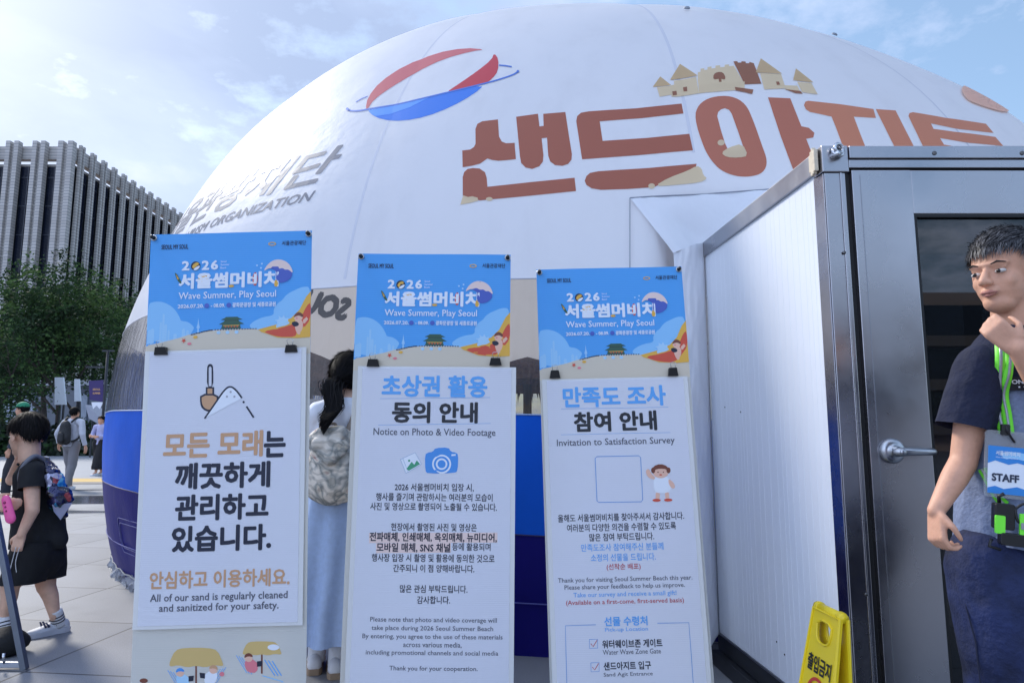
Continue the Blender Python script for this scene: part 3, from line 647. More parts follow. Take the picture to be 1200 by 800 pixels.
cst([(130, 90), (198, 80), (206, 128), (137, 137)], 0, .0105); cst([(118, 88), (148, 40), (202, 76)], 1, .0125); cst([(158, 110), (170, 108), (171, 121), (160, 122)], 2, .0135)
cst(chaikin([(250, 90), (250, 74), (262, 67), (278, 68), (286, 80), (286, 90), (270, 86)], 1), 2, .0105)
cst([(266, 84), (274, 84), (275, 96), (267, 96)], 2, .011)
cst([(205, 104), (345, 96), (345, 122), (330, 120), (230, 126), (206, 128)], 0, .0095)
cst([(315, 112), (372, 120), (368, 133), (345, 127), (318, 122)], 2, .0115)
cst([(392, 72), (455, 74), (470, 116), (405, 119)], 0, .0105); cst([(378, 70), (393, 28), (458, 73)], 1, .0125); cst([(440, 97), (449, 97), (453, 106), (443, 107)], 2, .0135)
cst([(505, 97), (548, 100), (568, 133), (520, 127)], 0, .0105); cst([(492, 92), (500, 57), (554, 98)], 1, .0125)
cst([(465, 107), (505, 108), (515, 126), (470, 120)], 0, .0085); cst([(470, 119), (515, 124), (522, 132), (500, 130)], 2, .0105)
cs.build('castle_print', SANDS, DOME); cs = MB()
cst([(68, 634), (80, 596), (100, 603), (118, 600), (140, 606), (142, 618), (110, 626)], 0, .0095, zA); cst(ellipse(188, 611, 14, 8, 14), 0, .0095, zA)
cst(chaikin([(872, 556), (930, 521), (1010, 490), (1048, 468), (1068, 478), (1075, 508), (1093, 522), (1060, 538), (940, 552)], 1), 0, .0095, zA); cst(ellipse(860, 556, 14, 11, 14), 0, .010, zA)
cst(chaikin([(275, 308), (298, 292), (340, 280), (358, 318), (330, 324), (292, 322)], 1), 0, .0095); cst(ellipse(275, 277, 11, 9, 14), 0, .0095)
cs.build('sand_heap_print', SANDS, DOME)
# round emblem
lg = MB(); LG = [mat('emblem_red', (206, 66, 78), .4, transl=.25), mat('emblem_blue', (60, 132, 230), .4, transl=.25), mat('emblem_light_blue', (104, 170, 245), .4, transl=.25), mat('emblem_line', (52, 104, 190), .4), mat('emblem_pale_red', (216, 118, 122), .4, transl=.3)]
dome_print(lg, fill2d(zC(chaikin([(195, 350), (205, 300), (260, 230), (380, 150), (520, 95), (660, 72), (757, 80), (700, 86), (560, 122), (430, 180), (300, 260), (230, 312), (205, 352)], 1))), mi=4)
dome_print(lg, fill2d(zC(chaikin([(797, 96), (818, 125), (816, 180), (790, 215), (757, 240), (680, 258), (566, 283), (640, 235), (720, 180), (785, 128)], 1))), mi=0)
dome_print(lg, fill2d(zC(chaikin([(205, 357), (380, 322), (565, 285), (757, 241), (700, 290), (600, 345), (480, 390), (370, 407), (270, 398), (225, 380)], 1))), mi=1)
dome_print(lg, fill2d(zC([(207, 358), (380, 323), (500, 298), (400, 345), (310, 372), (240, 385), (222, 376)])), off=.0024, mi=2)
dome_print(lg, ribbon2d(zC(chaikin([(105, 350), (118, 362), (160, 363), (205, 354), (400, 318), (565, 283), (757, 239), (840, 215), (895, 195), (912, 180)], 2, False)), 1.7), off=.003, mi=3)
dome_print(lg, ribbon2d(zC([(820, 154), (850, 156), (880, 161)]), 1.6), off=.003, mi=3); dome_print(lg, ribbon2d(zC([(150, 322), (178, 306), (205, 295)]), 1.0), off=.003, mi=3)
dome_print(lg, fill2d(zC(ellipse(112, 356, 7, 7, 12))), off=.006, mi=3); dome_print(lg, fill2d(zC(ellipse(909, 184, 6, 6, 12))), off=.006, mi=3)
lg.build('emblem_print', LG, DOME)
# salmon blob at the right shoulder
ob = MB(); dome_print(ob, fill2d([(x / 4.445 + 1000, y / 4.44 + 60) for x, y in chaikin([(572, 205), (590, 188), (640, 195), (740, 240), (825, 310), (832, 338), (780, 330), (690, 300), (610, 268), (580, 235)], 1)]), off=.012); ob.build('salmon_print', mat('salmon_print', (240, 190, 164), .4, transl=.4), DOME)
# organisation lettering that runs round the left side (italic)
og = MB(); p0 = dome_hit(371, 216); th0 = math.atan2(p0.x - DC.x, DC.y - p0.y)
def dome_text(mb, st, th_end, z0, h, wd, slant, bold, off=.0016):
    v, f = text2d(st, 0, 2); v2, f2 = cut2d(([(q[0] * wd - wd, q[1] * h) for q in v], f), .12); kk = math.sqrt(1 - ((z0 - DC.z) / DZ) ** 2) * DR
    for i in range(7):
        dx, dz = (0, 0) if i == 0 else (bold * math.cos(i * 1.047), bold * math.sin(i * 1.047)); out = []
        for a, b in v2: th = th_end + (a + dx + b * slant) / kk; z = z0 + (b + dz) * .86; out.append(dome_pt(th, z, off + i * 8e-5 + skin_off(th, z)))
        mb.add(out, f2)
GREYP = mat('grey_print', (120, 126, 142), .4, transl=.3)
dome_text(og, '서울관광재단', th0 + .005, 2.80, .34, 2.55, .38, .010)
p1 = dome_hit(364, 231); th1 = math.atan2(p1.x - DC.x, DC.y - p1.y)
dome_text(og, 'SEOUL TOURISM ORGANIZATION', th1, 2.66, .085, 2.25, .35, .003)
og.build('organisation_print', GREYP, DOME)
# mirrored slogan showing from the far side of the dome
mg = MB(); vf = text2d('SEOUL MY SOUL', 0, 2)
v2, f2 = cut2d(([(a, b) for a, b, _ in vf[0]], vf[1]), .02)
pa, pb = dome_hit(422, 374, True), dome_hit(372, 344, True)
tha = math.atan2(pa.x - DC.x, DC.y - pa.y); 
[mg.add([dome_pt(-2.73 + .77 * a + .008 * math.cos(i * 1.05) * (i > 0), 3.14 + .33 * b + .03 * math.sin(i * 1.05) * (i > 0), -.03 - i * 5e-4) for a, b in v2], f2) for i in range(7)]
mg.build('slogan_print', mat('slogan_print', (86, 84, 88), .5), DOME)

# things inside the dome, seen through the clear band
sand = MB(); sand.lathe([(0, .05), (4.6, .05), (4.75, .004)], (DC.x, DC.y, 0), 48); sand.build('sand_floor', mat('play_sand', (196, 176, 146), .9, var=(6, .2), bump=(30, .5, .01)))['kind'] = 'structure'
thatch = mat('thatch', (98, 64, 44), .95, var=(9, .45), bump=(40, 1., .03)); wood = mat('pole_wood', (120, 92, 66), .8, var=(5, .2))
def parasol(label, x, y, zt, ze, rad, seed):
    rnd = random.Random(seed); r = thing('thatched_parasol', label, 'parasol', (x, y, .05), 'thatched parasols inside the dome')
    MB().cyl((x, y, .05), (x, y, zt - .05), .04).build('pole', wood, r, True)
    m = MB(); prof = [(0, zt)] + [(rad * k / 6, zt - (zt - ze) * (k / 6) ** 1.15) for k in range(1, 7)] + [(rad * .97, ze - .05), (0, zt - .12)]
    m.lathe(prof, (x, y, 0), 40)
    for i in range(420):
        a = rnd.uniform(0, 6.28); rr_ = rad * rnd.uniform(.35, 1.02); z = zt - (zt - ze) * (rr_ / rad) ** 1.15 + .015; l = rnd.uniform(.12, .3)
        d = Vector((math.cos(a), math.sin(a), 0)); p = Vector((x, y, 0)) + d * rr_ + Vector((0, 0, z)); e = p + d * l * .8 + Vector((0, 0, -l * .75)); sd_ = Vector((-d.y, d.x, 0)) * rnd.uniform(.008, .02)
        m.add([p - sd_, p + sd_, e], [[0, 1, 2]])
    m.build('thatch', thatch, r)
pp = at(362, 440, Y=6.1); parasol('brown thatched parasol seen between the sand notice and the photo consent notice', pp.x, 6.1, at(362, 412, Y=6.1).z, at(362, 452, Y=6.1).z, .62, 5)
pp = at(618, 440, Y=6.6); parasol('brown thatched parasol seen between the photo consent and survey notices', pp.x, 6.6, at(618, 418, Y=6.6).z, at(618, 450, Y=6.6).z, .7, 6)
def tub_chair(label, x, y):
    r = thing('wicker_chair', label, 'chair', (x, y, .05)); dk = mat('dark_wicker', (52, 44, 42), .8, var=(30, .3), bump=(60, .8, .01))
    MB().lathe([(.0, .35), (.28, .37), (.30, .42), (.27, .45), (0, .46)], (x, y, .05), 24).build('seat', dk, r, True)
    m = MB(); pts = [(x + .3 * math.cos(R_(a)), y + .3 * math.sin(R_(a)), 0) for a in range(190, 351, 10)]
    vs = [(p[0], p[1], z) for p in pts for z in (.5, 1.27)] + [(x + (p[0] - x) * .9, y + (p[1] - y) * .9, z) for p in pts for z in (.5, 1.27)]
    k = len(pts) * 2; m.add(vs, [[2 * i, 2 * i + 2, 2 * i + 3, 2 * i + 1] for i in range(len(pts) - 1)] + [[k + 2 * i, k + 2 * i + 1, k + 2 * i + 3, k + 2 * i + 2] for i in range(len(pts) - 1)] + [[2 * i + 1, 2 * i + 3, k + 2 * i + 3, k + 2 * i + 1] for i in range(len(pts) - 1)])
    m.build('backrest', dk, r, True)
    for a in (45, 135, 225, 315): MB().cyl((x + .22 * math.cos(R_(a)), y + .22 * math.sin(R_(a)), .05), (x + .22 * math.cos(R_(a)), y + .22 * math.sin(R_(a)), .42), .02).build('leg', dk, r, True)
q = at(618, 480, Y=5.0); tub_chair('dark wicker chair back seen low through the clear band right of the photo consent notice', q.x, 5.0)
# white cushion table by the thatched parasol
q = at(378, 468, Y=5.6); r = thing('side_table', 'white round table under the thatched parasol inside the dome', 'table', (q.x, 5.6, .05)); wt = mat('white_plastic', (228, 228, 230), .4)
MB().lathe([(0, 1.36), (.3, 1.36), (.31, 1.39), (.3, 1.42), (0, 1.42)], (q.x, 5.6, 0), 28).build('tabletop', wt, r, True); MB().lathe([(.22, .05), (.22, .07), (.03, .1), (.03, 1.36)], (q.x, 5.6, 0), 20).build('leg', wt, r, True)

# ---- across the street behind the viewer (mirrored in the glass and the steel)
r = thing('office_building', 'low beige office block with horizontal ledges across the street behind the viewer', 'building', (38, -50, 0)); m = MB(); m.box((8, -62, 0), (75, -48, 12)); m.build('wall', mat('slab_wall', (186, 168, 160), .7, var=(.2, .15)), r)
for i in range(3): m = MB(); m.box((7.8, -47.98, 1.2 + i * 3.3), (75.2, -47.4, 2.0 + i * 3.3)); m.build('ledge', mat('ledge_stone', (128, 122, 120), .7), r); m = MB(); m.box((8.5, -47.97, 2.05 + i * 3.3), (74.5, -47.9, 4.4 + i * 3.3)); m.build('window', MC['office_glass'], r)
# ================================================================== ENTRANCE BOOTH
def steel_mat(name, rgb, rough, stretch=(30, 30, 1.2), strength=.12):
    m = bpy.data.materials.new(name); m.use_nodes = True; t = m.node_tree; b = t.nodes['Principled BSDF']
    b.inputs['Base Color'].default_value = (*lin(rgb), 1); b.inputs['Metallic'].default_value = 1; b.inputs['Roughness'].default_value = rough
    co = N(t, 'ShaderNodeTexCoord'); mp = N(t, 'ShaderNodeMapping'); mp.inputs['Scale'].default_value = stretch; t.links.new(co.outputs['Object'], mp.inputs[0])
    n = N(t, 'ShaderNodeTexNoise', Scale=5.0, Detail=2.0); t.links.new(mp.outputs[0], n.inputs['Vector'])
    n2 = N(t, 'ShaderNodeTexNoise', Scale=2.2, Detail=5.0, Roughness=.6); t.links.new(co.outputs['Object'], n2.inputs['Vector'])
    n3 = N(t, 'ShaderNodeTexNoise', Scale=1.7, Detail=1.0); t.links.new(co.outputs['Object'], n3.inputs['Vector'])
    r = ramp(t, [(.3, rough * .7), (.7, rough * 1.45)], n2.outputs[0]); t.links.new(r.outputs[0], b.inputs['Roughness'])
    bp = N(t, 'ShaderNodeBump', Strength=strength, Distance=.002); t.links.new(n.outputs[0], bp.inputs['Height'])
    bp2 = N(t, 'ShaderNodeBump', Strength=.35, Distance=.03); t.links.new(n3.outputs[0], bp2.inputs['Height']); t.links.new(bp.outputs[0], bp2.inputs['Normal']); t.links.new(bp2.outputs[0], b.inputs['Normal'])
    c = ramp(t, [(.3, tuple(v * .82 for v in lin(rgb))), (.7, lin(rgb))], n2.outputs[0]); t.links.new(c.outputs[0], b.inputs['Base Color'])
    return m
STEEL = steel_mat('brushed_steel', (178, 176, 180), .26, strength=.03); STEEL_T = steel_mat('trim_steel', (168, 170, 176), .34); CHROME = mat('chrome', (196, 198, 202), .14, metal=1.)
PANELW = mat('sandwich_panel', (224, 228, 234), .42, var=(1.3, .035), bump=(1.1, .25, .02)); BLACKR = mat('rail_black', (40, 42, 46), .45, var=(4, .3))
BA = Vector((1.141, 2.465, 0)); BB = Vector((1.055, 3.76, 0)); BH = 2.2
ey = (BB - BA).normalized(); DEPTH = (BB - BA).length; BW = 1.62; ex = Vector((1, 0, 0)); UP = Vector((0, 0, 1))
def bp_(x, y, z): return BA + ex * x + ey * y + UP * z       # x along the front, y back
BOOTH = thing('entrance_booth', 'white panel entrance booth with stainless steel door frame joined to the dome', 'booth', BA)
def bbox(mb, x0, x1, y0, y1, z0, z1, mi=0):
    P = [bp_(x, y, z) for z in (z0, z1) for x, y in ((x0, y0), (x1, y0), (x1, y1), (x0, y1))]
    return mb.add(P, [[3, 2, 1, 0], [4, 5, 6, 7], [0, 1, 5, 4], [1, 2, 6, 5], [2, 3, 7, 6], [3, 0, 4, 7]], mi)
# ribbed left wall: boards with fine grooves, a few wider
m = MB(); y = .075; rnd = random.Random(2); pts = [(.0, y)]
while y < DEPTH - .03:
    y2 = min(y + rnd.choice((.035, .05, .05, .07)), DEPTH - .02); pts += [(0, y2 - .0035), (.0006, y2 - .002), (.0006, y2 - .0008), (0, y2)]; y = y2
zb, zt_ = .155, BH - .075
vs = [bp_(a, b, z) for z in (zb, zt_) for a, b in pts]; k = len(pts)
m.add(vs, [[i, i + 1, k + i + 1, k + i] for i in range(k - 1)]); bbox(m, .004, .05, .075, DEPTH - .02, zb, zt_)
m.build('side_wall', PANELW, BOOTH)
m = MB()
for y, z in ((.60, .30), (.53, .27), (.88, 1.26), (1.08, 1.29), (.3, .34)): m.ball(bp_(-.001, y, z), [(.002, 0, 0), (0, .004, 0), (0, 0, .004)], 6)
m.build('rivet', dkm, BOOTH)
m = MB(); bbox(m, BW, BW + .05, .06, DEPTH, .155, BH - .075); m.build('side_wall', PANELW, BOOTH)
m = MB(); bbox(m, 0, BW + .05, .01, DEPTH, BH - .07, BH - .02); m.build('roof', PANELW, BOOTH)
m = MB(); bbox(m, .02, BW, .06, DEPTH, .10, .148); m.build('floor', mat('booth_floor', (70, 72, 76), .6), BOOTH)
m = MB(); bbox(m, -.004, .06, .05, DEPTH, .075, .152); bbox(m, -.035, .06, .02, DEPTH, .0, .072); m.build('base_rail', BLACKR, BOOTH, bevel=.004)
m = MB(); bbox(m, -.007, -.003, .075, DEPTH - .01, .152, .162); bbox(m, -.006, -.002, DEPTH - .02, DEPTH - .012, .162, BH - .08); m.build('panel_trim', STEEL_T, BOOTH)
m = MB(); bbox(m, -.012, .06, .062, DEPTH, BH - .085, BH - .004); m.build('side_fascia', STEEL_T, BOOTH, bevel=.003)
m = MB(); bbox(m, .0, .075, .0, .058, .0, BH - .10); bbox(m, -.004, -.0005, .004, .074, .15, BH - .10); bbox(m, .055, .062, -.004, -.0005, .0, BH - .10)
m.build('corner_post', STEEL, BOOTH, bevel=.002)
m = MB(); bbox(m, -.008, .088, -.006, .06, BH - .098, BH + .002); m.build('corner_bracket', STEEL, BOOTH, bevel=.003)
m = MB(); bbox(m, .09, BW + .05, -.012, .06, BH - .048, BH - .002); bbox(m, .09, BW + .05, -.004, .05, BH - .082, BH - .051); m.build('front_fascia', STEEL, BOOTH, bevel=.002)
m = MB(); bbox(m, .0755, .0955, .012, .02, .0, BH - .0985); bbox(m, .0755, BW, .012, .02, BH - .0915, BH - .0825); m.build('door_seal', mat('black_rubber', (14, 14, 16), .6), BOOTH)
m = MB()
for x in (.40, .72): m.lathe([(0, 0), (.008, 0), (.008, .001), (.004, .002), (0, .002)], bp_(x, -.013, BH - .03), 14, axis=(0, -1, 0))
for z in (1.80, .62): m.lathe([(0, 0), (.006, 0), (.006, .001), (0, .0015)], bp_(.052, -.005, z), 12, axis=(0, -1, 0))
m.build('bolt', mat('worn_bolt', (110, 108, 108), .5, metal=1.), BOOTH, True)
foam = MB(); rnd = random.Random(9)
for i in range(4): bbox(foam, -.028 + .002 * i, -.013, .012 + i * .014, .024 + i * .014, BH - .085 + rnd.uniform(-.01, .01), BH - .002 + rnd.uniform(-.01, .012))
foam.build('foam_packing', mat('cream_foam', (214, 200, 176), .8, bump=(30, .6, .01)), BOOTH, bevel=.002)
# lifting eye at the corner
m = MB(); c = bp_(.045, -.018, BH - .025)
for k, (r0, tilt) in enumerate(((.020, .3), (.017, 1.5))):
    q = [c + Vector((r0 * math.cos(a), -.008 * k + r0 * .35 * math.sin(a + tilt), r0 * math.sin(a) + .008 * k)) for a in [2 * math.pi * i / 24 for i in range(25)]]; m.tube(q, .006, 8)
m.cyl(c + Vector((-.02, .02, -.014)), c + Vector((-.004, -.02, -.014)), .011, n=12); m.build('lifting_eye', CHROME, BOOTH, True)
# door: wide stile, top rail, dark glass, lever
DOOR = MB(); bbox(DOOR, .096, .312, -.006, .04, .012, BH - .092); bbox(DOOR, .3135, 1.40, -.003, .037, BH - .255, BH - .092); bbox(DOOR, .3135, 1.40, -.003, .037, .012, .24); bbox(DOOR, 1.402, 1.60, -.006, .04, .012, BH - .092)
DOOR = DOOR.build('door', STEEL, BOOTH, bevel=.0025)
BAoff = BA
def dpart(name, mb, mm, **kw):
    o = mb.build(name, mm, None, **kw); o.data.transform(Matrix.Translation(-BA)); o.parent = DOOR; return o
m = MB(); bbox(m, .125, .128, -.0075, -.0062, .05, BH - .11); bbox(m, .3128, .3133, -.004, .03, .25, BH - .26); dpart('edge_bead', m, STEEL_T)
m = MB(); bbox(m, .3125, 1.401, .012, .018, .241, BH - .256); dpart('glass_pane', m, glassy('dark_glass', (.10, .12, .14), .012, .06, (40, 50, 62), fres=1.55))
m = MB(); bbox(m, .3136, 1.40, -.0045, .010, BH - .268, BH - .2555); bbox(m, .3136, .322, -.0045, .010, .2415, BH - .269); dpart('glazing_gasket', m, mat('black_rubber', (14, 14, 16), .6))
h = at(1043, 528, Y=BA.y); hx, hz_ = h.x - BA.x, h.z
m = MB(); c = bp_(hx, -.006, hz_); m.lathe([(0, 0), (.041, 0), (.043, .004), (.043, .012), (.036, .02), (.028, .022), (.016, .024), (.016, .045), (0, .05)], c, 32, axis=(0, -1, 0)); dpart('rosette', m, mat('handle_satin', (176, 178, 182), .28, metal=1.), smooth=True)
m = MB(); c = bp_(hx, -.052, hz_ - .003); m.tube([c + Vector((-.016, .012, 0)), c, c + Vector((.03, -.006, .001)), c + Vector((.08, -.004, .001)), c + Vector((.118, .004, .001)), c + Vector((.128, .012, .001))], [.013, .0155, .0135, .0125, .012, .008], 14)
m.lathe([(0, 0), (.011, 0), (.011, .004), (0, .004)], c + Vector((.006, -.014, 0)), 14, axis=(0, -1, 0)); dpart('lever', m, MC['handle_satin'], smooth=True)
# paper taped inside the glass, poster strip and cable behind it
s = Panel(at(1131, 258, Y=2.494), at(1152, 253, Y=2.494), at(1133, 270, Y=2.494)); 
m = MB(); s.sheet(m, 0, s.W, 0, .043, n=(4, 3)); pap = m.build('paper_note', mat('grey_paper', (196, 200, 206), .8, transl=.2)); tag(pap, 'small tilted grey paper note stuck to the inside of the dark door glass', 'note')
m = MB(); P = lambda a, b: at(a, b, Y=2.62); m.prism([P(1128, 352), P(1136, 352), P(1138, 410), P(1132, 410)], (0, .004, 0), 0); m.prism([P(1136.3, 352), P(1150, 352), P(1152, 410), P(1138.3, 410)], (0, .004, 0), 1)
ps = m.build('poster_strip', [mat('poster_white', (222, 226, 234), .6), mat('poster_blue', (50, 120, 200), .6)]); tag(ps, 'blue and white poster strip behind the door glass beside the man with the staff badge', 'poster')
m = MB(); q = [at(x, y, Y=2.56) for x, y in ((1086, 286), (1092, 296), (1103, 303), (1116, 305), (1124, 302))]; m.tube(q, .0018, 6); cb = m.build('cable', mat('white_cable', (210, 212, 216), .5)); tag(cb, 'thin white cable curving behind the dark door glass', 'cable')

# ---- white fabric sleeve between booth and dome
SLV = mat('sleeve_fabric', (238, 240, 246), .5, bump=(5, .5, .02), transl=.3)
a_t, a_b = at(824, 284, Y=3.745), Vector((1.052, 3.745, .15)); b_t = on_dome(789, 297, .012); b_b = Vector((.885, 3.53, .10))
vs = []; nu, nv = 26, 70
for j in range(nv + 1):
    v = j / nv
    for i in range(nu + 1):
        u = i / nu; L = b_t.lerp(b_b, v); Rr = a_t.lerp(a_b, v); p = L.lerp(Rr, u)
        wv = .022 * noise.noise((u * 2.2 + v * 2.5, v * 13 - u * 3, .7)) + .012 * noise.noise((u * 6, v * 24 + u * 7, 2.1))
        p = p + Vector((-.25, -1, 0)) * wv * (1 - u ** 8) - Vector((0, .03, 0)) * math.sin(math.pi * u); vs.append(p)
r = thing('fabric_sleeve', 'wrinkled white fabric sleeve joining the booth to the dome', 'fabric sleeve', b_b * 1.0)
MB().add(vs, [[j * (nu + 1) + i, j * (nu + 1) + i + 1, (j + 1) * (nu + 1) + i + 1, (j + 1) * (nu + 1) + i] for j in range(nv) for i in range(nu)]).build('curtain', SLV, r, True)
# top sheet running from the booth roof up to the dome, and its hidden left return
vs = []; n1_ = 24
edge_d = [(738, 233), (764, 231), (800, 229), (850, 226), (910, 222), (985, 217)]
def lerp_path(pth, u):
    k = u * (len(pth) - 1); i = min(int(k), len(pth) - 2); return tuple(pth[i][q] + (pth[i + 1][q] - pth[i][q]) * (k - i) for q in (0, 1))
for j in range(9):
    v = j / 8
    for i in range(n1_ + 1):
        u = i / n1_; px, py = lerp_path(edge_d, u); top_ = on_dome(px, py, .012); low = b_t.lerp(a_t, min(u * 2.2, 1)) if u < .45 else a_t.lerp(Vector((BA.x + BW, BB.y, BH)), (u - .45) / .55)
        p = top_.lerp(low, v); th = math.atan2(p.x - DC.x, DC.y - p.y); q = dome_pt(th, p.z, .012 + skin_off(th, p.z)); out_ = smooth(.35, .15, u)
        if q.y < p.y: p = p.lerp(q, max(out_, smooth(.7, 0, v)))
        vs.append(p + Vector((0, 0, -.05 * math.sin(math.pi * v) * (1 - out_))) + Vector((0, -1, 0)) * .012 * noise.noise((u * 9, v * 3, 5)))
MB().add(vs, [[j * (n1_ + 1) + i, j * (n1_ + 1) + i + 1, (j + 1) * (n1_ + 1) + i + 1, (j + 1) * (n1_ + 1) + i] for j in range(8) for i in range(n1_)]).build('top_flap', SLV, r, True)
m = MB(); m.tube([on_dome(x, y, .014) for x, y in [lerp_path(edge_d, i / 20) for i in range(21)]], .0035, 6); m.tube([on_dome(738 + .0 * i, 233 + i * 6, .014) for i in range(16)], .0025, 6)
m.build('piping', mat('piping_grey', (130, 136, 148), .5), r)

# ================================================================== BEACH BANNERS, THEIR STANDS, NOTICES, CLIPS
HDR_BLUE = bpy.data.materials.new('banner_blue'); HDR_CREAM = bpy.data.materials.new('banner_cream')
def cloth_mat(m, rgb, al, var=.05):
    MC[m.name] = m; m.use_nodes = True; t = m.node_tree; b = t.nodes['Principled BSDF']; b.inputs['Base Color'].default_value = (*lin(rgb), 1); b.inputs['Roughness'].default_value = .55
    co = N(t, 'ShaderNodeTexCoord'); n = N(t, 'ShaderNodeTexNoise', Scale=7.0, Detail=3.0); t.links.new(co.outputs['Object'], n.inputs['Vector'])
    wv = N(t, 'ShaderNodeTexWave', Scale=42.0, wave_type='BANDS', bands_direction='Z'); wv.inputs['Distortion'].default_value = 1.2; wv.inputs['Detail'].default_value = 1; wv.inputs['Detail Scale'].default_value = .3; t.links.new(co.outputs['Object'], wv.inputs['Vector'])
    bp = N(t, 'ShaderNodeBump', Strength=.16, Distance=.01); t.links.new(n.outputs[0], bp.inputs['Height']); bp2 = N(t, 'ShaderNodeBump', Strength=.22, Distance=.0012); t.links.new(wv.outputs[1], bp2.inputs['Height']); t.links.new(bp.outputs[0], bp2.inputs['Normal']); t.links.new(bp2.outputs[0], b.inputs['Normal'])
    tl_ = N(t, 'ShaderNodeBsdfTranslucent'); tl_.inputs[0].default_value = (*lin(rgb), 1); m1 = N(t, 'ShaderNodeMixShader', Fac=.28); t.links.new(b.outputs[0], m1.inputs[1]); t.links.new(tl_.outputs[0], m1.inputs[2])
    tr = N(t, 'ShaderNodeBsdfTransparent'); m2 = N(t, 'ShaderNodeMixShader', Fac=al); t.links.new(tr.outputs[0], m2.inputs[1]); t.links.new(m1.outputs[0], m2.inputs[2]); t.links.new(m2.outputs[0], t.nodes['Material Output'].inputs[0])
    return m
cloth_mat(HDR_BLUE, (92, 176, 238), .92); cloth_mat(HDR_CREAM, (214, 214, 210), .94)
SHEETM = cloth_mat(bpy.data.materials.new('notice_sheet'), (236, 237, 246), .965)
EDGEM = mat('sheet_edge', (226, 226, 226), .4, alpha=.8)
def ink(name, rgb): return mat('ink_' + name, rgb, .5, transl=.12)
WHT, NVY, BLK, TAN, LBL, RED = ink('white', (236, 240, 248)), ink('navy', (30, 36, 58)), ink('black', (40, 42, 50)), ink('tan', (206, 160, 122)), ink('light_blue', (98, 172, 238)), ink('red', (190, 60, 70))
GRY, PCH, BBL, GRN, YEL, ORG = ink('grey', (92, 94, 108)), ink('peach', (240, 214, 206)), ink('mid_blue', (76, 150, 226)), ink('green', (52, 92, 74)), ink('yellow', (232, 180, 72)), ink('orange_red', (214, 84, 62))
CLD1, CLD2, SKL, SND, WAV, SKIN_P, HAIRP, PNK = ink('cloud', (142, 200, 242)), ink('cloud_pale', (176, 216, 244)), ink('skyline', (160, 208, 242)), ink('sand', (216, 204, 184)), ink('wave_blue', (76, 98, 186)), ink('skin', (236, 190, 168)), ink('hair', (122, 66, 50)), ink('pink', (228, 128, 140))
INKS = [WHT, NVY, BLK, TAN, LBL, RED, GRY, PCH, BBL, GRN, YEL, ORG, CLD1, CLD2, SKL, SND, WAV, SKIN_P, HAIRP, PNK]
IX = {m_: i for i, m_ in enumerate(INKS)}
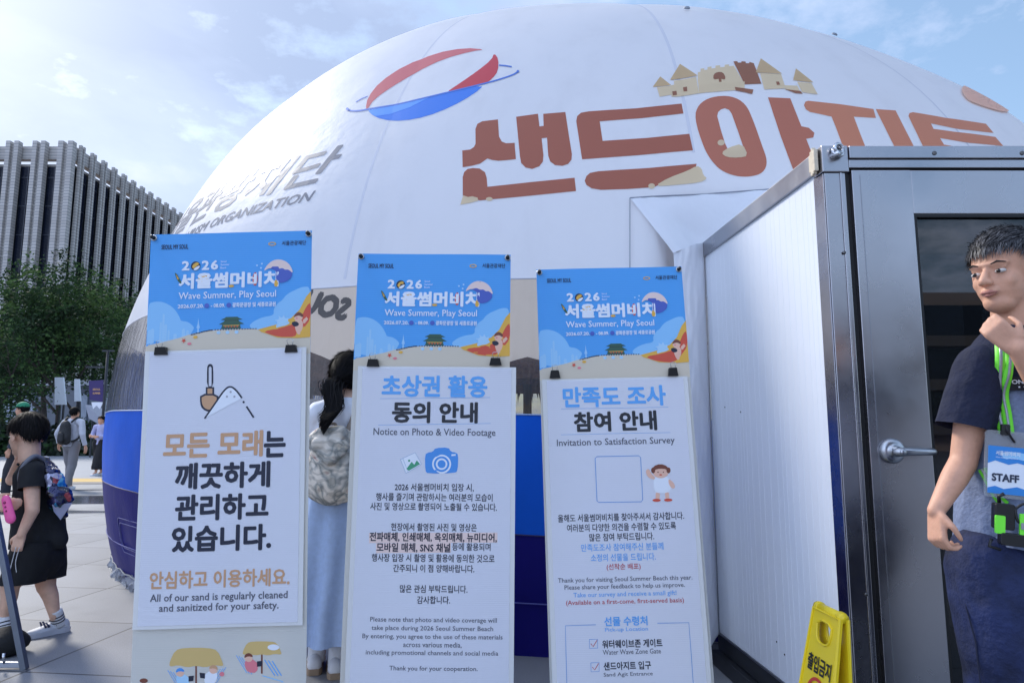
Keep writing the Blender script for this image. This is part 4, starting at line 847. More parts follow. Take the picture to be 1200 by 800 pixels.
def header_art(P, parent, W):
    """the beach picture printed on every banner; (u, v) in banner widths"""
    def S(p): return [(a * W, b * W) for a, b in p]
    art = MB(); L = [0.0012]
    def pl(pts, m_, sm=0, holes=()):
        L[0] += .0001; P.put(art, fill2d(S(chaikin(pts, sm) if sm else pts), [S(h_) for h_ in holes]), L[0], IX[m_], .05)
    def tx(st, u0, u1, v0, v1, m_, bold=.0, res=2, lift=.0078):
        v, f = text2d(st, bold, res); P.put(art, ([((u0 + a * (u1 - u0)) * W, (v1 - b * (v1 - v0)) * W, l_) for a, b, l_ in v], f), lift, IX[m_], None)
    pl([(0, .44), (.03, .425), (.08, .425), (.13, .445), (.17, .48), (.20, .53), (.205, .55), (.25, .555), (.285, .585), (.29, .60), (.25, .66), (0, .69)], CLD1, 2)
    pl([(1, .36), (.95, .355), (.90, .375), (.85, .40), (.82, .44), (.80, .45), (.77, .49), (.775, .53), (.70, .54), (.64, .57), (.62, .60), (.7, .63), (1, .63)], CLD1, 2)
    for a, b, c in ((.02, .60, .03), (.035, .59, .02), (.085, .55, .012), (.10, .50, .012), (.115, .565, .016), (.135, .60, .012), (.175, .625, .02), (.225, .595, .018), (.25, .605, .015)):
        pl([(a - c * .55, .69), (a - c * .55, b + .01), (a, b), (a + c * .55, b + .01), (a + c * .55, .68)], SKL)
    pl([(.305, .66), (.310, .60), (.303, .595), (.310, .57), (.314, .535), (.318, .57), (.325, .595), (.318, .60), (.323, .66)], SKL)
    pl([(0, .70), (.3, .66), (.7, .64), (1, .655), (1, .77), (0, .77)], SND); pl([(0, .695), (.06, .685), (.14, .668), (.20, .655), (.27, .632), (.34, .622), (.42, .61), (.60, .607), (.68, .612), (.72, .625), (.78, .65), (.88, .66), (1, .65), (1, .77), (0, .77)], SND, 1)
    for a, b in ((.27, .640), (.285, .638), (.30, .632), (.315, .630), (.33, .626), (.345, .622), (.36, .620), (.375, .617), (.39, .616)): pl([(a, b - .006), (a + .014, b - .008), (a + .014, b - .001), (a, b + .001)], NVY)
    for i in range(16): a = .415 + i * .0165; pl([(a, .607), (a + .008, .607), (a + .008, .613), (a, .613)], NVY)
    for a in (.44, .495, .55): pl(ellipse(a, .628, .012, .010, 12), CLD2)
    # gate with two green roofs
    pl([(.475, .55), (.56, .55), (.565, .607), (.47, .607)], NVY); pl([(.462, .575), (.568, .575), (.572, .60), (.458, .60)], GRN)
    pl([(.44, .578), (.47, .562), (.475, .556), (.56, .556), (.565, .562), (.595, .578), (.565, .580), (.47, .580)], GRN); pl([(.45, .550), (.478, .538), (.482, .533), (.553, .533), (.557, .538), (.585, .550), (.553, .553), (.482, .553)], GRN)
    pl([(.468, .584), (.566, .584), (.566, .588), (.468, .588)], YEL); pl([(.455, .598), (.575, .598), (.575, .606), (.455, .606)], GRN)
    for i in range(5): pl([(.478 + i * .018, .590), (.486 + i * .018, .590), (.486 + i * .018, .598), (.478 + i * .018, .598)], ORG)
    # slide
    pl([(1, .385), (.97, .42), (.93, .50), (.88, .55), (.80, .585), (.68, .615), (.70, .632), (.74, .645), (.80, .668), (.92, .675), (1, .665)], YEL)
    pl([(1, .455), (.975, .475), (.945, .54), (.90, .585), (.82, .61), (.71, .627), (.75, .648), (.81, .665), (.90, .672), (.955, .62), (1, .56)], ORG, 1)
    pl([(1, .60), (.97, .615), (.935, .645), (.92, .675), (1, .67)], YEL)
    # bather on the slide (generic)
    pl([(.90, .575), (.915, .56), (.95, .565), (.955, .60), (.945, .635), (.92, .645), (.905, .615)], SKIN_P, 2); pl(ellipse(.925, .545, .027, .026, 18), SKIN_P); pl([(.895, .548), (.905, .522), (.93, .512), (.955, .53), (.953, .55), (.93, .535), (.91, .54)], HAIRP, 1)
    pl([(.885, .575), (.91, .57), (.93, .585), (.925, .60), (.90, .605), (.885, .59)], NVY, 1); pl([(.953, .565), (.975, .545), (.985, .56), (.965, .585), (.955, .585)], SKIN_P); pl([(.905, .61), (.935, .625), (.94, .65), (.925, .655), (.912, .635)], SKIN_P, 1); pl(ellipse(.915, .552, .006, .004, 10), PNK)
    pl([(.785, .61), (.80, .57), (.775, .56), (.81, .555), (.80, .53), (.825, .55), (.835, .525), (.845, .555), (.865, .545), (.86, .57), (.875, .58), (.85, .595), (.82, .60)], CLD2, 1)
    # starfish and shells
    st = [(.23 + (.017 if i % 2 == 0 else .007) * math.cos(R_(90 + 36 * i)), .672 + (.017 if i % 2 == 0 else .007) * math.sin(R_(90 + 36 * i))) for i in range(10)]; pl(st, ORG)
    pl(ellipse(.265, .692, .013, .008, 12), PNK); pl(ellipse(.30, .652, .014, .009, 12), YEL)
    # title lock-up
    tx('SEOUL MY SOUL', .07, .235, .068, .098, NVY, .03); tx('서울관광재단', .815, .965, .062, .092, NVY, .02); pl(ellipse(.755, .08, .024, .012, 16), YEL, holes=[ellipse(.755, .08, .018, .007, 16)])
    tx('2', .20, .248, .175, .235, WHT, .05); tx('2', .323, .37, .175, .235, WHT, .05); tx('6', .38, .425, .175, .235, WHT, .05)
    pl(ellipse(.285, .208, .029, .029, 24), NVY); pl([(.262, .212), (.275, .192), (.297, .184), (.308, .196), (.29, .21), (.272, .226)], YEL, 1); pl([(.27, .229), (.29, .214), (.310, .205), (.312, .215), (.298, .232), (.283, .236)], WHT, 1)
    for i, wd in enumerate(('Seoul', 'Summer', 'Beach')): tx(wd, .44, .475 + .02 * (i == 1), .178 + i * .020, .190 + i * .020, WHT)
    tx('서울썸머비치', .185, .80, .252, .352, WHT, .06)
    pl(ellipse(.335, .285, .03, .024, 18), YEL); pl(ellipse(.335, .285, .02, .015, 16), WHT, holes=[ellipse(.335, .285, .015, .011, 14)])
    pl(ellipse(.655, .30, .016, .042, 20), ORG); pl(ellipse(.655, .30, .006, .034, 16), PNK)
    pl([(.155, .245), (.172, .255), (.192, .29), (.205, .315), (.195, .318), (.175, .295)], GRN, 1); pl([(.165, .255), (.185, .285), (.178, .292)], YEL)
    pl([(.49, .335), (.52, .332), (.53, .345), (.50, .352)], YEL, 1)
    pl([(.715, .25), (.735, .21), (.77, .185), (.81, .185), (.85, .205), (.875, .24), (.885, .285), (.865, .31), (.84, .325), (.80, .33), (.78, .30), (.79, .26), (.76, .24), (.735, .235)], WAV, 2)
    pl([(.705, .255), (.725, .215), (.765, .182), (.815, .180), (.86, .205), (.885, .25), (.885, .27), (.86, .245), (.84, .25), (.825, .235), (.80, .24), (.78, .225), (.755, .235), (.735, .235)], PCH, 2)
    for a, b in ((.665, .215), (.695, .205), (.69, .232)): pl(ellipse(a, b, .006, .006, 10), CLD2)
    pl([(.78, .30), (.80, .33), (.79, .355), (.77, .345)], YEL, 1)
    tx('Wave Summer, Play Seoul', .188, .785, .372, .428, WHT, .012)
    tx('2026.07.20.', .185, .345, .448, .472, WHT, .03); tx('- 08.09.', .388, .475, .448, .472, WHT, .03); tx('광화문광장 및 세종로공원', .52, .785, .445, .475, WHT, .035)
    for a, s_ in ((.363, '월'), (.498, '일')): pl(ellipse(a, .46, .015, .015, 18), WAV); tx(s_, a - .009, a + .009, .451, .469, WHT, .0, 1, .0095)
    o = art.build('printed_picture', INKS, None)
    return o
stand_m = mat('stand_pole', (58, 60, 64), .4, metal=.4); hookm = mat('hook_black', (22, 22, 24), .4); ringm = mat('grommet', (176, 180, 186), .25, metal=1.)
BNR = []
def banner(label, TL, TR, BLy, Yt, Yb, bl, seed, what):
    O = at(*TL, Y=Yt); Tr = at(*TR, Y=Yt + .0); Bl = at(*bl, Y=Yb)
    P = Panel(O, Tr, Bl, wave=.006, seed=seed); W = P.W; HB = (O.z - .12) / abs(P.ev.z)
    r = thing('beach_banner', label, 'banner', (O + P.eu * W / 2 + P.ev * HB), 'summer beach banners on stands')
    m = MB(); P.sheet(m, 0, W, 0, .765 * W, 0, 0, (32, 26)); P.sheet(m, 0, W, .765 * W, HB, 0, 1, (32, 48)); c = m.build('cloth', [HDR_BLUE, HDR_CREAM], r, True)
    o = header_art(P, c, W); o.parent = c; o.data.transform(Matrix.Translation(-r.location))
    for u, v in ((.02, .022), (.98, .022)):
        g = MB(); g.lathe([(.006, .0), (.0075, .003), (.011, .003), (.0125, 0)], P.pt(u * W, v * W, .002), 18, axis=P.n); g.build('grommet', ringm, r, True)
    s = thing('banner_stand', 'black X shaped stand behind the ' + what, 'banner stand', (O + P.eu * W / 2 + P.ev * HB - P.n * .06), 'x shaped banner stands')
    hub = P.pt(W / 2, HB * .56, -.20)
    for u, v in ((.02, .022), (.98, .022), (.03, .985 * HB / W), (.97, .985 * HB / W)):
        e = P.pt(u * W, v * W, -.012); pm_ = MB(); mid = hub.lerp(e, .55) - P.n * .02; pm_.tube([hub, mid, e], [.006, .005, .004], 8); po = pm_.build('pole', stand_m, s, True)
        hk = MB(); e2 = P.pt(u * W, v * W, .016); hk.tube([e, e2], [.0065, .006], 10); hk.ball(e2, [(.008, 0, 0), (0, .008, 0), (0, 0, .008)], 6); hk.build('hook', hookm, po, True)
    hm = MB(); hm.lathe([(0, -.025), (.022, -.025), (.024, 0), (.022, .025), (0, .025)], hub, 16, axis=P.n); hm.build('hub', hookm, s, True)
    ft = MB(); f0 = hub - P.n * .5; ft.tube([hub, Vector((f0.x, f0.y + .1, .01))], [.006, .005], 8); ft.build('rear_leg', stand_m, s, True)
    return P, W, HB
B1 = banner('beach banner hung with the sand hygiene notice, nearest the kid', (177, 275), (365.5, 270), 800, 2.60, 2.585, (153, 800), 1, 'banner with the sand hygiene notice')
B2 = banner('beach banner hung with the photo and video consent notice', (420, 297), (598.5, 298.5), 800, 2.715, 2.68, (408, 800), 2, 'banner with the photo consent notice')
B3 = banner('beach banner hung with the satisfaction survey notice, nearest the booth', (628.5, 316), (798.5, 312), 800, 2.87, 2.74, (641, 800), 3, 'banner with the survey notice')

def notice(label, P, tl, tr, bl, br_, hem=None):
    """white sheet clipped in front of a banner, with a clear cream margin"""
    u0, v0 = P.loc(*tl); u1, _ = P.loc(*tr); ub, v1 = P.loc(*bl); 
    u0 = (u0 + ub) / 2; u1 = (u1 + P.loc(*br_)[0]) / 2
    o = P.pt((u0 + u1) / 2, v1, .02); r = thing('notice_sheet', label, 'notice', o, 'notice sheets clipped to the banners')
    Q = Panel(P.O + P.n * .009, P.O + P.n * .009 + P.eu, P.O + P.n * .009 + P.ev, wave=.005, seed=P.seed + 20)
    m = MB(); Q.sheet(m, u0 + .018, u1 - .018, v0 + .006, v1 - (.012 if hem else 0), 0, 0, (24, 48)); m.build('sheet', SHEETM, r, True)
    m = MB(); Q.sheet(m, u0, u1, v0, v1, -.0012, 0, (24, 48), .0004); m.build('laminate_margin', EDGEM, r, True)
    return Q, r
LIFT = .0022
def letters(Q, r, name, m_, rows):
    mb = MB()
    for row in rows:
        st, x0, x1, yc, h = row[:5]; Q.text(mb, st, x0, x1, yc, h, 0, row[5] if len(row) > 5 else .02, LIFT)
    return mb.build(name, m_, r)
def zz(o, k): return lambda st, x0, x1, y, h, b=.02: (st, x0 / k + o[0], x1 / k + o[0], y / k + o[1], h / k, b)
# --- sheet 1: sand hygiene
Q, r = notice('white notice about regularly cleaned sand with a shovel drawing', B1[0], (168, 412), (362, 406), (160, 737), (353, 731), True)
letters(Q, r, 'tan_heading_lettering', TAN, [('모든 모래', 191.5, 308.5, 520.5, 31, .045)])
letters(Q, r, 'tan_closing_lettering', TAN, [('안심하고 이용하세요.', 175.5, 339.5, 677.5, 21, .035)])
letters(Q, r, 'heading_lettering', NVY, [('는', 309.5, 335, 520, 31, .05), ('깨끗하게', 205.5, 317, 556.5, 31, .05), ('관리하고', 205.5, 315, 593.5, 31, .05), ('있습니다.', 201.5, 318, 630, 31, .05)])
letters(Q, r, 'body_lettering', GRY, [('All of our sand is regularly cleaned', 176, 337, 699.5, 11.5, .02), ('and sanitized for your safety.', 186.5, 326.5, 711.5, 11.5, .02)])
z1 = lambda p: [(x / 2.963 + 150, y / 2.963 + 260) for x, y in p]
m = MB(); Q.poly(m, z1(chaikin([(274, 505), (278, 495), (285, 492), (292, 495), (296, 505), (296, 575), (274, 575)], 1)), .0022, 0, [z1([(280, 506), (285, 500), (290, 506), (290, 570), (280, 570)])])
Q.poly(m, z1([(270, 573), (299, 573), (299, 600), (270, 600)]), .0026, 0); Q.poly(m, z1([(276, 578), (293, 578), (293, 598), (276, 598)]), .003, 1)
Q.poly(m, z1(chaikin([(250, 596), (314, 596), (314, 630), (306, 650), (282, 660), (258, 650), (250, 630)], 1)), .0034, 0); Q.poly(m, z1(chaikin([(256, 602), (308, 602), (308, 628), (300, 645), (282, 653), (264, 645), (256, 628)], 1)), .0038, 1)
pk = chaikin([(266, 682), (300, 634), (335, 582), (355, 569), (375, 582), (396, 611)], 2, False); Q.poly(m, z1(pk), .0042, 2); Q.stroke(m, z1(pk), .0062, .0046, 0); Q.poly(m, z1(ellipse(402, 625, 4, 4, 12)), .0046, 0); Q.stroke(m, z1([(412, 640), (425, 660), (437, 679)]), .0062, .0046, 0)
for a, b in ((357, 590), (344, 606), (370, 606)): Q.poly(m, z1(ellipse(a, b, 4, 4, 10)), .005, 3)
m.build('shovel_drawing', [NVY, TAN, WHT, ink('pale_grey', (176, 176, 184))], r)
# parasol drawings low on banner 1's own cloth
P = B1[0]; z2 = lambda p: [(x / 2.857 + 140, y / 2.857 + 520) for x, y in p]
m = MB(); THT = ink('thatch', (214, 184, 118)); IL = INKS + [THT]; ti = len(INKS)
for ox, oy, sc_ in ((255, 682, 1.), (476, 660, .72)):
    T = lambda p: z2([(ox + x * sc_, oy + y * sc_) for x, y in p])
    P.stroke(m, T([(0, 50), (0, 150)]), .006, .0022, IX[HAIRP]); P.poly(m, T(chaikin([(-70, 8), (-40, 0), (40, 0), (72, 8), (90, 50), (92, 62), (60, 58), (30, 66), (0, 60), (-30, 66), (-60, 58), (-90, 64), (-88, 45)], 1)), .0026, ti)
for ox, oy, fl, hr in ((200, 765, 1, BBL), (315, 755, -1, TAN), (430, 715, 1, HAIRP)):
    T = lambda p: z2([(ox + x * fl, oy + y) for x, y in p])
    for k in range(3): P.stroke(m, T([(-40 + k * 9, -8 + k * 3), (-5 + k * 9, 50 + k * 3)]), .0022, .003, IX[LBL])
    P.poly(m, T(chaikin([(-10, 8), (12, 2), (34, 20), (30, 50), (0, 50), (-12, 28)], 1)), .0034, IX[WHT if hr is TAN else CLD2 if hr is BBL else PNK]); P.poly(m, T(ellipse(2, 2, 13, 12, 16)), .0038, IX[SKIN_P]); P.poly(m, T(chaikin([(-14, 2), (-10, -12), (4, -17), (16, -8), (15, -2), (0, -5)], 1)), .0042, IX[hr]); P.poly(m, T([(30, 12), (48, 10), (46, 28), (30, 30)]), .0046, IX[NVY])
for k in range(3): P.stroke(m, z2([(485 + k * 13, 722 + k * 2), (520 + k * 11, 775)]), .0035, .003, IX[LBL])
P.stroke(m, z2([(478, 775), (548, 795)]), .003, .003, IX[CLD1]); P.poly(m, z2(ellipse(515, 680, 20, 10, 14)), .003, IX[WHT]); P.poly(m, z2(ellipse(342, 770, 8, 8, 10)), .0046, IX[PNK]); P.poly(m, z2(ellipse(80, 792, 14, 8, 12)), .003, IX[HAIRP])
o = m.build('parasol_drawing', IL, None); bnr1 = [q for q in bpy.data.objects if q.name == 'beach_banner'][0]; o.data.transform(Matrix.Translation(-bnr1.location)); o.parent = bnr1
# --- sheet 2: photo consent
Q, r = notice('white notice on photo and video footage with a blue camera drawing', B2[0], (419, 429), (599, 425), (405, 815), (608, 815))
a = zz((400, 280), 3.2); b = zz((400, 530), 2.963)
letters(Q, r, 'blue_lettering', LBL, [a('초상권 활용', 152, 548, 552, 82, .045)])
letters(Q, r, 'heading_lettering', BLK, [a('동의 안내', 190, 512, 650, 80, .05)])
letters(Q, r, 'subheading_lettering', GRY, [a('Notice on Photo & Video Footage', 120, 578, 727, 34, .012)])
letters(Q, r, 'body_lettering', NVY, [b('2026 서울썸머비치 입장 시,', 185, 460, 121, 28), b('행사를 즐기며 관람하시는 여러분의 모습이', 120, 525, 155, 27), b('사진 및 영상으로 촬영되어 노출될 수 있습니다.', 100, 540, 188, 27),
    b('현장에서 촬영된 사진 및 영상은', 172, 470, 259, 27), b('전파매체, 인쇄매체, 옥외매체, 뉴미디어,', 98, 540, 294, 33, .035), b('모바일 매체, SNS 채널', 122, 378, 330, 33, .035), b('등에 활용되며', 385, 518, 327, 27),
    b('행사장 입장 시 촬영 및 활용에 동의한 것으로', 105, 532, 366, 28), b('간주되니 이 점 양해바랍니다.', 180, 462, 402, 27), b('많은 관심 부탁드립니다.', 203, 438, 473, 27), b('감사합니다.', 263, 378, 511, 27)])
letters(Q, r, 'small_lettering', GRY, [b(s_, x0, x1, y, 21, .008) for s_, x0, x1, y in (('Please note that photo and video coverage will', 100, 540, 582), ('take place during 2026 Seoul Summer Beach', 105, 527, 611), ('By entering, you agree to the use of these materials', 73, 560, 640), ('across various media,', 215, 418, 667), ('including promotional channels and social media', 85, 545, 696), ('Thank you for your cooperation.', 167, 473, 750))])
zc_ = lambda p: [(x / 2.963 + 400, y / 2.963 + 530) for x, y in p]; za_ = lambda p: [(x / 3.2 + 400, y / 3.2 + 280) for x, y in p]
m = MB(); Q.stroke(m, za_([(145, 598), (350, 596), (558, 594)]), .0016, .0022, 0); Q.stroke(m, za_([(138, 697), (350, 694), (560, 691)]), .0016, .0022, 0)
Q.poly(m, zc_(chaikin([(290, 8), (300, 0), (318, -3), (326, -16), (372, -18), (380, -3), (398, 0), (406, 8), (404, 62), (394, 71), (300, 73), (291, 64)], 1)), .0022, 1); Q.poly(m, zc_(ellipse(348, 40, 33, 33, 30)), .0026, 2); Q.poly(m, zc_(ellipse(348, 40, 27, 27, 30)), .003, 1); Q.poly(m, zc_(ellipse(348, 40, 20, 20, 26)), .0034, 2); Q.poly(m, zc_(ellipse(348, 40, 14, 14, 26)), .0038, 1); Q.poly(m, zc_([(382, 6), (397, 5), (397, 11), (382, 12)]), .0026, 2)
for dx, dy, lf in ((-8, 4, .0022), (0, 0, .0028)):
    q = [(213 + dx, 20 + dy), (256 + dx, 0 + dy), (278 + dx, 40 + dy), (232 + dx, 68 + dy)]; Q.poly(m, zc_(q), lf, 2); Q.stroke(m, zc_(q + [q[0]]), .0014, lf + .0003, 3)
Q.poly(m, zc_([(226, 56), (244, 32), (253, 42), (262, 27), (273, 40), (234, 63)]), .0034, 4); Q.poly(m, zc_(ellipse(235, 28, 4, 4, 10)), .0034, 4)
for x0, y0, x1, y1 in ((96, 277, 542, 312), (120, 313, 380, 347)): Q.poly(m, zc_([(x0, y0 + 2), (x1, y0), (x1, y1), (x0, y1 + 2)]), .0012, 5)
m.build('camera_drawing', [ink('rule_blue', (140, 180, 226)), BBL, WHT, ink('photo_line', (120, 160, 196)), ink('photo_green', (70, 160, 120)), PCH], r)
# --- sheet 3: survey (the code itself is left out, its frame stays)
Q, r = notice('white notice inviting to a satisfaction survey with a small child drawing', B3[0], (636.5, 445), (803.5, 440), (646, 815), (836, 815))
a = zz((610, 300), 3.476); b = zz((610, 520), 2.857)
letters(Q, r, 'blue_heading_lettering', LBL, [a('만족도 조사', 172, 592, 571, 84, .045)])
letters(Q, r, 'blue_body_lettering', LBL, [b('만족도조사 참여해주신 분들께', 203, 478, 344, 25, .015), b('소정의 선물을 드립니다.', 235, 452, 378, 25, .015), b('Take our survey and receive a small gift!', 177, 522, 503, 20, .008)])
letters(Q, r, 'pick_up_lettering', LBL, [b('선물 수령처', 280, 425, 592, 32, .035), b('Pick-up Location', 283, 427, 621, 17, .006)])
letters(Q, r, 'heading_lettering', BLK, [a('참여 안내', 217, 555, 672, 82, .05)])
letters(Q, r, 'subheading_lettering', GRY, [a('Invitation to Satisfaction Survey', 148, 628, 758, 36, .012)])
letters(Q, r, 'body_lettering', NVY, [b('올해도 서울썸머비치를 찾아주셔서 감사합니다.', 125, 547, 244, 26), b('여러분의 다양한 의견을 수렴할 수 있도록', 155, 520, 277, 26), b('많은 참여 부탁드립니다.', 230, 447, 310, 26), b('워터웨이브존 게이트', 273, 475, 667, 28, .03), b('샌드아지트 입구', 278, 437, 741, 28, .03)])
letters(Q, r, 'red_lettering', RED, [b('(선착순 배포)', 288, 402, 411, 24, .015), b('(Available on a first-come, first-served basis)', 152, 547, 528, 20, .008)])
letters(Q, r, 'small_lettering', GRY, [b('Thank you for visiting Seoul Summer Beach this year.', 125, 575, 453, 20, .008), b('Please share your feedback to help us improve.', 147, 550, 477, 20, .008), b('Water Wave Zone Gate', 275, 470, 694, 17, .006), b('Sand Agit Entrance', 278, 443, 771, 17, .006)])
zq = lambda p: [(x / 2.857 + 610, y / 2.857 + 520) for x, y in p]; za_ = lambda p: [(x / 3.476 + 610, y / 3.476 + 300) for x, y in p]
m = MB(); Q.stroke(m, za_([(165, 622), (380, 618), (602, 615)]), .0016, .0022, 0); Q.stroke(m, za_([(165, 727), (380, 722), (610, 718)]), .0016, .0022, 0)
Q.stroke(m, zq([(252, 604), (150, 607), (152, 700), (155, 805)]), .0022, .0022, 1); Q.stroke(m, zq([(458, 599), (563, 597), (571, 700), (578, 800)]), .0022, .0022, 1)
fr = [(250, 48), (256, 42), (395, 39), (402, 45), (409, 186), (404, 193), (262, 195), (256, 190)]; Q.stroke(m, zq(fr + [fr[0]]), .0026, .0022, 1)
for x, y in ((244, 668), (249, 746)):
    q = [(x - 14, y - 15), (x + 14, y - 16), (x + 14, y + 14), (x - 13, y + 15), (x - 14, y - 15)]; Q.stroke(m, zq(q), .0018, .0022, 1); Q.stroke(m, zq([(x - 9, y - 1), (x - 1, y + 9), (x + 12, y - 13)]), .0026, .0026, 2)
m.build('frame_drawing', [ink('rule_blue', (140, 180, 226)), ink('box_blue', (96, 150, 214)), RED], r)
m = MB(); pl = lambda p, i, l: Q.poly(m, zq(p), l, i)
pl(chaikin([(452, 160), (466, 160), (466, 186), (452, 186)], 1), 0, .0022); pl(chaikin([(482, 160), (496, 158), (498, 186), (486, 186)], 1), 0, .0022); pl(chaikin([(445, 112), (475, 106), (498, 112), (504, 158), (474, 166), (446, 160)], 1), 2, .0026)
pl(chaikin([(446, 120), (424, 110), (418, 88), (430, 82), (438, 100), (452, 112)], 1), 0, .003); pl(chaikin([(494, 115), (512, 128), (518, 146), (508, 150), (496, 136)], 1), 0, .003); pl(ellipse(469, 92, 27, 22, 24), 0, .0034); pl(chaikin([(438, 95), (444, 74), (468, 66), (492, 74), (500, 96), (488, 84), (466, 82), (450, 86)], 1), 1, .0038)
pl(ellipse(444, 88, 7, 10, 12), 1, .0042); pl(ellipse(495, 88, 7, 10, 12), 1, .0042); pl(ellipse(460, 94, 2, 2.5, 8), 1, .0042); pl(ellipse(478, 94, 2, 2.5, 8), 1, .0042); pl(ellipse(469, 103, 5, 2.5, 10), 3, .0042); pl(ellipse(455, 188, 14, 5, 14), 3, .0046); pl(ellipse(494, 187, 14, 5, 14), 3, .0046)
m.build('child_drawing', [SKIN_P, HAIRP, WHT, ORG], r)

# --- binder clips
clipm = mat('clip_black', (24, 24, 26), .35)
def clip(P, x0, x1, y0, y1, label):
    u0, v0 = P.loc(x0, y0); u1, v1 = P.loc(x1, y1); w_ = (u1 - u0); c = P.pt((u0 + u1) / 2, (v0 + v1) / 2, .0)
    r = thing('binder_clip', label, 'clip', P.pt((u0 + u1) / 2, v1, .02), 'binder clips holding the notices')
    pt = lambda u, v, l: P.pt((u0 + u1) / 2 + u, (v0 + v1) / 2 + v, l); hh = (v1 - v0) / 2; m = MB()
    prof = [(-.008, .006), (-.004, .030), (-.0 + hh * 0, .032)]
    vs = []
    for (v, l, k) in ((-hh, .002, .36), (-hh, .026, .36), (hh, .018, .5), (hh, .012, .5)): vs += [pt(-w_ * k, v, l), pt(w_ * k, v, l)]
    m.add(vs, [[0, 1, 3, 2], [2, 3, 5, 4], [4, 5, 7, 6], [6, 7, 1, 0], [0, 2, 4, 6], [1, 7, 5, 3]]); m.build('body', clipm, r, bevel=.0012)
    m = MB(); hw = w_ * .24; q = [(-hw * .75, -hh, .022), (-hw, -hh - .012, .030), (-hw * .9, -hh - .019, .031), (-hw * .4, -hh - .021, .031), (hw * .4, -hh - .021, .031), (hw * .9, -hh - .019, .031), (hw, -hh - .012, .030), (hw * .75, -hh, .028)]
    m.tube([pt(*k) for k in q], .0011, 6); m.build('wire_handle', CHROME, r, True)
for P, x0, x1, y0, y1, lb in ((B1[0], 183, 198.5, 407.5, 416, 'black binder clip at the left of the sand hygiene notice'), (B1[0], 335, 350, 405, 413, 'black binder clip at the right of the sand hygiene notice'),
    (B2[0], 431, 445.5, 421.5, 430, 'black binder clip at the left of the photo consent notice'), (B2[0], 573.5, 588, 420, 428.5, 'black binder clip at the right of the photo consent notice'),
    (B3[0], 643.5, 656.5, 435, 443.5, 'black binder clip at the left of the survey notice'), (B3[0], 781, 794, 432, 441, 'black binder clip at the right of the survey notice')): clip(P, x0, x1, y0, y1, lb)

# ================================================================== YELLOW FLOOR SIGN
YP = mat('sign_yellow', (236, 206, 26), .38, bump=(60, .12, .002), var=(5, .06)); r = thing('floor_sign', 'yellow folding no entry floor sign beside the steel booth corner', 'sign', (.99, 2.19, 0))
TLs, TRs = at(957.5, 709, z=.60), at(990, 725, z=.60); du = (TRs - TLs); W = du.length; du.normalize(); nrm = Vector((du.y, -du.x, 0)).normalized()
if nrm.x > 0: nrm = -nrm
cT = (TLs + TRs) / 2
def face(sgn):
    dn = (nrm * (.20 if sgn > 0 else .07) - UP).normalized()
    F = lambda u, v: cT + nrm * sgn * .012 + du * u + dn * v
    return F, dn
for sgn, nm in ((1, 'front_panel'), (-1, 'rear_panel')):
    F, dn = face(sgn); no = (du.cross(dn)); no = no if no.dot(nrm * sgn) > 0 else -no
    hw0, hw1, H_ = W / 2, W / 2 + .055, .605
    outer = chaikin([(-hw0, 0.004), (hw0, 0.004), (hw1, H_), (hw1 - .05, H_), (hw1 - .06, H_ - .02), (-hw1 + .06, H_ - .02), (-hw1 + .05, H_), (-hw1, H_)], 0); hole = chaikin([(-hw0 * .52, .030), (hw0 * .52, .030), (hw0 * .5, .078), (hw0 * .3, .098), (-hw0 * .3, .098), (-hw0 * .5, .078)], 1)
    v, f = fill2d(outer, [hole]); m = MB(); th = .007
    m.add([F(a, b) for a, b in v], f); m.add([F(a, b) - no * th for a, b in v], f)
    for lp in (outer, hole):
        k = len(lp); m.add([F(*p) for p in lp] + [F(*p) - no * th for p in lp], [[i, (i + 1) % k, k + (i + 1) % k, k + i] for i in range(k)])
    # raised rims
    for lp, rd in (([(a * .96, b) for a, b in outer] + [(outer[0][0] * .96, outer[0][1])], .005), (hole + [hole[0]], .004)): m.tube([F(*p) + no * .001 for p in lp], rd, 6)
    o = m.build(nm, YP, r)
    if sgn == 1:
        m = MB(); v, f = text2d('출입금지', .035, 3); m.add([F(-W * .42 + a * W * .84, .190 - b * -.0 - b * .052) + no * (.0025 + l_ * 5e-5) for a, b, l_ in v], f); m.build('lettering', mat('sign_black', (18, 18, 18), .5), o).data.transform(Matrix.Translation(Vector((0, 0, 0))))
        m = MB(); cc = .262; v, f = fill2d(ellipse(0, cc, .062, .062, 36), [ellipse(0, cc, .052, .052, 36)]); m.add([F(a, b) + no * .0026 for a, b in v], f, 0)
        v, f = ribbon2d([(-.038, cc - .038), (.038, cc + .038)], .011); m.add([F(a, b) + no * .0034 for a, b in v], f, 0)
        for pts in (ellipse(0, cc - .030, .010, .010, 16), [(-.018, cc - .016), (.018, cc - .016), (.018, cc + .012), (.010, cc + .012), (.008, cc + .045), (-.008, cc + .045), (-.010, cc + .012), (-.018, cc + .012)]):
            v, f = fill2d(pts); m.add([F(a, b) + no * .003 for a, b in v], f, 1)
        m.build('no_entry_symbol', [mat('sign_red', (196, 52, 40), .5), MC['sign_black']], o)
m = MB(); m.cyl(cT - du * W * .5, cT + du * W * .5, .014, n=14); 
for k in (-.42, -.36, .36, .42): m.cyl(cT + du * W * (k - .012), cT + du * W * (k + .012), .017, n=14)
m.build('hinge', YP, r, True)

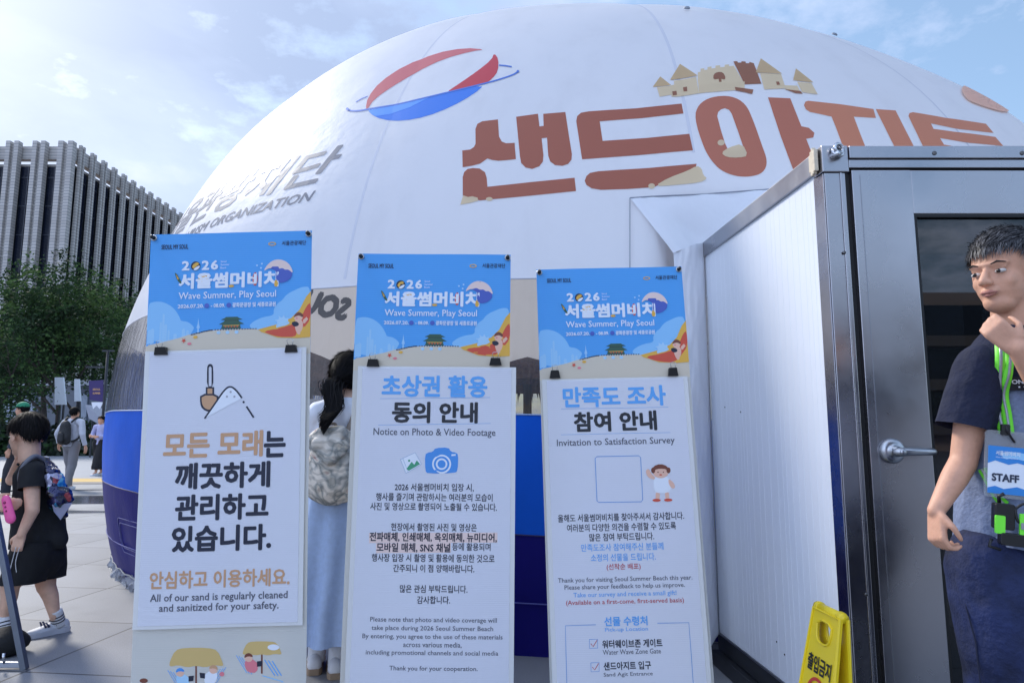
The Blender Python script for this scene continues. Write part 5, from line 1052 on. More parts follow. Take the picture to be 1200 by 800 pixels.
# ================================================================== METAL EASEL AT THE LEFT EDGE
g0 = at(29, 784, z=.0); es = thing('display_easel', 'grey metal display easel leg standing at the left edge beside the kid', 'easel', g0); gm = mat('grey_tube', (112, 118, 128), .38, metal=.6, var=(6, .12))
def bar(name, a, b, w_, d_, mm=gm):
    a, b = Vector(a), Vector(b); ax = (b - a).normalized(); s_ = ax.cross(Vector((0, 1, 0))).normalized(); t_ = ax.cross(s_)
    m = MB(); m.prism([a - s_ * w_ / 2 - t_ * d_ / 2, a + s_ * w_ / 2 - t_ * d_ / 2, a + s_ * w_ / 2 + t_ * d_ / 2, a - s_ * w_ / 2 + t_ * d_ / 2], b - a); return m.build(name, mm, es, bevel=.003)
Yg = g0.y; tp = at(-14, 560, Y=Yg); bar('leg', g0, g0 + (tp - g0) * 1.9, .030, .03); 
l0 = g0 + Vector((-.62, .02, 0)); bar('leg', l0, g0 + (tp - g0) * 1.9 + Vector((-.1, .02, 0)), .030, .03); cbz = at(10, 778, Y=Yg).z
bar('crossbar', Vector((g0.x - .60, Yg + .001, cbz)), Vector((g0.x - .022, Yg + .001, cbz)), .028, .022, mat('light_tube', (176, 180, 188), .35, metal=.6))
m = MB(); q = at(9, 770, Y=Yg); m.tube([q + Vector((0, -.02, -.02)), q + Vector((0, -.03, 0)), q + Vector((.0, -.03, .03))], [.006, .006, .008], 8); m.build('peg', CHROME, es, True)
m = MB(); q = at(2, 765, Y=Yg + .25); m.ball(Vector((q.x, Yg + .25, .06)), [(.13, 0, 0), (0, .12, 0), (0, 0, .075)], 12)
for v_i in range(len(m.v)): p = Vector(m.v[v_i]); m.v[v_i] = tuple(p + Vector((0, 0, 1)) * .02 * noise.noise(p * 14)) if p.z > .01 else (p.x, p.y, .004)
o = m.build('sandbag', mat('black_cloth', (16, 16, 18), .8, bump=(30, .5, .01)), None, True); tag(o, 'black sandbag on the ground behind the easel crossbar', 'sandbag')
# ================================================================== PEOPLE
def V(*a): return Vector(a)
class Body(MB):
    """overlapping tapered limbs fused into ONE continuous skin"""
    def cap(s, p0, r0, p1, r1, flat=None):
        p0, p1 = Vector(p0), Vector(p1); k = len(s.v); d = p1 - p0
        if d.length < 1e-5: d = Vector((0, 0, 1e-4)); p1 = p0 + d
        d.normalize(); pts = []; rad = []
        for i in range(1, 6): a = math.pi / 2 * i / 5; pts.append(p0 - d * r0 * math.cos(a)); rad.append(max(r0 * math.sin(a), 1e-4))
        for i in range(0, 5): a = math.pi / 2 * i / 5; pts.append(p1 + d * r1 * math.sin(a)); rad.append(max(r1 * math.cos(a), 1e-4))
        s.tube(pts, rad, 16)
        if flat:
            n = Vector(flat[0]).normalized()
            for i in range(k, len(s.v)): v = Vector(s.v[i]); s.v[i] = tuple(v + n * ((v - p0).dot(n) - (d.dot(n)) * (v - p0).dot(d)) * (flat[1] - 1))
        return s
    def ell(s, c, f, r, u, rf, rr, ru): return s.ball(c, [f * rf, r * rr, u * ru], 10)
    def fuse(s, name, m, parent, voxel=.008, it=4, cuts=(), wr=None, T=None, keep_mesh=False):
        me = s.mesh(); o = bpy.data.objects.new('t', me); COL.objects.link(o)
        md = o.modifiers.new('r', 'REMESH'); md.mode = 'VOXEL'; md.voxel_size = voxel; md.use_smooth_shade = True
        if it: sm = o.modifiers.new('s', 'SMOOTH'); sm.factor = .5; sm.iterations = it
        bpy.context.view_layer.update(); e = bpy.data.meshes.new_from_object(o.evaluated_get(bpy.context.evaluated_depsgraph_get())); bpy.data.objects.remove(o); bpy.data.meshes.remove(me)
        bm = bmesh.new(); bm.from_mesh(e)
        for co, no, rad in cuts:
            co = Vector(co); fs = [f for f in bm.faces if (f.calc_center_median() - co).length < rad]
            g = set(fs); 
            for f in fs: g.update(f.edges); g.update(f.verts)
            bmesh.ops.bisect_plane(bm, geom=list(g), plane_co=co, plane_no=Vector(no).normalized(), clear_outer=True)
        if wr:
            amp, sc, st = wr; bm.normal_update()
            for v in bm.verts:
                q = Vector((v.co.x * sc, v.co.y * sc, v.co.z * sc * st)); v.co += v.normal * amp * (noise.noise(q) + .5 * noise.noise(q * 2.3))
        bm.to_mesh(e); bm.free()
        if T is not None: e.transform(T)
        return link(name, e, m, parent, True)
def skin(name, rgb):
    m = mat(name, rgb, .55, var=(22, .16), bump=(220, .3, .0025)); b = m.node_tree.nodes['Principled BSDF']; b.inputs['Subsurface Weight'].default_value = .06; b.inputs['Subsurface Radius'].default_value = (.012, .005, .003); b.inputs['Subsurface Scale'].default_value = .6; return m
SK = skin('skin_warm', (206, 154, 126)); SK2 = skin('skin_fair', (222, 178, 152)); LIPS = mat('lips', (176, 116, 104), .55)
EYEW = mat('eye_white', (196, 190, 184), .3); IRIS = mat('iris', (30, 22, 18), .15)
def head_caps(b, c, f, u, k):
    r = f.cross(u).normalized(); L = lambda a, s_, h: c + f * a * k + r * s_ * k + u * h * k
    b.ell(L(-.012, 0, .032), f, r, u, .096 * k, .077 * k, .086 * k); b.ell(L(.028, 0, -.03), f, r, u, .062 * k, .060 * k, .078 * k); b.ell(L(.045, 0, -.083), f, r, u, .042 * k, .040 * k, .030 * k)
    b.cap(L(.084, 0, .008), .008 * k, L(.107, 0, -.026), .0125 * k); b.ell(L(.098, .012, -.030), f, r, u, .010 * k, .008 * k, .008 * k); b.ell(L(.098, -.012, -.030), f, r, u, .010 * k, .008 * k, .008 * k)
    b.ell(L(.070, 0, .020), f, r, u, .024 * k, .054 * k, .012 * k)
    for s_ in (-1, 1):
        b.ell(L(-.004, .080 * s_, -.006), f, r, u, .019 * k, .008 * k, .033 * k); b.ell(L(.058, .032 * s_, -.028), f, r, u, .020 * k, .024 * k, .024 * k); b.cap(L(.080, .020 * s_, .009), .005 * k, L(.074, .043 * s_, .007), .005 * k)
    b.ell(L(.088, 0, -.054), f, r, u, .012 * k, .024 * k, .012 * k); b.cap(L(-.018, 0, -.05), .054 * k, L(-.025, 0, -.13), .052 * k)
    return L
def face_parts(parent, c, f, u, k):
    r = f.cross(u).normalized(); L = lambda a, s_, h: c + f * a * k + r * s_ * k + u * h * k
    for s_ in (-1, 1):
        m = MB(); m.ball(L(.0775, .031 * s_, -.002), [f * .0110 * k, r * .0145 * k, u * .0062 * k], 8); e = m.build('eye', EYEW, parent, True)
        m = MB(); m.ball(L(.0865, .031 * s_, -.002), [f * .0035 * k, r * .0060 * k, u * .0056 * k], 8); m.build('iris', IRIS, e, True)
        m = MB(); m.tube([L(.090, .016 * s_, .019), L(.090, .032 * s_, .024), L(.080, .050 * s_, .019)], [.0018 * k, .0026 * k, .0012 * k], 6); m.build('eyebrow', mat('brow', (34, 28, 26), .8), parent, True)
    m = MB(); m.tube([L(.089, -.022, -.057), L(.0985, -.009, -.0545), L(.1, 0, -.0555), L(.0985, .009, -.0545), L(.089, .022, -.057)], [.002 * k, .005 * k, .005 * k, .005 * k, .002 * k], 6); m.tube([L(.088, -.018, -.060), L(.098, 0, -.064), L(.088, .018, -.060)], [.002 * k, .0058 * k, .002 * k], 6); m.build('lips', LIPS, parent, True)
def hand_caps(b, w, d, n, s_, k=1., curl=(.5, .7, .5), thumb=.35, spread=.0):
    """palm + four fingers + thumb; w wrist, d along the palm, n palm side (fingers curl to it), s_ thumb side"""
    d = Vector(d).normalized(); n = Vector(n); n = (n - d * n.dot(d)).normalized(); s0 = Vector(s_); s_ = d.cross(n); s_ = s_ if s_.dot(s0) > 0 else -s_
    for t_ in (-.028, -.009, .010, .028): b.cap(w + d * .012 * k + s_ * t_ * .75 * k, .014 * k, w + d * .088 * k + s_ * t_ * k, .0125 * k)
    for t_, ln, q in ((.030, .070, .9), (.0105, .079, 1.), (-.0095, .073, 1.05), (-.029, .058, 1.15)):
        p = w + d * .090 * k + s_ * t_ * k; a = 0; rr_ = .0102 * k
        for i, fr_ in enumerate((.45, .31, .24)):
            a += curl[i] * q; dd = d * math.cos(a) + n * math.sin(a) + s_ * spread * t_ * 10; dd.normalize(); e = p + dd * ln * fr_ * k; b.cap(p, rr_, e, rr_ * .88); p = e; rr_ *= .9
    p = w + d * .022 * k + s_ * .030 * k; d1 = (d * .75 + s_ * .65 + n * thumb).normalized(); e = p + d1 * .042 * k; b.cap(p, .014 * k, e, .0108 * k)
    d2 = (d * .85 + s_ * .05 + n * (thumb + .3)).normalized(); e2 = e + d2 * .026 * k; b.cap(e, .0105 * k, e2, .0092 * k); d3 = (d * .8 - s_ * .2 + n * (thumb + .4)).normalized(); b.cap(e2, .0092 * k, e2 + d3 * .018 * k, .0078 * k)
def hair(name, parent, c, f, u, k, mask, mats, n=1800, ln=.05, comb=None, lift=.35, wid=.0024, seed=1, grav=.25, base=1.05, T=None, fr=.16):
    rnd = random.Random(seed); r = f.cross(u).normalized(); mb = MB(); cc = c + f * -.012 * k + u * .032 * k; RF, RR, RU = .098 * k, .080 * k, .089 * k
    N1, N2 = 30, 44; idx = {}; vs = []; fs = []
    for i in range(N1 + 1):
        th = math.pi * i / N1
        for j in range(N2):
            ph = 2 * math.pi * j / N2; a, b_, h = math.sin(th) * math.cos(ph), math.sin(th) * math.sin(ph), math.cos(th)
            vs.append(cc + (f * a * RF + r * b_ * RR + u * h * RU) * (base + .03 * noise.noise((a * 4, b_ * 4, h * 4)))); idx[(i, j)] = (a, b_, h)
    for i in range(N1):
        for j in range(N2):
            if mask(*idx[(i, j)]) and mask(*idx[(i + 1, j)]): fs.append([i * N2 + j, i * N2 + (j + 1) % N2, (i + 1) * N2 + (j + 1) % N2, (i + 1) * N2 + j])
    mb.add(vs, fs, 0)
    cnt = 0
    while cnt < n:
        v = Vector((rnd.gauss(0, 1), rnd.gauss(0, 1), rnd.gauss(0, 1))).normalized()
        if not mask(*v): continue
        cnt += 1; p = cc + (f * v.x * RF + r * v.y * RR + u * v.z * RU) * base; nn = (f * v.x / RF + r * v.y / RR + u * v.z / RU).normalized()
        d = Vector(comb(v.x, v.y, v.z)) if comb else Vector((0, 0, -1)); d = f * d.x + r * d.y + u * d.z
        d = d - nn * d.dot(nn); d = d.normalized() if d.length > .05 else nn.orthogonal()
        d = (d + nn * lift + Vector((rnd.gauss(0, fr), rnd.gauss(0, fr), rnd.gauss(0, fr)))).normalized(); L_ = ln * rnd.uniform(.6, 1.15) * k; sd_ = d.cross(nn).normalized() * wid / 2; pts = []; q = p
        for i in range(4): pts.append(q); d = (d - nn * .22 * lift * 2 - u * grav * .3).normalized(); q = q + d * L_ / 3
        w4 = (1, .95, .7, .12); kk = len(mb.v); mi = rnd.randrange(len(mats))
        mb.v += [tuple(x) for i in range(4) for x in (pts[i] - sd_ * w4[i], pts[i] + sd_ * w4[i])]; mb.f += [[kk + 2 * i, kk + 2 * i + 1, kk + 2 * i + 3, kk + 2 * i + 2] for i in range(3)]; mb.m += [mi] * 3
    me = bpy.data.meshes.new('m'); me.from_pydata(mb.v, [], mb.f); me.polygons.foreach_set('material_index', mb.m)
    if T is not None: me.transform(T)
    return link(name, me, mats, parent, True)
HB = mat('hair_black', (15, 13, 15), .65, spec=.15); HB2 = mat('hair_brown_black', (24, 20, 20), .6, spec=.2); HG = mat('hair_grey', (112, 110, 112), .5); HD = mat('hair_charcoal', (52, 50, 54), .5)
def shoe(parent, heel, toe, kk, up_m, sole_m, trim_m=None, T=None, hgt=1.):
    """low shoe lofted from heel to toe on the ground; sole is its sub-part"""
    heel, toe = Vector(heel), Vector(toe); d = toe - heel; L = d.length; d.normalize(); sd_ = Vector((0, 0, 1)).cross(d).normalized(); up = d.cross(sd_) * -1; up = up if up.z > 0 else -up
    S = [(0., .55, .52), (.04, .8, .78), (.15, 1., .98), (.28, .98, 1.0), (.40, .95, .82), (.55, 1.04, .62), (.70, 1.16, .46), (.84, 1.08, .37), (.94, .78, .30), (1., .34, .2)]
    def loft(sx, z0, h, n=16, top=True):
        vs = []
        for s_, w_, hh in S:
            for j in range(n):
                a = math.pi * j / (n - 1); c = heel + d * (L * (s_ * 1.0)); vs.append(c + sd_ * math.cos(a) * w_ * .155 * L * sx + up * (z0 + (math.sin(a) ** .7) * (hh if top else 1) * h))
        k = len(S); fs = [[i * n + j, i * n + j + 1, (i + 1) * n + j + 1, (i + 1) * n + j] for i in range(k - 1) for j in range(n - 1)] + [list(range(n)), [(k - 1) * n + j for j in range(n)]] + [[i * n, (i + 1) * n, (i + 1) * n + n - 1, i * n + n - 1] for i in range(k - 1)]
        return vs, fs
    m = MB(); m.add(*loft(.97, .022 * kk, .30 * L * hgt)); 
    if trim_m:
        k = len(m.v)
        for s0, s1 in ((.52, .60), (.60, .66), (.34, .44)):
            a = heel + d * L * s0 + up * .05 * kk; b = heel + d * L * s1 + up * (.075 * kk)
            for sg in (-1, 1): m.tube([a + sd_ * sg * .145 * L, b + sd_ * sg * .11 * L], [.006 * kk, .004 * kk], 6, 1)
    me = m.mesh(); 
    if T is not None: me.transform(T)
    o = link('shoe', me, [up_m] + ([trim_m] if trim_m else []), parent, True)
    m = MB(); n = 26; ol = [(S_[0], S_[1]) for S_ in S]; lo = [heel + d * L * (s_ * 1.04 - .02) + sd_ * w_ * .163 * L for s_, w_ in ol] + [heel + d * L * (s_ * 1.04 - .02) - sd_ * w_ * .163 * L for s_, w_ in ol[::-1]]
    m.prism([p + up * .001 for p in lo], up * .028 * kk); me = m.mesh()
    if T is not None: me.transform(T)
    link('sole', me, sole_m, o); return o

# ---------------------------------------------------------------- the kid, walking to the left
YK = 4.22; K = lambda px, py, dy=0.: at(px, py, Y=YK + dy)
kid = thing('person', 'kid with a black bowl haircut in black tee and shorts walking left', 'person', K(45, 748))
kf = V(-.93, .36, -.06).normalized(); ku = (V(0, 0, 1) - kf * kf.z).normalized(); kc = K(32, 510); kk = 1.10
KS = Body(); head_caps(KS, kc, kf, ku, kk); nb = K(38, 543)
KS.cap(kc - kf * .02 - ku * .06, .048, nb, .050); KS.cap(nb, .05, K(44, 640), .09, ((0, 1, 0), .8)); KS.cap(K(44, 640), .10, K(46, 655), .095)
shL, shR = K(37, 556, -.13), K(44, 554, .14)
KS.cap(nb, .045, shL, .045); KS.cap(nb, .045, shR, .045); elb = K(38, 598, -.17); wr = K(25, 626, -.19)
KS.cap(shL, .045, elb, .036); KS.cap(elb, .035, wr, .023); hand_caps(KS, wr, V(-.22, -.05, -1), V(-.2, .95, .05), V(-1, -.2, 0), .78, (.55, .8, .6), .3)
elr = K(14, 562, .24); wrr = K(21, 541, .16); KS.cap(shR, .044, elr, .035); KS.cap(elr, .034, wrr, .023); hand_caps(KS, wrr, V(-.45, .15, .85), V(.6, .4, .3), V(.2, -.8, .3), .72, (.9, 1.1, .6), .5)
hipN, hipF = K(38, 652, -.07), K(50, 652, .07); knN, anN = K(12, 684, -.12), K(4, 727, -.10); knF, anF = K(54, 686, .06), K(64, 720, .07)
for h_, k_, a_ in ((hipN, knN, anN), (hipF, knF, anF)): KS.cap(h_, .078, k_, .052); KS.cap(k_, .050, k_.lerp(a_, .35) + V(.008, 0, 0), .043); KS.cap(k_.lerp(a_, .35) + V(.008, 0, 0), .043, a_, .029)
heN, toN = K(16, 741, -.1), K(-20, 757, -.17); heN.z = toN.z = 0; heF, toF = at(80, 738.5, z=0), at(30, 748.5, z=0)
KS.cap(anN, .03, heN.lerp(toN, .25) + V(0, 0, .05), .03); KS.cap(anF, .03, heF.lerp(toF, .25) + V(0, 0, .05), .03)
KS.fuse('body', SK2, kid, .0055, 4); face_parts(kid, kc, kf, ku, kk)
def kid_mask(a, b, h): return h > -.05 + .0 * a and (h > .12 or a < .62) or (a < .25 and h > -.42 and not (abs(b) > .6 and a > -.42 and h < .02))
hair('hair', kid, kc, kf, ku, kk * 1.03, kid_mask, [HB, HB, HB2], 3600, .042, lambda a, b, h: (.55 * (1 if a > .15 else -.35), .1 * b, -.75), .05, .004, 3, .2, 1.05, fr=.08)
TEE = mat('black_tee', (20, 21, 26), .85, bump=(9, .35, .02), var=(5, .2)); SHORT = mat('black_shorts', (15, 15, 19), .9, bump=(7, .35, .02))
B = Body(); ch, wa = K(44, 565), K(44, 640)
B.cap(K(42, 560), .118, K(44, 600), .125, ((0, 1, 0), .95)); B.cap(K(44, 600), .125, K(44, 665), .148, ((0, 1, 0), .95)); B.cap(K(39, 550), .070, K(40, 556, -.12), .06); B.cap(K(39, 550), .07, K(45, 554, .13), .06); B.cap(K(60, 590), .06, K(64, 632), .07); B.cap(K(27, 590), .06, K(24, 640), .06)
sd1, sd2 = K(37.5, 553, -.13), K(36.5, 583, -.16); rs1, rs2 = K(45, 554, .14), K(20, 566, .24); 
tee = B.fuse('tee_shirt', TEE, kid, .009, 5, [(K(44, 641), V(-.02, 0, -1), .5), (kc - kf * .02 - ku * .125, V(-.05, 0, 1), .095)], (.011, 11, .7))
B = Body(); B.cap(K(39, 549.5, -.075), .068, sd1 + V(.0, .0, .0), .066); B.cap(sd1, .066, sd2, .066); B.fuse('sleeve', TEE, kid, .008, 4, [(K(37, 572.5, -.15), sd2 - sd1, .3)], (.008, 12, .7))
B = Body(); B.cap(rs1, .06, rs2, .05); B.fuse('sleeve', TEE, kid, .008, 4, [(K(28, 562, .20), rs2 - rs1, .3)], (.008, 12, .7))
m = MB(); q = K(35.5, 541.5); m.tube([q + V(math.cos(a) * .062, math.sin(a) * .055, .012 * math.cos(a)) for a in [2 * math.pi * i / 24 for i in range(25)]], .008, 6); m.build('collar', TEE, tee, True)
B = Body(); B.cap(K(45, 630), .13, K(45, 652), .14, ((0, 1, 0), .95)); B.cap(hipN + V(0, 0, .02), .115, K(23, 690, -.10), .108); B.cap(hipF + V(.01, 0, .02), .115, K(53, 690, .06), .105)
B.fuse('shorts', SHORT, kid, .009, 5, [(K(40, 678), V(.0, 0, -1), .6), (K(45, 632), V(0, 0, 1), .3)], (.010, 9, .6))
SOCK = mat('white_sock', (220, 220, 222), .9); SOCKS = mat('sock_stripe', (28, 30, 40), .9); SNK = mat('sneaker_white', (206, 208, 214), .6, var=(18, .12)); SNS = mat('sneaker_sole', (196, 198, 206), .5); SNT = mat('sneaker_navy', (44, 52, 88), .5)
for a_, he, to in ((anN, heN, toN), (anF, heF, toF)):
    k_ = (a_ - (he.lerp(to, .25) + V(0, 0, .05))); b_ = he.lerp(to, .25) + V(0, 0, .045); t_ = a_ + V(.003, 0, .028); m = MB(); P_ = [b_.lerp(t_, i / 12) for i in range(13)]
    m.tube(P_, [.040 - .006 * i / 12 for i in range(13)], 14); s_ = m.build('sock', SOCK, kid, True)
    m = MB()
    for i in (4, 6, 8): m.tube([b_.lerp(t_, (i - .35) / 12), b_.lerp(t_, (i + .35) / 12)], [.0405 - .006 * i / 12 + .001] * 2, 14)
    m.build('sock_stripe', SOCKS, s_, True); shoe(kid, he, to, 1., SNK, SNS, SNT, hgt=.95)
# shiny drawstring backpack (worn, yet a thing of its own)
IRI = bpy.data.materials.new('iridescent_film'); IRI.use_nodes = True; t = IRI.node_tree; b = t.nodes['Principled BSDF']; co = N(t, 'ShaderNodeTexCoord'); vo = N(t, 'ShaderNodeTexVoronoi', Scale=21.0, feature='F1'); t.links.new(co.outputs['Object'], vo.inputs['Vector'])
cr = ramp(t, [(0, lin((22, 30, 80))), (.22, lin((60, 150, 196))), (.36, lin((20, 22, 32))), (.52, lin((36, 92, 78))), (.64, lin((150, 56, 66))), (.74, lin((30, 34, 60))), (.9, lin((176, 176, 204)))], N(t, 'ShaderNodeSeparateColor').outputs[0], 'CONSTANT')
t.links.new(vo.outputs['Color'], t.nodes['Separate Color'].inputs[0]); t.links.new(cr.outputs[0], b.inputs['Base Color']); b.inputs['Roughness'].default_value = .22; b.inputs['Metallic'].default_value = .4; b.inputs['Coat Weight'].default_value = .5
bag = thing('drawstring_backpack', "shiny multicoloured drawstring backpack on the back of the kid with the bowl haircut", 'backpack', K(70, 596, .02))
B = Body(); B.cap(K(54, 541, -.04), .03, K(63, 560, -.07), .055, ((.8, 0, .45), .75)); B.cap(K(63, 560, -.07), .057, K(71, 584, -.07), .068, ((.8, 0, .45), .7)); B.cap(K(74, 578, -.08), .045, K(82, 585, -.08), .02); B.cap(K(70, 590, -.06), .055, K(74, 602, -.06), .022)
B.fuse('pouch', IRI, bag, .007, 2, (), (.014, 24, 1))
m = MB(); m.add([K(61, 591, -.13), K(85, 589, -.09), K(71, 609, -.08), K(63, 599, -.12), K(66, 590, .02)], [[0, 1, 2, 3], [0, 4, 1], [4, 2, 1]]); m.build('lining', mat('lavender_film', (196, 196, 222), .35, transl=.3), bag)
m = MB(); 
sp_ = [K(53, 541, -.045), K(44, 534.5, -.10), K(36, 536.5, -.15), K(28, 545, -.165), K(23.5, 556, -.14), K(24, 566, -.10)]
def spline(p, n=6):
    out = []
    for i in range(len(p) - 1):
        p0, p1, p2, p3 = p[max(i - 1, 0)], p[i], p[i + 1], p[min(i + 2, len(p) - 1)]
        for k in range(n):
            t_ = k / n; out.append(.5 * ((2 * p1) + (p2 - p0) * t_ + (2 * p0 - 5 * p1 + 4 * p2 - p3) * t_ ** 2 + (3 * p1 - p0 - 3 * p2 + p3) * t_ ** 3))
    return out + [p[-1]]
m.tube(spline(sp_), .013, 8); 
m.build('strap', mat('grey_strap', (112, 114, 124), .7), bag, True)
m = MB(); a = wr + V(-.025, -.02, -.085)
for dx, e in ((.015, K(11, 671, -.2)), (.035, K(19.5, 671, -.19))): m.tube(spline([a + V(dx, 0, .02), a.lerp(e, .5) + V(.005, 0, 0), e]), .0022, 5)
o = m.build('drawstring', mat('cord_white', (206, 204, 206), .7), None, True); tag(o, 'thin white cords hanging from the lowered hand of the kid with the bowl haircut', 'cord')

# ---------------------------------------------------------------- generic passer-by
def passer(label, x, y, H, yaw, top, bottom, haircol=HB, stride=.14, longhair=False, skirt=False, arms=None, face=True, sk=SK, voxel=.012, shoe_c=None, lean=0):
    """standing / walking figure; local +Y forward, +X its right"""
    k = H / 1.7; T = Matrix.Translation(V(x, y, 0)) @ Matrix.Rotation(yaw, 4, 'Z') @ Matrix.Scale(k, 4); r = thing('person', label, 'person', (x, y, 0))
    f, u = V(0, 1, 0), V(0, 0, 1); c = V(0, .03 + lean, 1.575); B = Body(); head_caps(B, c, f, u, 1.)
    B.cap((0, .0 + lean, 1.42), .06, (0, 0, 1.2), .125, ((0, 1, 0), .7)); B.cap((0, 0, 1.2), .125, (0, 0, .95), .13, ((0, 1, 0), .75)); arms = arms or [((-.21, .0, 1.38), (-.26, -.04, 1.10), (-.26, .06, .86), (0, .15, -1)), ((.21, 0, 1.38), (.26, .02, 1.10), (.27, .10, .87), (0, .2, -1))]
    for s_, (a, e, w_, d) in zip((-1, 1), arms):
        a, e, w_ = V(*a), V(*e), V(*w_); B.cap((0, 0, 1.42), .05, a, .052); B.cap(a, .052, e, .040); B.cap(e, .04, w_, .026); hand_caps(B, w_, V(*d), V(-s_, .1, 0), V(0, 1, .1), 1., (.3, .4, .3))
    legs = []
    for s_ in (-1, 1):
        q = -s_ * stride; h_, kn, an = V(.09 * s_, 0, .92), V(.095 * s_, q * .7 + .03, .49), V(.10 * s_, q * 1.25 - .02, .09); legs.append((h_, kn, an)); B.cap(h_, .092, kn, .058); B.cap(kn, .057, kn.lerp(an, .3) - V(0, .012, 0), .053); B.cap(kn.lerp(an, .3), .05, an, .034); B.cap(an, .034, an + V(0, .1, -.045), .028)
    B.fuse('body', sk, r, voxel, 3, T=T)
    hm = (lambda a, b, h: h > .0 and (h > .3 or a < .55) or (a < .0 and h > -.6)); hair('hair', r, c, f, u, 1.02, hm, [haircol], 500, .06 if not longhair else .2, lambda a, b, h: (-.3, .1 * b, -1), .2, .008, 5, .5, 1.07, T=T)
    B = Body(); B.cap((0, 0, 1.33), .135, (0, 0, 1.15), .145, ((0, 1, 0), .74)); B.cap((0, 0, 1.15), .145, (0, 0, .90), .165, ((0, 1, 0), .76)); cuts = [((0, 0, .88), (0, 0, -1), .4), ((0, .0, 1.47), (0, 0, 1), .1)]
    for a, e, w_, d in arms: a, e, w_ = V(*a), V(*e), V(*w_); B.cap((0, 0, 1.40), .07, a, .068); B.cap(a, .066, e, .058); B.cap(e, .056, e.lerp(w_, .95), .042); cuts.append((e.lerp(w_, .88), w_ - e, .09))
    B.fuse('shirt', top, r, voxel, 3, cuts, (.012, 9, .7), T=T)
    B = Body(); B.cap((0, 0, .98), .145, (0, 0, .92), .15, ((0, 1, 0), .8))
    for h_, kn, an in legs:
        if skirt: B.cap(h_, .14, V(an.x * .9, an.y * .7, .25), .16)
        else: B.cap(h_, .105, kn, .085); B.cap(kn, .084, an, .07)
    B.fuse('skirt' if skirt else 'trousers', bottom, r, voxel, 3, [((0, 0, .18 if skirt else .07), (0, 0, -1), .9), ((0, 0, 1.02), (0, 0, 1), .3)], (.012, 8, .5), T=T)
    for h_, kn, an in legs: shoe(r, V(an.x, an.y - .06, 0.0), V(an.x * 1.1, an.y + .19, 0.0), 1., shoe_c or SNK, SNS, T=T)
    return r, T
# walker with the black backpack
YW = 15.2; q = at(83, 573, z=0); YW = q.y; Hw = 1.70
wk, T = passer('walker in pale grey shirt and grey trousers seen from behind across the plaza', at(82, 540, Y=YW).x, YW, Hw * 1.04, R_(-12), mat('pale_grey_shirt', (186, 188, 198), .85, bump=(9, .3, .02)), mat('grey_trousers', (122, 120, 124), .85, bump=(9, .3, .02)),
    arms=[((-.21, .0, 1.38), (-.34, -.03, 1.14), (-.36, .05, .93), (-.1, .15, -1)), ((.21, 0, 1.38), (.30, -.05, 1.12), (.33, .02, .88), (.05, .1, -1))], stride=.10)
bk = thing('backpack', 'plain black backpack worn by the walker in the pale grey shirt', 'backpack', T @ V(0, -.2, .98)); BKM = mat('black_nylon', (20, 21, 25), .6, bump=(10, .3, .02), var=(6, .3))
B = Body(); B.cap((0, -.19, 1.30), .115, (0, -.20, 1.06), .15, ((0, 1, 0), .6)); B.cap((-.06, -.20, 1.0), .09, (.06, -.20, 1.0), .09, ((0, 1, 0), .7)); B.fuse('pouch', BKM, bk, .012, 3, (), (.008, 10, 1), T=T)
B = Body(); B.cap((0, -.29, 1.10), .075, (0, -.29, 1.02), .08, ((0, 1, 0), .45)); B.fuse('pocket', BKM, bk, .01, 3, T=T)
for s_ in (-1, 1):
    m = MB(); m.tube([T @ v for v in spline([V(.09 * s_, -.14, 1.38), V(.12 * s_, -.02, 1.475), V(.13 * s_, .09, 1.40), V(.15 * s_, .11, 1.22), V(.16 * s_, .0, 1.05), V(.13 * s_, -.14, .98)])], .02 * 1.04, 8); m.build('strap', BKM, bk, True)
# green cap walker behind the kid
YG = 13.2; xg = at(28, 480, Y=YG).x; zt_ = at(28, 470.5, Y=YG).z
gp, T = passer('walker in a green cap mostly hidden behind the kid with the bowl haircut', xg, YG, (zt_ - .02), R_(100), mat('dark_tee', (52, 56, 66), .85), mat('dark_trousers', (40, 42, 50), .85), stride=.12)
cp = thing('cap', 'bright green cap on the head of the mostly hidden walker', 'cap', T @ V(0, .03, 1.63)); GC = mat('cap_green', (30, 128, 92), .7, bump=(20, .2, .01))
B = Body(); B.ell(V(0, .018, 1.632), V(0, 1, 0), V(1, 0, 0), V(0, 0, 1), .112, .094, .088); B.fuse('crown', GC, cp, .008, 3, [(V(0, .02, 1.625), V(0, 0, -1), .3)], T=T)
m = MB(); n_ = 12; lo = [V(.088 * math.cos(a), .09 + .10 * math.sin(a), 1.626 - .02 * math.sin(a)) for a in [math.pi * i / n_ for i in range(n_ + 1)]] + [V(.075 * math.cos(a), .085 + .02 * math.sin(a), 1.628) for a in [math.pi * (n_ - i) / n_ for i in range(n_ + 1)]]
m.prism([T @ v for v in lo], (0, 0, .006)); m.build('brim', GC, cp)
# person half hidden by the dome edge
q = at(115, 557, z=0); ep, T = passer('person in lavender shirt and long black skirt at the left edge of the dome', at(117.5, 520, Y=q.y).x, q.y, 1.72, R_(165), mat('lavender_shirt', (166, 168, 206), .85), mat('black_skirt', (20, 20, 26), .85), stride=.16, skirt=True,
    arms=[((-.2, .0, 1.38), (-.24, .06, 1.12), (-.12, .24, 1.10), (.6, .5, .1)), ((.2, 0, 1.38), (.26, .04, 1.12), (.14, .24, 1.12), (-.5, .6, .1))])
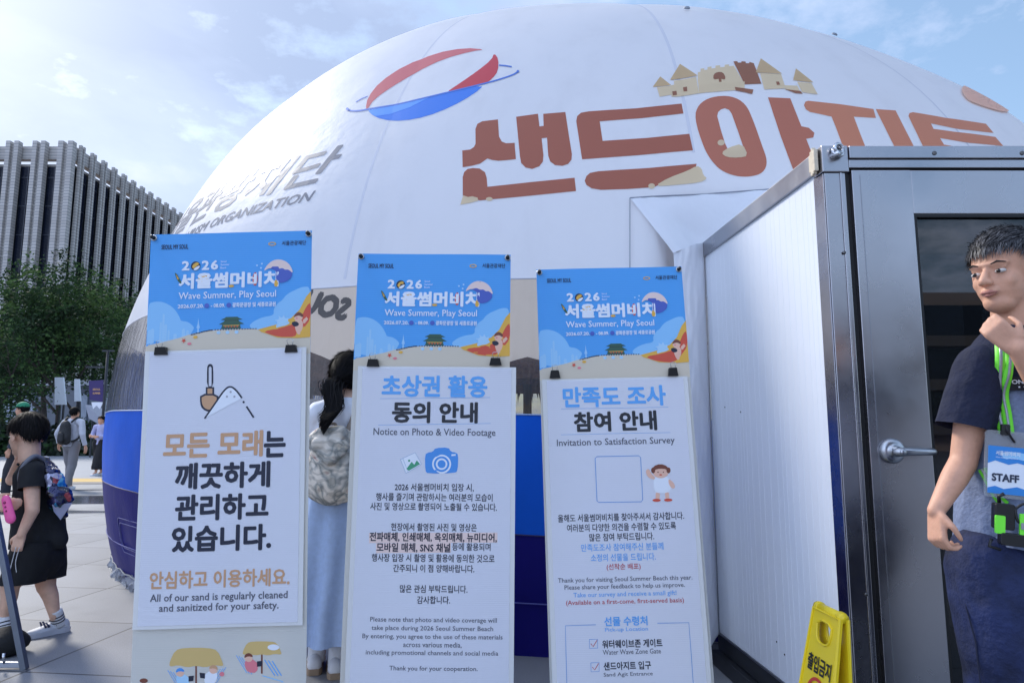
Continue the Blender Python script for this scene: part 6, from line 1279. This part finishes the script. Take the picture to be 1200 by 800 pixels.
# adult off the left edge whose hand holds the pink toy into view
hp = at(9, 591, Y=3.98); ax_, ay_ = hp.x - .46, 4.0; TT = Matrix.Translation(V(ax_, ay_, 0)) @ Matrix.Rotation(R_(-90), 4, 'Z'); hl = TT.inverted() @ hp
ad, T = passer('adult at the left edge reaching a pink toy into view beside the kid', ax_, ay_, 1.7, R_(-90), mat('beige_top', (170, 160, 150), .85), mat('denim_light', (90, 106, 134), .85), haircol=HB2, longhair=True, sk=SK2, voxel=.01, stride=.03,
    arms=[((-.2, .0, 1.38), (-.25, -.03, 1.08), (-.26, .03, .85), (0, .1, -1)), ((.2, 0, 1.38), (.20, .08, 1.04), (hl.x, hl.y - .10, hl.z - .005), (.0, 1, .05))])
m = MB(); c = hp + V(.025, -.035, -.02); B = Body(); B.cap(c + V(-.012, 0, .05), .026, c + V(.022, 0, -.05), .030, ((0, 1, 0), .45)); o = B.fuse('pink_toy', mat('pink_plastic', (240, 92, 158), .35), None, .004, 2); tag(o, 'bright pink plastic toy held out beside the kid in black', 'toy')
m = MB()
for dz, rd in ((.035, .008), (.012, .006), (-.01, .006)): m.lathe([(0, 0), (rd, 0), (rd * .8, .002), (0, .003)], c + V(.0 - dz * .3, -.0125, dz), 12, axis=(0, -1, 0))
m.build('button', mat('pink_dark', (150, 40, 92), .4), o, True)

# ---------------------------------------------------------------- woman at the window
YF = 3.62; W_ = lambda px, py, dy=0.: at(px, py, Y=YF + dy)
wo_ = thing('person', 'woman with a long black ponytail and pale blue skirt peering into the dome', 'person', W_(390, 785)); wf = V(.28, .95, -.1).normalized(); wu = (V(0.05, 0, 1) - wf * wf.dot(V(0.05, 0, 1))).normalized(); wc = W_(411, 443, .10); B = Body(); head_caps(B, wc, wf, wu, .95)
wn = W_(405, 474, .02); B.cap(wc - wu * .08, .046, wn, .05); B.cap(wn, .06, W_(398, 560), .11, ((0, 1, 0), .72)); B.cap(W_(398, 560), .11, W_(392, 590), .125, ((0, 1, 0), .8)); sl_, sr_ = W_(374, 485, .0), W_(435, 485, .02)
B.cap(wn, .045, sl_, .05); B.cap(wn, .045, sr_, .05); el = W_(366, 530, .10); wl = W_(386, 476, .26); B.cap(sl_, .045, el, .036); B.cap(el, .036, wl, .024); hand_caps(B, wl, V(.25, .1, 1), V(.3, .9, 0), V(1, 0, 0), .85, (.3, .4, .3)); er, wr_ = W_(446, 535, .08), W_(430, 490, .26); B.cap(sr_, .045, er, .036); B.cap(er, .036, wr_, .024); hand_caps(B, wr_, V(-.2, .2, 1), V(0, 1, 0), V(-1, 0, 0), .85)
aL, aR = W_(371, 757, .04), W_(395, 760, -.02)
for h_, a_ in ((W_(380, 600), aL), (W_(404, 600), aR)): kn = h_.lerp(a_, .52); B.cap(h_, .085, kn, .055); B.cap(kn, .054, kn.lerp(a_, .35), .05); B.cap(kn.lerp(a_, .35), .049, a_, .030); B.cap(a_, .032, a_ + V(-.0, .08, -.05), .028)
B.fuse('body', SK2, wo_, .007, 4); face_parts(wo_, wc, wf, wu, .95)
hair('hair', wo_, wc, wf, wu, 1.0, lambda a, b, h: h > .0 and (h > .25 or a < .6) or (a < .45 and h > -.8), [HB, HB2, HB], 5200, .07, lambda a, b, h: (-.8, .0, -.7), .02, .004, 8, .1, 1.17, fr=.05)
hp_ = MB(); rnd = random.Random(12); r0 = wc - wf * .095 - wu * .035
for i in range(900):
    o_ = V(rnd.gauss(0, .015), rnd.gauss(0, .012), rnd.gauss(0, .012)); sx = rnd.gauss(0, 1); e = W_(379 + 3.0 * sx, 504 + rnd.uniform(-14, 6) - abs(sx) * 5, -.22 + rnd.gauss(0, .02)); pts = spline([r0 + o_, r0 + o_ * 1.3 + V(-.03, -.055, -.03), W_(391 + 3.6 * sx, 478, -.16) + o_ * .6, e], 4); sd_ = V(.0022, .001, 0)
    k_ = len(hp_.v); n_ = len(pts); hp_.v += [tuple(x) for j, p in enumerate(pts) for x in (p - sd_ * (1 - .8 * j / n_), p + sd_ * (1 - .8 * j / n_))]; hp_.f += [[k_ + 2 * j, k_ + 2 * j + 1, k_ + 2 * j + 3, k_ + 2 * j + 2] for j in range(n_ - 1)]; hp_.m += [0 if rnd.random() < .7 else 1] * (n_ - 1)
me = bpy.data.meshes.new('m'); me.from_pydata(hp_.v, [], hp_.f); me.polygons.foreach_set('material_index', hp_.m); po = link('ponytail', me, [HB, HB2], wo_, True)
m = MB(); m.lathe([(.020, -.012), (.026, 0), (.020, .012)], r0 + V(-.018, -.03, -.015), 16, axis=V(.4, .7, .4)); m.build('hair_tie', mat('hair_tie', (30, 26, 30), .7), po, True)
WSH = mat('white_blouse', (226, 228, 236), .8, bump=(10, .3, .02), transl=.1); B = Body(); B.cap(W_(402, 492), .135, W_(397, 560), .145, ((0, 1, 0), .75)); B.cap(W_(404, 480, .01), .075, sl_, .07); B.cap(W_(404, 480, .01), .075, sr_, .07); B.cap(sl_, .07, el, .06); B.cap(el, .058, el.lerp(wl, .5), .05); B.cap(sr_, .07, er, .06); B.cap(er, .058, er.lerp(wr_, .5), .05)
B.fuse('blouse', WSH, wo_, .008, 4, [(el.lerp(wl, .45), wl - el, .1), (er.lerp(wr_, .45), wr_ - er, .1), (W_(398, 580), V(0, 0, -1), .35), (W_(406, 466), V(0, 0, 1), .1)], (.010, 10, .7))
SKT = mat('pale_blue_linen', (168, 188, 220), .85, bump=(90, .35, .003), var=(40, .10), transl=.12); vs = []; nr, ns = 40, 160
for i in range(nr + 1):
    t_ = i / nr; c = W_(396, 553).lerp(W_(384, 738), t_); zz_ = c.z; rx = .135 + .075 * t_ ** .8; ry = .115 + .10 * t_
    for j in range(ns):
        a = 2 * math.pi * j / ns; fo = (.05 * t_) * (math.sin(a * 5 + .6) * .55 + .45 * math.sin(a * 9 + 1.3 + 1.2 * t_)) + .012 * t_ * noise.noise((math.cos(a) * 3, math.sin(a) * 3, t_ * 4)); bump_ = .07 * t_ * max(0, math.cos(a + math.pi / 2 + .12)) ** 6
        x = math.cos(a) * rx * (1 + fo / .16); y = math.sin(a) * ry * (1 + fo / .16) - bump_ * .4; vs.append(V(c.x + x, c.y + y, zz_ - .035 * t_ * max(0, math.cos(a + math.pi / 2 + .1)) ** 3 + .01 * t_ * math.sin(a * 3)))
MB().add(vs, [[i * ns + j, i * ns + (j + 1) % ns, (i + 1) * ns + (j + 1) % ns, (i + 1) * ns + j] for i in range(nr) for j in range(ns)]).build('skirt', SKT, wo_, True)
WS = mat('white_leather', (214, 214, 216), .5, var=(12, .05)); GUM = mat('gum_sole', (150, 128, 106), .6); LSOCK = mat('white_sock', (220, 220, 222), .9)
for a_, hpx, tpx in ((aL, (375, 777), (361, 779.)), (aR, (396, 786), (384, 781))):
    he = V(a_.x + .012, a_.y - .075, 0); to = V(a_.x - .045, a_.y + .155, 0); shoe(wo_, he, to, 1., WS, GUM, hgt=1.0); m = MB(); m.tube([V(a_.x, a_.y + .01, .05), a_ + V(0, 0, -.02), a_ + V(0, 0, .035)], [.045, .040, .041], 14); m.build('sock', SOCK, wo_, True)
# floral backpack
FLO = bpy.data.materials.new('floral_cloth'); FLO.use_nodes = True; t = FLO.node_tree; b = t.nodes['Principled BSDF']; b.inputs['Roughness'].default_value = .8; co = N(t, 'ShaderNodeTexCoord')
n1 = N(t, 'ShaderNodeTexNoise', Scale=9.0, Detail=2.0, Distortion=1.2); t.links.new(co.outputs['Object'], n1.inputs['Vector']); wv = N(t, 'ShaderNodeTexWave', Scale=9.0, wave_type='RINGS'); wv.inputs['Distortion'].default_value = 9; wv.inputs['Detail'].default_value = 2; wv.inputs['Detail Scale'].default_value = 1.4; t.links.new(co.outputs['Object'], wv.inputs['Vector'])
lf = ramp(t, [(.0, lin((214, 204, 190))), (.40, lin((224, 214, 200))), (.52, lin((144, 146, 142))), (.60, lin((216, 206, 190))), (.70, lin((176, 130, 122))), (.78, lin((206, 190, 176))), (1, lin((150, 120, 100)))], n1.outputs[0]); st_ = ramp(t, [(.45, 1.), (.75, .74)], wv.outputs[1])
mu = N(t, 'ShaderNodeVectorMath', operation='MULTIPLY'); t.links.new(lf.outputs[0], mu.inputs[0]); t.links.new(st_.outputs[0], mu.inputs[1]); t.links.new(mu.outputs[0], b.inputs['Base Color'])
fb = thing('backpack', 'beige floral flap backpack worn by the woman with the ponytail', 'backpack', W_(388, 588, -.16)); B = Body(); B.cap(W_(388, 530, -.15), .105, W_(388, 562, -.16), .125, ((0, 1, 0), .62)); B.cap(W_(375, 569, -.16), .075, W_(402, 571, -.16), .075, ((0, 1, 0), .8)); B.cap(W_(374, 517, -.14), .06, W_(401, 515, -.14), .06, ((0, 1, 0), .8))
B.fuse('pouch', FLO, fb, .006, 4, (), (.006, 12, 1))
B = Body(); B.cap(W_(376, 511, -.17), .042, W_(398, 508, -.17), .042, ((0, 1, 0), .8)); B.cap(W_(372, 520, -.21), .03, W_(402, 522, -.21), .03, ((0, 1, 0), .6)); B.cap(W_(387, 520, -.20), .05, W_(387, 536, -.235), .030, ((0, 1, 0), .5)); B.cap(W_(371, 526, -.21), .02, W_(386, 541, -.23), .018, ((0, 1, 0), .6)); B.cap(W_(403, 526, -.21), .02, W_(388, 541, -.23), .018, ((0, 1, 0), .6)); B.fuse('flap', FLO, fb, .006, 4, (), (.004, 14, 1))
for a_ in ([W_(405, 509, -.12), W_(413, 492, -.10), W_(417, 479, -.03), W_(419, 478, .06), W_(417, 500, .12)], [W_(376, 509, -.12), W_(379, 490, -.10), W_(385, 478, -.03), W_(385, 478, .06), W_(383, 500, .12)]):
    m = MB(); m.tube(spline(a_), .014, 8); m.build('strap', mat('taupe_strap', (150, 136, 124), .7), fb, True)
m = MB(); m.tube(spline([W_(381, 508, -.14), W_(383, 498, -.15), W_(393, 497, -.15), W_(395, 508, -.14)]), .008, 8); m.build('handle', MC['taupe_strap'], fb, True)

# ---------------------------------------------------------------- staff man at the right edge
YM = 1.9; Q_ = lambda px, py, dy=0.: at(px, py, Y=YM + dy)
mn = thing('person', 'man with short greying hair in navy and grey tee wearing a staff badge', 'person', V(Q_(1200, 600).x, YM, 0)); mf = V(-.90, -.43, -.10).normalized(); mu_ = (V(0, 0, 1) - mf * mf.z).normalized(); mc = Q_(1178, 319); kM = 1.0
B = Body(); head_caps(B, mc, mf, mu_, kM); mn_ = Q_(1192, 396, .03); B.cap(mc - mu_ * .08 - mf * .02, .056, mn_, .062)
B.cap(mn_, .07, Q_(1208, 470, .02), .13, ((.3, 1, 0), .7)); B.cap(Q_(1208, 470, .02), .13, Q_(1208, 640, .02), .14, ((.3, 1, 0), .7)); S1, S2 = Q_(1149, 432, .0), Q_(1272, 432, .06)
B.cap(mn_, .05, S1, .055); B.cap(mn_, .05, S2, .055); E1, W1 = Q_(1129, 541, .0), Q_(1097, 598, -.03); B.cap(S1, .050, E1, .033); B.cap(E1, .034, E1.lerp(W1, .35), .033); B.cap(E1.lerp(W1, .35), .033, W1, .0215)
hand_caps(B, W1, V(-.12, -.16, -1), V(.97, .12, .0), V(.1, -1, 0), .80, (.75, 1.0, .7), .30)
E2, W2 = Q_(1256, 505, -.10), Q_(1193, 408, -.16); B.cap(S2, .055, E2, .043); B.cap(E2, .038, E2.lerp(W2, .4), .037); B.cap(E2.lerp(W2, .4), .037, W2, .024); hand_caps(B, W2, V(-.62, .22, .75), V(.35, .85, .35), V(.4, -.1, .9), .78, (.7, 1.0, .7), .4)
legs = [(Q_(1172, 680, .02), V(Q_(1172, 680).x - .005, YM, .49), V(Q_(1172, 680).x, YM + .03, .09)), (Q_(1246, 680, .05), V(Q_(1246, 680).x, YM + .05, .49), V(Q_(1246, 680).x + .02, YM + .08, .09))]
for h_, k_, a_ in legs: B.cap(Q_(1208, 640, .02), .13, h_, .10, ((.3, 1, 0), .8)); B.cap(h_, .095, k_, .06); B.cap(k_, .058, k_.lerp(a_, .3), .055); B.cap(k_.lerp(a_, .3), .052, a_, .035); B.cap(a_, .035, a_ + V(-.02, -.1, -.04), .03)
B.fuse('body', SK, mn, .0042, 7); face_parts(mn, mc, mf, mu_, kM)
hair('hair', mn, mc, mf, mu_, 1.0, lambda a, b, h: (h > .30 if a > .45 else (h > .02 + .28 * max(0, a) if abs(b) < .985 else h > .15) or (a < -.15 and h > -.55)), [HD, HD, HB, HG], 5200, .032, lambda a, b, h: (.75, .15 * b, .15 if h > .5 else -.7), .55, .0018, 21, .1, 1.045)
# raglan tee: grey body, navy yoke and sleeves, each its own piece
HEA = mat('heather_grey', (120, 132, 160), .9, var=(90, .22), bump=(10, .7, .025)); NAVT = mat('navy_cotton', (19, 25, 50), .9, bump=(11, .7, .025), var=(30, .2))
def torso():
    B = Body(); fl = ((.3, 1, 0), .74); B.cap(Q_(1206, 452, .02), .165, Q_(1208, 540, .02), .165, fl); B.cap(Q_(1208, 540, .02), .165, Q_(1212, 660, .02), .195, fl); B.cap(Q_(1192, 402, .03), .085, S1 + V(.02, 0, 0), .072); B.cap(Q_(1192, 402, .03), .085, S2, .072); B.cap(Q_(1196, 415, .02), .10, Q_(1206, 460, .02), .15, fl); return B
ycut = Q_(1170, 447, -.1)
B = torso(); bd = B.fuse('shirt_body', HEA, mn, .006, 5, [(Q_(1190, 447), V(-.03, 0, 1), .6), (Q_(1170, 638), V(-.16, 0, -1), .6)], (.011, 9, .6))
B = torso(); A1, A2 = S1 + V(.01, 0, .0), Q_(1124, 516, .0); A3 = S2.lerp(E2, .8)
yk = B.fuse('shirt_yoke', NAVT, mn, .006, 5, [(Q_(1215, 446.5), V(-.03, 0, -1), .8), (mc - mu_ * .135 - mf * .02, V(-.1, -.35, 1), .11)], (.008, 9, .6))
B = Body(); B.cap(A1, .072, A2, .072, ((0, 1, 0), .95)); B.fuse('sleeve', NAVT, mn, .006, 4, [(Q_(1126, 500.5), A2 - A1 + V(.03, 0, 0), .5)], (.009, 10, .7))
B = Body(); B.cap(S2, .074, A3, .07); B.fuse('sleeve', NAVT, mn, .006, 4, [(S2.lerp(E2, .72), E2 - S2, .5)], (.009, 10, .7))
DEN = mat('dark_denim', (28, 38, 74), .85, var=(9, .75), bump=(9, .8, .03)); B = Body(); B.cap(Q_(1208, 640, .02), .165, Q_(1208, 660, .02), .175, ((.3, 1, 0), .8))
for h_, k_, a_ in legs: B.cap(h_ + V(0, 0, .03), .122, k_, .09); B.cap(k_, .09, a_, .08)
B.fuse('jeans', DEN, mn, .008, 4, [(V(1.3, YM, .06), V(0, 0, -1), .9), (Q_(1208, 625), V(0, 0, 1), .4)], (.020, 8, .7))
for h_, k_, a_ in legs: shoe(mn, V(a_.x + .02, a_.y + .07, 0), V(a_.x - .06, a_.y - .2, 0), 1.05, BKM, SNS)
m = MB()
for h_, k_, a_ in legs: m.tube([h_ + V(-.118, -.03, .06), h_ + V(-.116, -.035, -.06), h_.lerp(k_, .5) + V(-.100, -.04, 0), k_ + V(-.086, -.03, 0), a_ + V(-.076, -.02, .02)], .0022, 5)
m.build('side_seam', mat('denim_seam', (22, 28, 52), .9), mn)
def on_front(px, py, lift=.0):
    """nearest point of the tee towards the camera through a photo pixel"""
    g = ray(px, py).normalized(); best = None
    for o in (bd, yk):
        off = o.parent.location; ok, loc, no, _ = o.ray_cast(EYE - off, g)
        if ok and (best is None or (loc + off - EYE).length < (best[0] - EYE).length): best = (loc + off, no)
    return (best[0] + best[1] * lift) if best else Q_(px, py, -.13)
bpy.context.view_layer.update()
NEON = mat('neon_green', (120, 236, 60), .5); REFL = mat('reflective_grey', (150, 152, 156), .35, metal=.3); BLK_ = mat('black_plastic', (18, 18, 20), .4)
def strap(pts, w_, lift, mm, parent, name):
    m = MB(); P_ = [on_front(x, y, lift) for x, y in pts]; P_ = spline(P_, 4); vs = []
    for i, p in enumerate(P_):
        d = (P_[min(i + 1, len(P_) - 1)] - P_[max(i - 1, 0)]).normalized(); vw = (p - EYE).normalized(); s_ = d.cross(vw).normalized(); vs += [p - s_ * w_ / 2, p + s_ * w_ / 2, p - s_ * w_ / 2 + vw * .002, p + s_ * w_ / 2 + vw * .002]
    k = len(P_); m.add(vs, [[4 * i + a, 4 * i + b, 4 * i + 4 + b, 4 * i + 4 + a] for i in range(k - 1) for a, b in ((0, 1), (1, 3), (3, 2), (2, 0))]); return m.build(name, mm, parent, True)
LY = thing('lanyard', 'neon green lanyard with grey reflective stripe round the neck of the staff man', 'lanyard', on_front(1180, 500))
pA = [(1171, 397), (1170, 420), (1168.5, 450), (1171, 480), (1178, 508)]; pB = [(1181.5, 410), (1178, 436), (1178, 462), (1181, 485), (1184, 508)]
s_ = strap(pA, .022, .012, NEON, LY, 'band'); strap([(x + .5, y) for x, y in pA], .007, .0165, REFL, LY, 'reflective_stripe'); strap(pB, .020, .014, NEON, LY, 'band'); strap(pB, .006, .0185, REFL, LY, 'reflective_stripe')
pC = [(1154, 549), (1161, 563), (1170, 581), (1180, 592)]; LC = thing('radio_strap', 'second neon green strap clipped to the black walkie talkie', 'strap', on_front(1160, 565)); strap(pC, .022, .012, NEON, LC, 'band'); strap(pC, .007, .0165, REFL, LC, 'reflective_stripe')
# chest patch
P0 = on_front(1190, 449, .006); pn = V(-.25, -1, .05).normalized(); pe = V(1, -.25, 0).normalized(); pv = pe.cross(pn); pv = pv if pv.z > 0 else -pv
m = MB(); m.prism([P0 - pe * .017 - pv * .019, P0 + pe * .075 - pv * .019, P0 + pe * .075 + pv * .017, P0 - pe * .017 + pv * .017], pn * .002); cpz = m.build('chest_patch', mat('patch_black', (20, 22, 32), .7), yk)
m = MB(); v, f = text2d('ON P', .04); m.add([P0 + pn * (.003 + l_ * 5e-5) + pe * (-.010 + a * .042) + pv * (-.002 + b * .011) for a, b, l_ in v], f); v, f = text2d('▪ ▪', 0); m.add([P0 + pn * .003 + pe * (.004 + a * .016) + pv * (-.012 + b * .004) for a, b, l_ in v], f); m.build('lettering', WHT, cpz)
# badge
bo = on_front(1181, 545, .03); BG = thing('staff_badge', 'clear badge holder with a blue and white staff card on a neon lanyard', 'badge', bo); bpn = V(-.22, -1, .0).normalized(); be = V(1, -.22, 0).normalized(); be = (be + V(0, 0, -.10)).normalized(); bv = bpn.cross(be); bv = bv if bv.z > 0 else -bv
def BPt(u, v_, l=0): return bo + be * u + bv * v_ + bpn * l
def bpoly(mb, pts, l, i=0): v, f = fill2d(pts); mb.add([BPt(a, b, l) for a, b in v], f, i)
m = MB(); m.prism([BPt(a, b, -.003) for a, b in rrect(.012, .0, .056, .085, .01)], bpn * .004); m.build('holder', glassy('clear_holder', (.9, .9, .9), .1, .2, (220, 224, 228)), BG)
m = MB(); bpoly(m, [(-.037, -.075), (.060, -.075), (.060, .045), (-.037, .045)], .0016, 0); bpoly(m, [(-.037, .0), (-.02, .008), (.01, .0), (.03, .006), (.06, .0), (.06, .045), (-.037, .045)], .0022, 1); bpoly(m, [(-.037, -.075), (.06, -.075), (.06, -.062), (.03, -.054), (.0, -.062), (-.02, -.056), (-.037, -.062)], .0022, 1); bpoly(m, chaikin([(.0, .012), (.02, .018), (.05, .012), (.06, .02), (.06, .03), (.02, .034), (-.01, .028)], 1), .0025, 3)
card = m.build('card', [mat('card_white', (226, 230, 238), .4), mat('card_blue', (48, 132, 206), .4), mat('card_pink', (210, 140, 140), .5), mat('card_pale', (150, 200, 236), .5)], BG)
m = MB()
for st, u0, u1, v0, v1, i, bo_ in (('STAFF', -.028, .034, -.044, -.024, 0, .05), ('서울썸머비치', -.02, .035, .022, .034, 1, .03), ('Wave Summer, Play Seoul', -.02, .03, .014, .019, 1, .0)):
    v, f = text2d(st, bo_); m.add([BPt(u0 + a * (u1 - u0), v0 + b * (v1 - v0), .003 + l_ * 5e-5) for a, b, l_ in v], f, i)
m.build('lettering', [mat('badge_ink', (44, 52, 74), .5), WHT], card)
m = MB(); m.prism([BPt(a, b, .0) for a, b in rrect(.0, .088, .010, .014, .004)], bpn * .008); m.tube([BPt(.0, .10, .004), BPt(.002, .085, .01), BPt(.012, .07, .008), BPt(.022, .058, .004)], .003, 6); m.build('clip', BLK_, BG)
# walkie talkie bundle
ro = on_front(1188, 611, .035); WT = thing('walkie_talkie', 'black walkie talkie with clips hanging at the waist of the staff man', 'radio', ro)
def RPt(a, b, c=0): return ro + be * a + bv * b + bpn * c
m = MB(); m.prism([RPt(a, b, -.012) for a, b in rrect(-.022, .008, .022, .032, .006)], bpn * .026); m.prism([RPt(a, b, .0) for a, b in rrect(.01, -.046, .044, .015, .006)], bpn * .022); m.build('body', BLK_, WT, bevel=.002)
m = MB(); m.tube([RPt(-.03, .036), RPt(-.034, .056, .004), RPt(-.024, .064, .01)], .0045, 8); m.tube([RPt(-.05, -.05, .01), RPt(-.056, -.068, .012), RPt(-.03, -.074, .012)], .004, 8); m.tube(spline([RPt(.0, .03, .012), RPt(.018, .045, .018), RPt(.036, .03, .018), RPt(.028, .0, .016), RPt(.006, .0, .014), RPt(.0, .03, .012)]), .0035, 6); m.build('clips', BLK_, WT, True)
m = MB()
for c_, h_, w_ in ((.022, .032, .014), (-.035, -.022, .011)): m.prism([RPt(a + c_, b - .012, .014) for a, b in rrect(0, 0, w_, abs(h_), .003)], bpn * .006)
m.build('neon_tab', NEON, WT); m = MB(); m.prism([RPt(a + .022, b - .01, .0195) for a, b in rrect(0, 0, .0125, .008, .002)], bpn * .003); m.build('reflective_tab', REFL, WT)
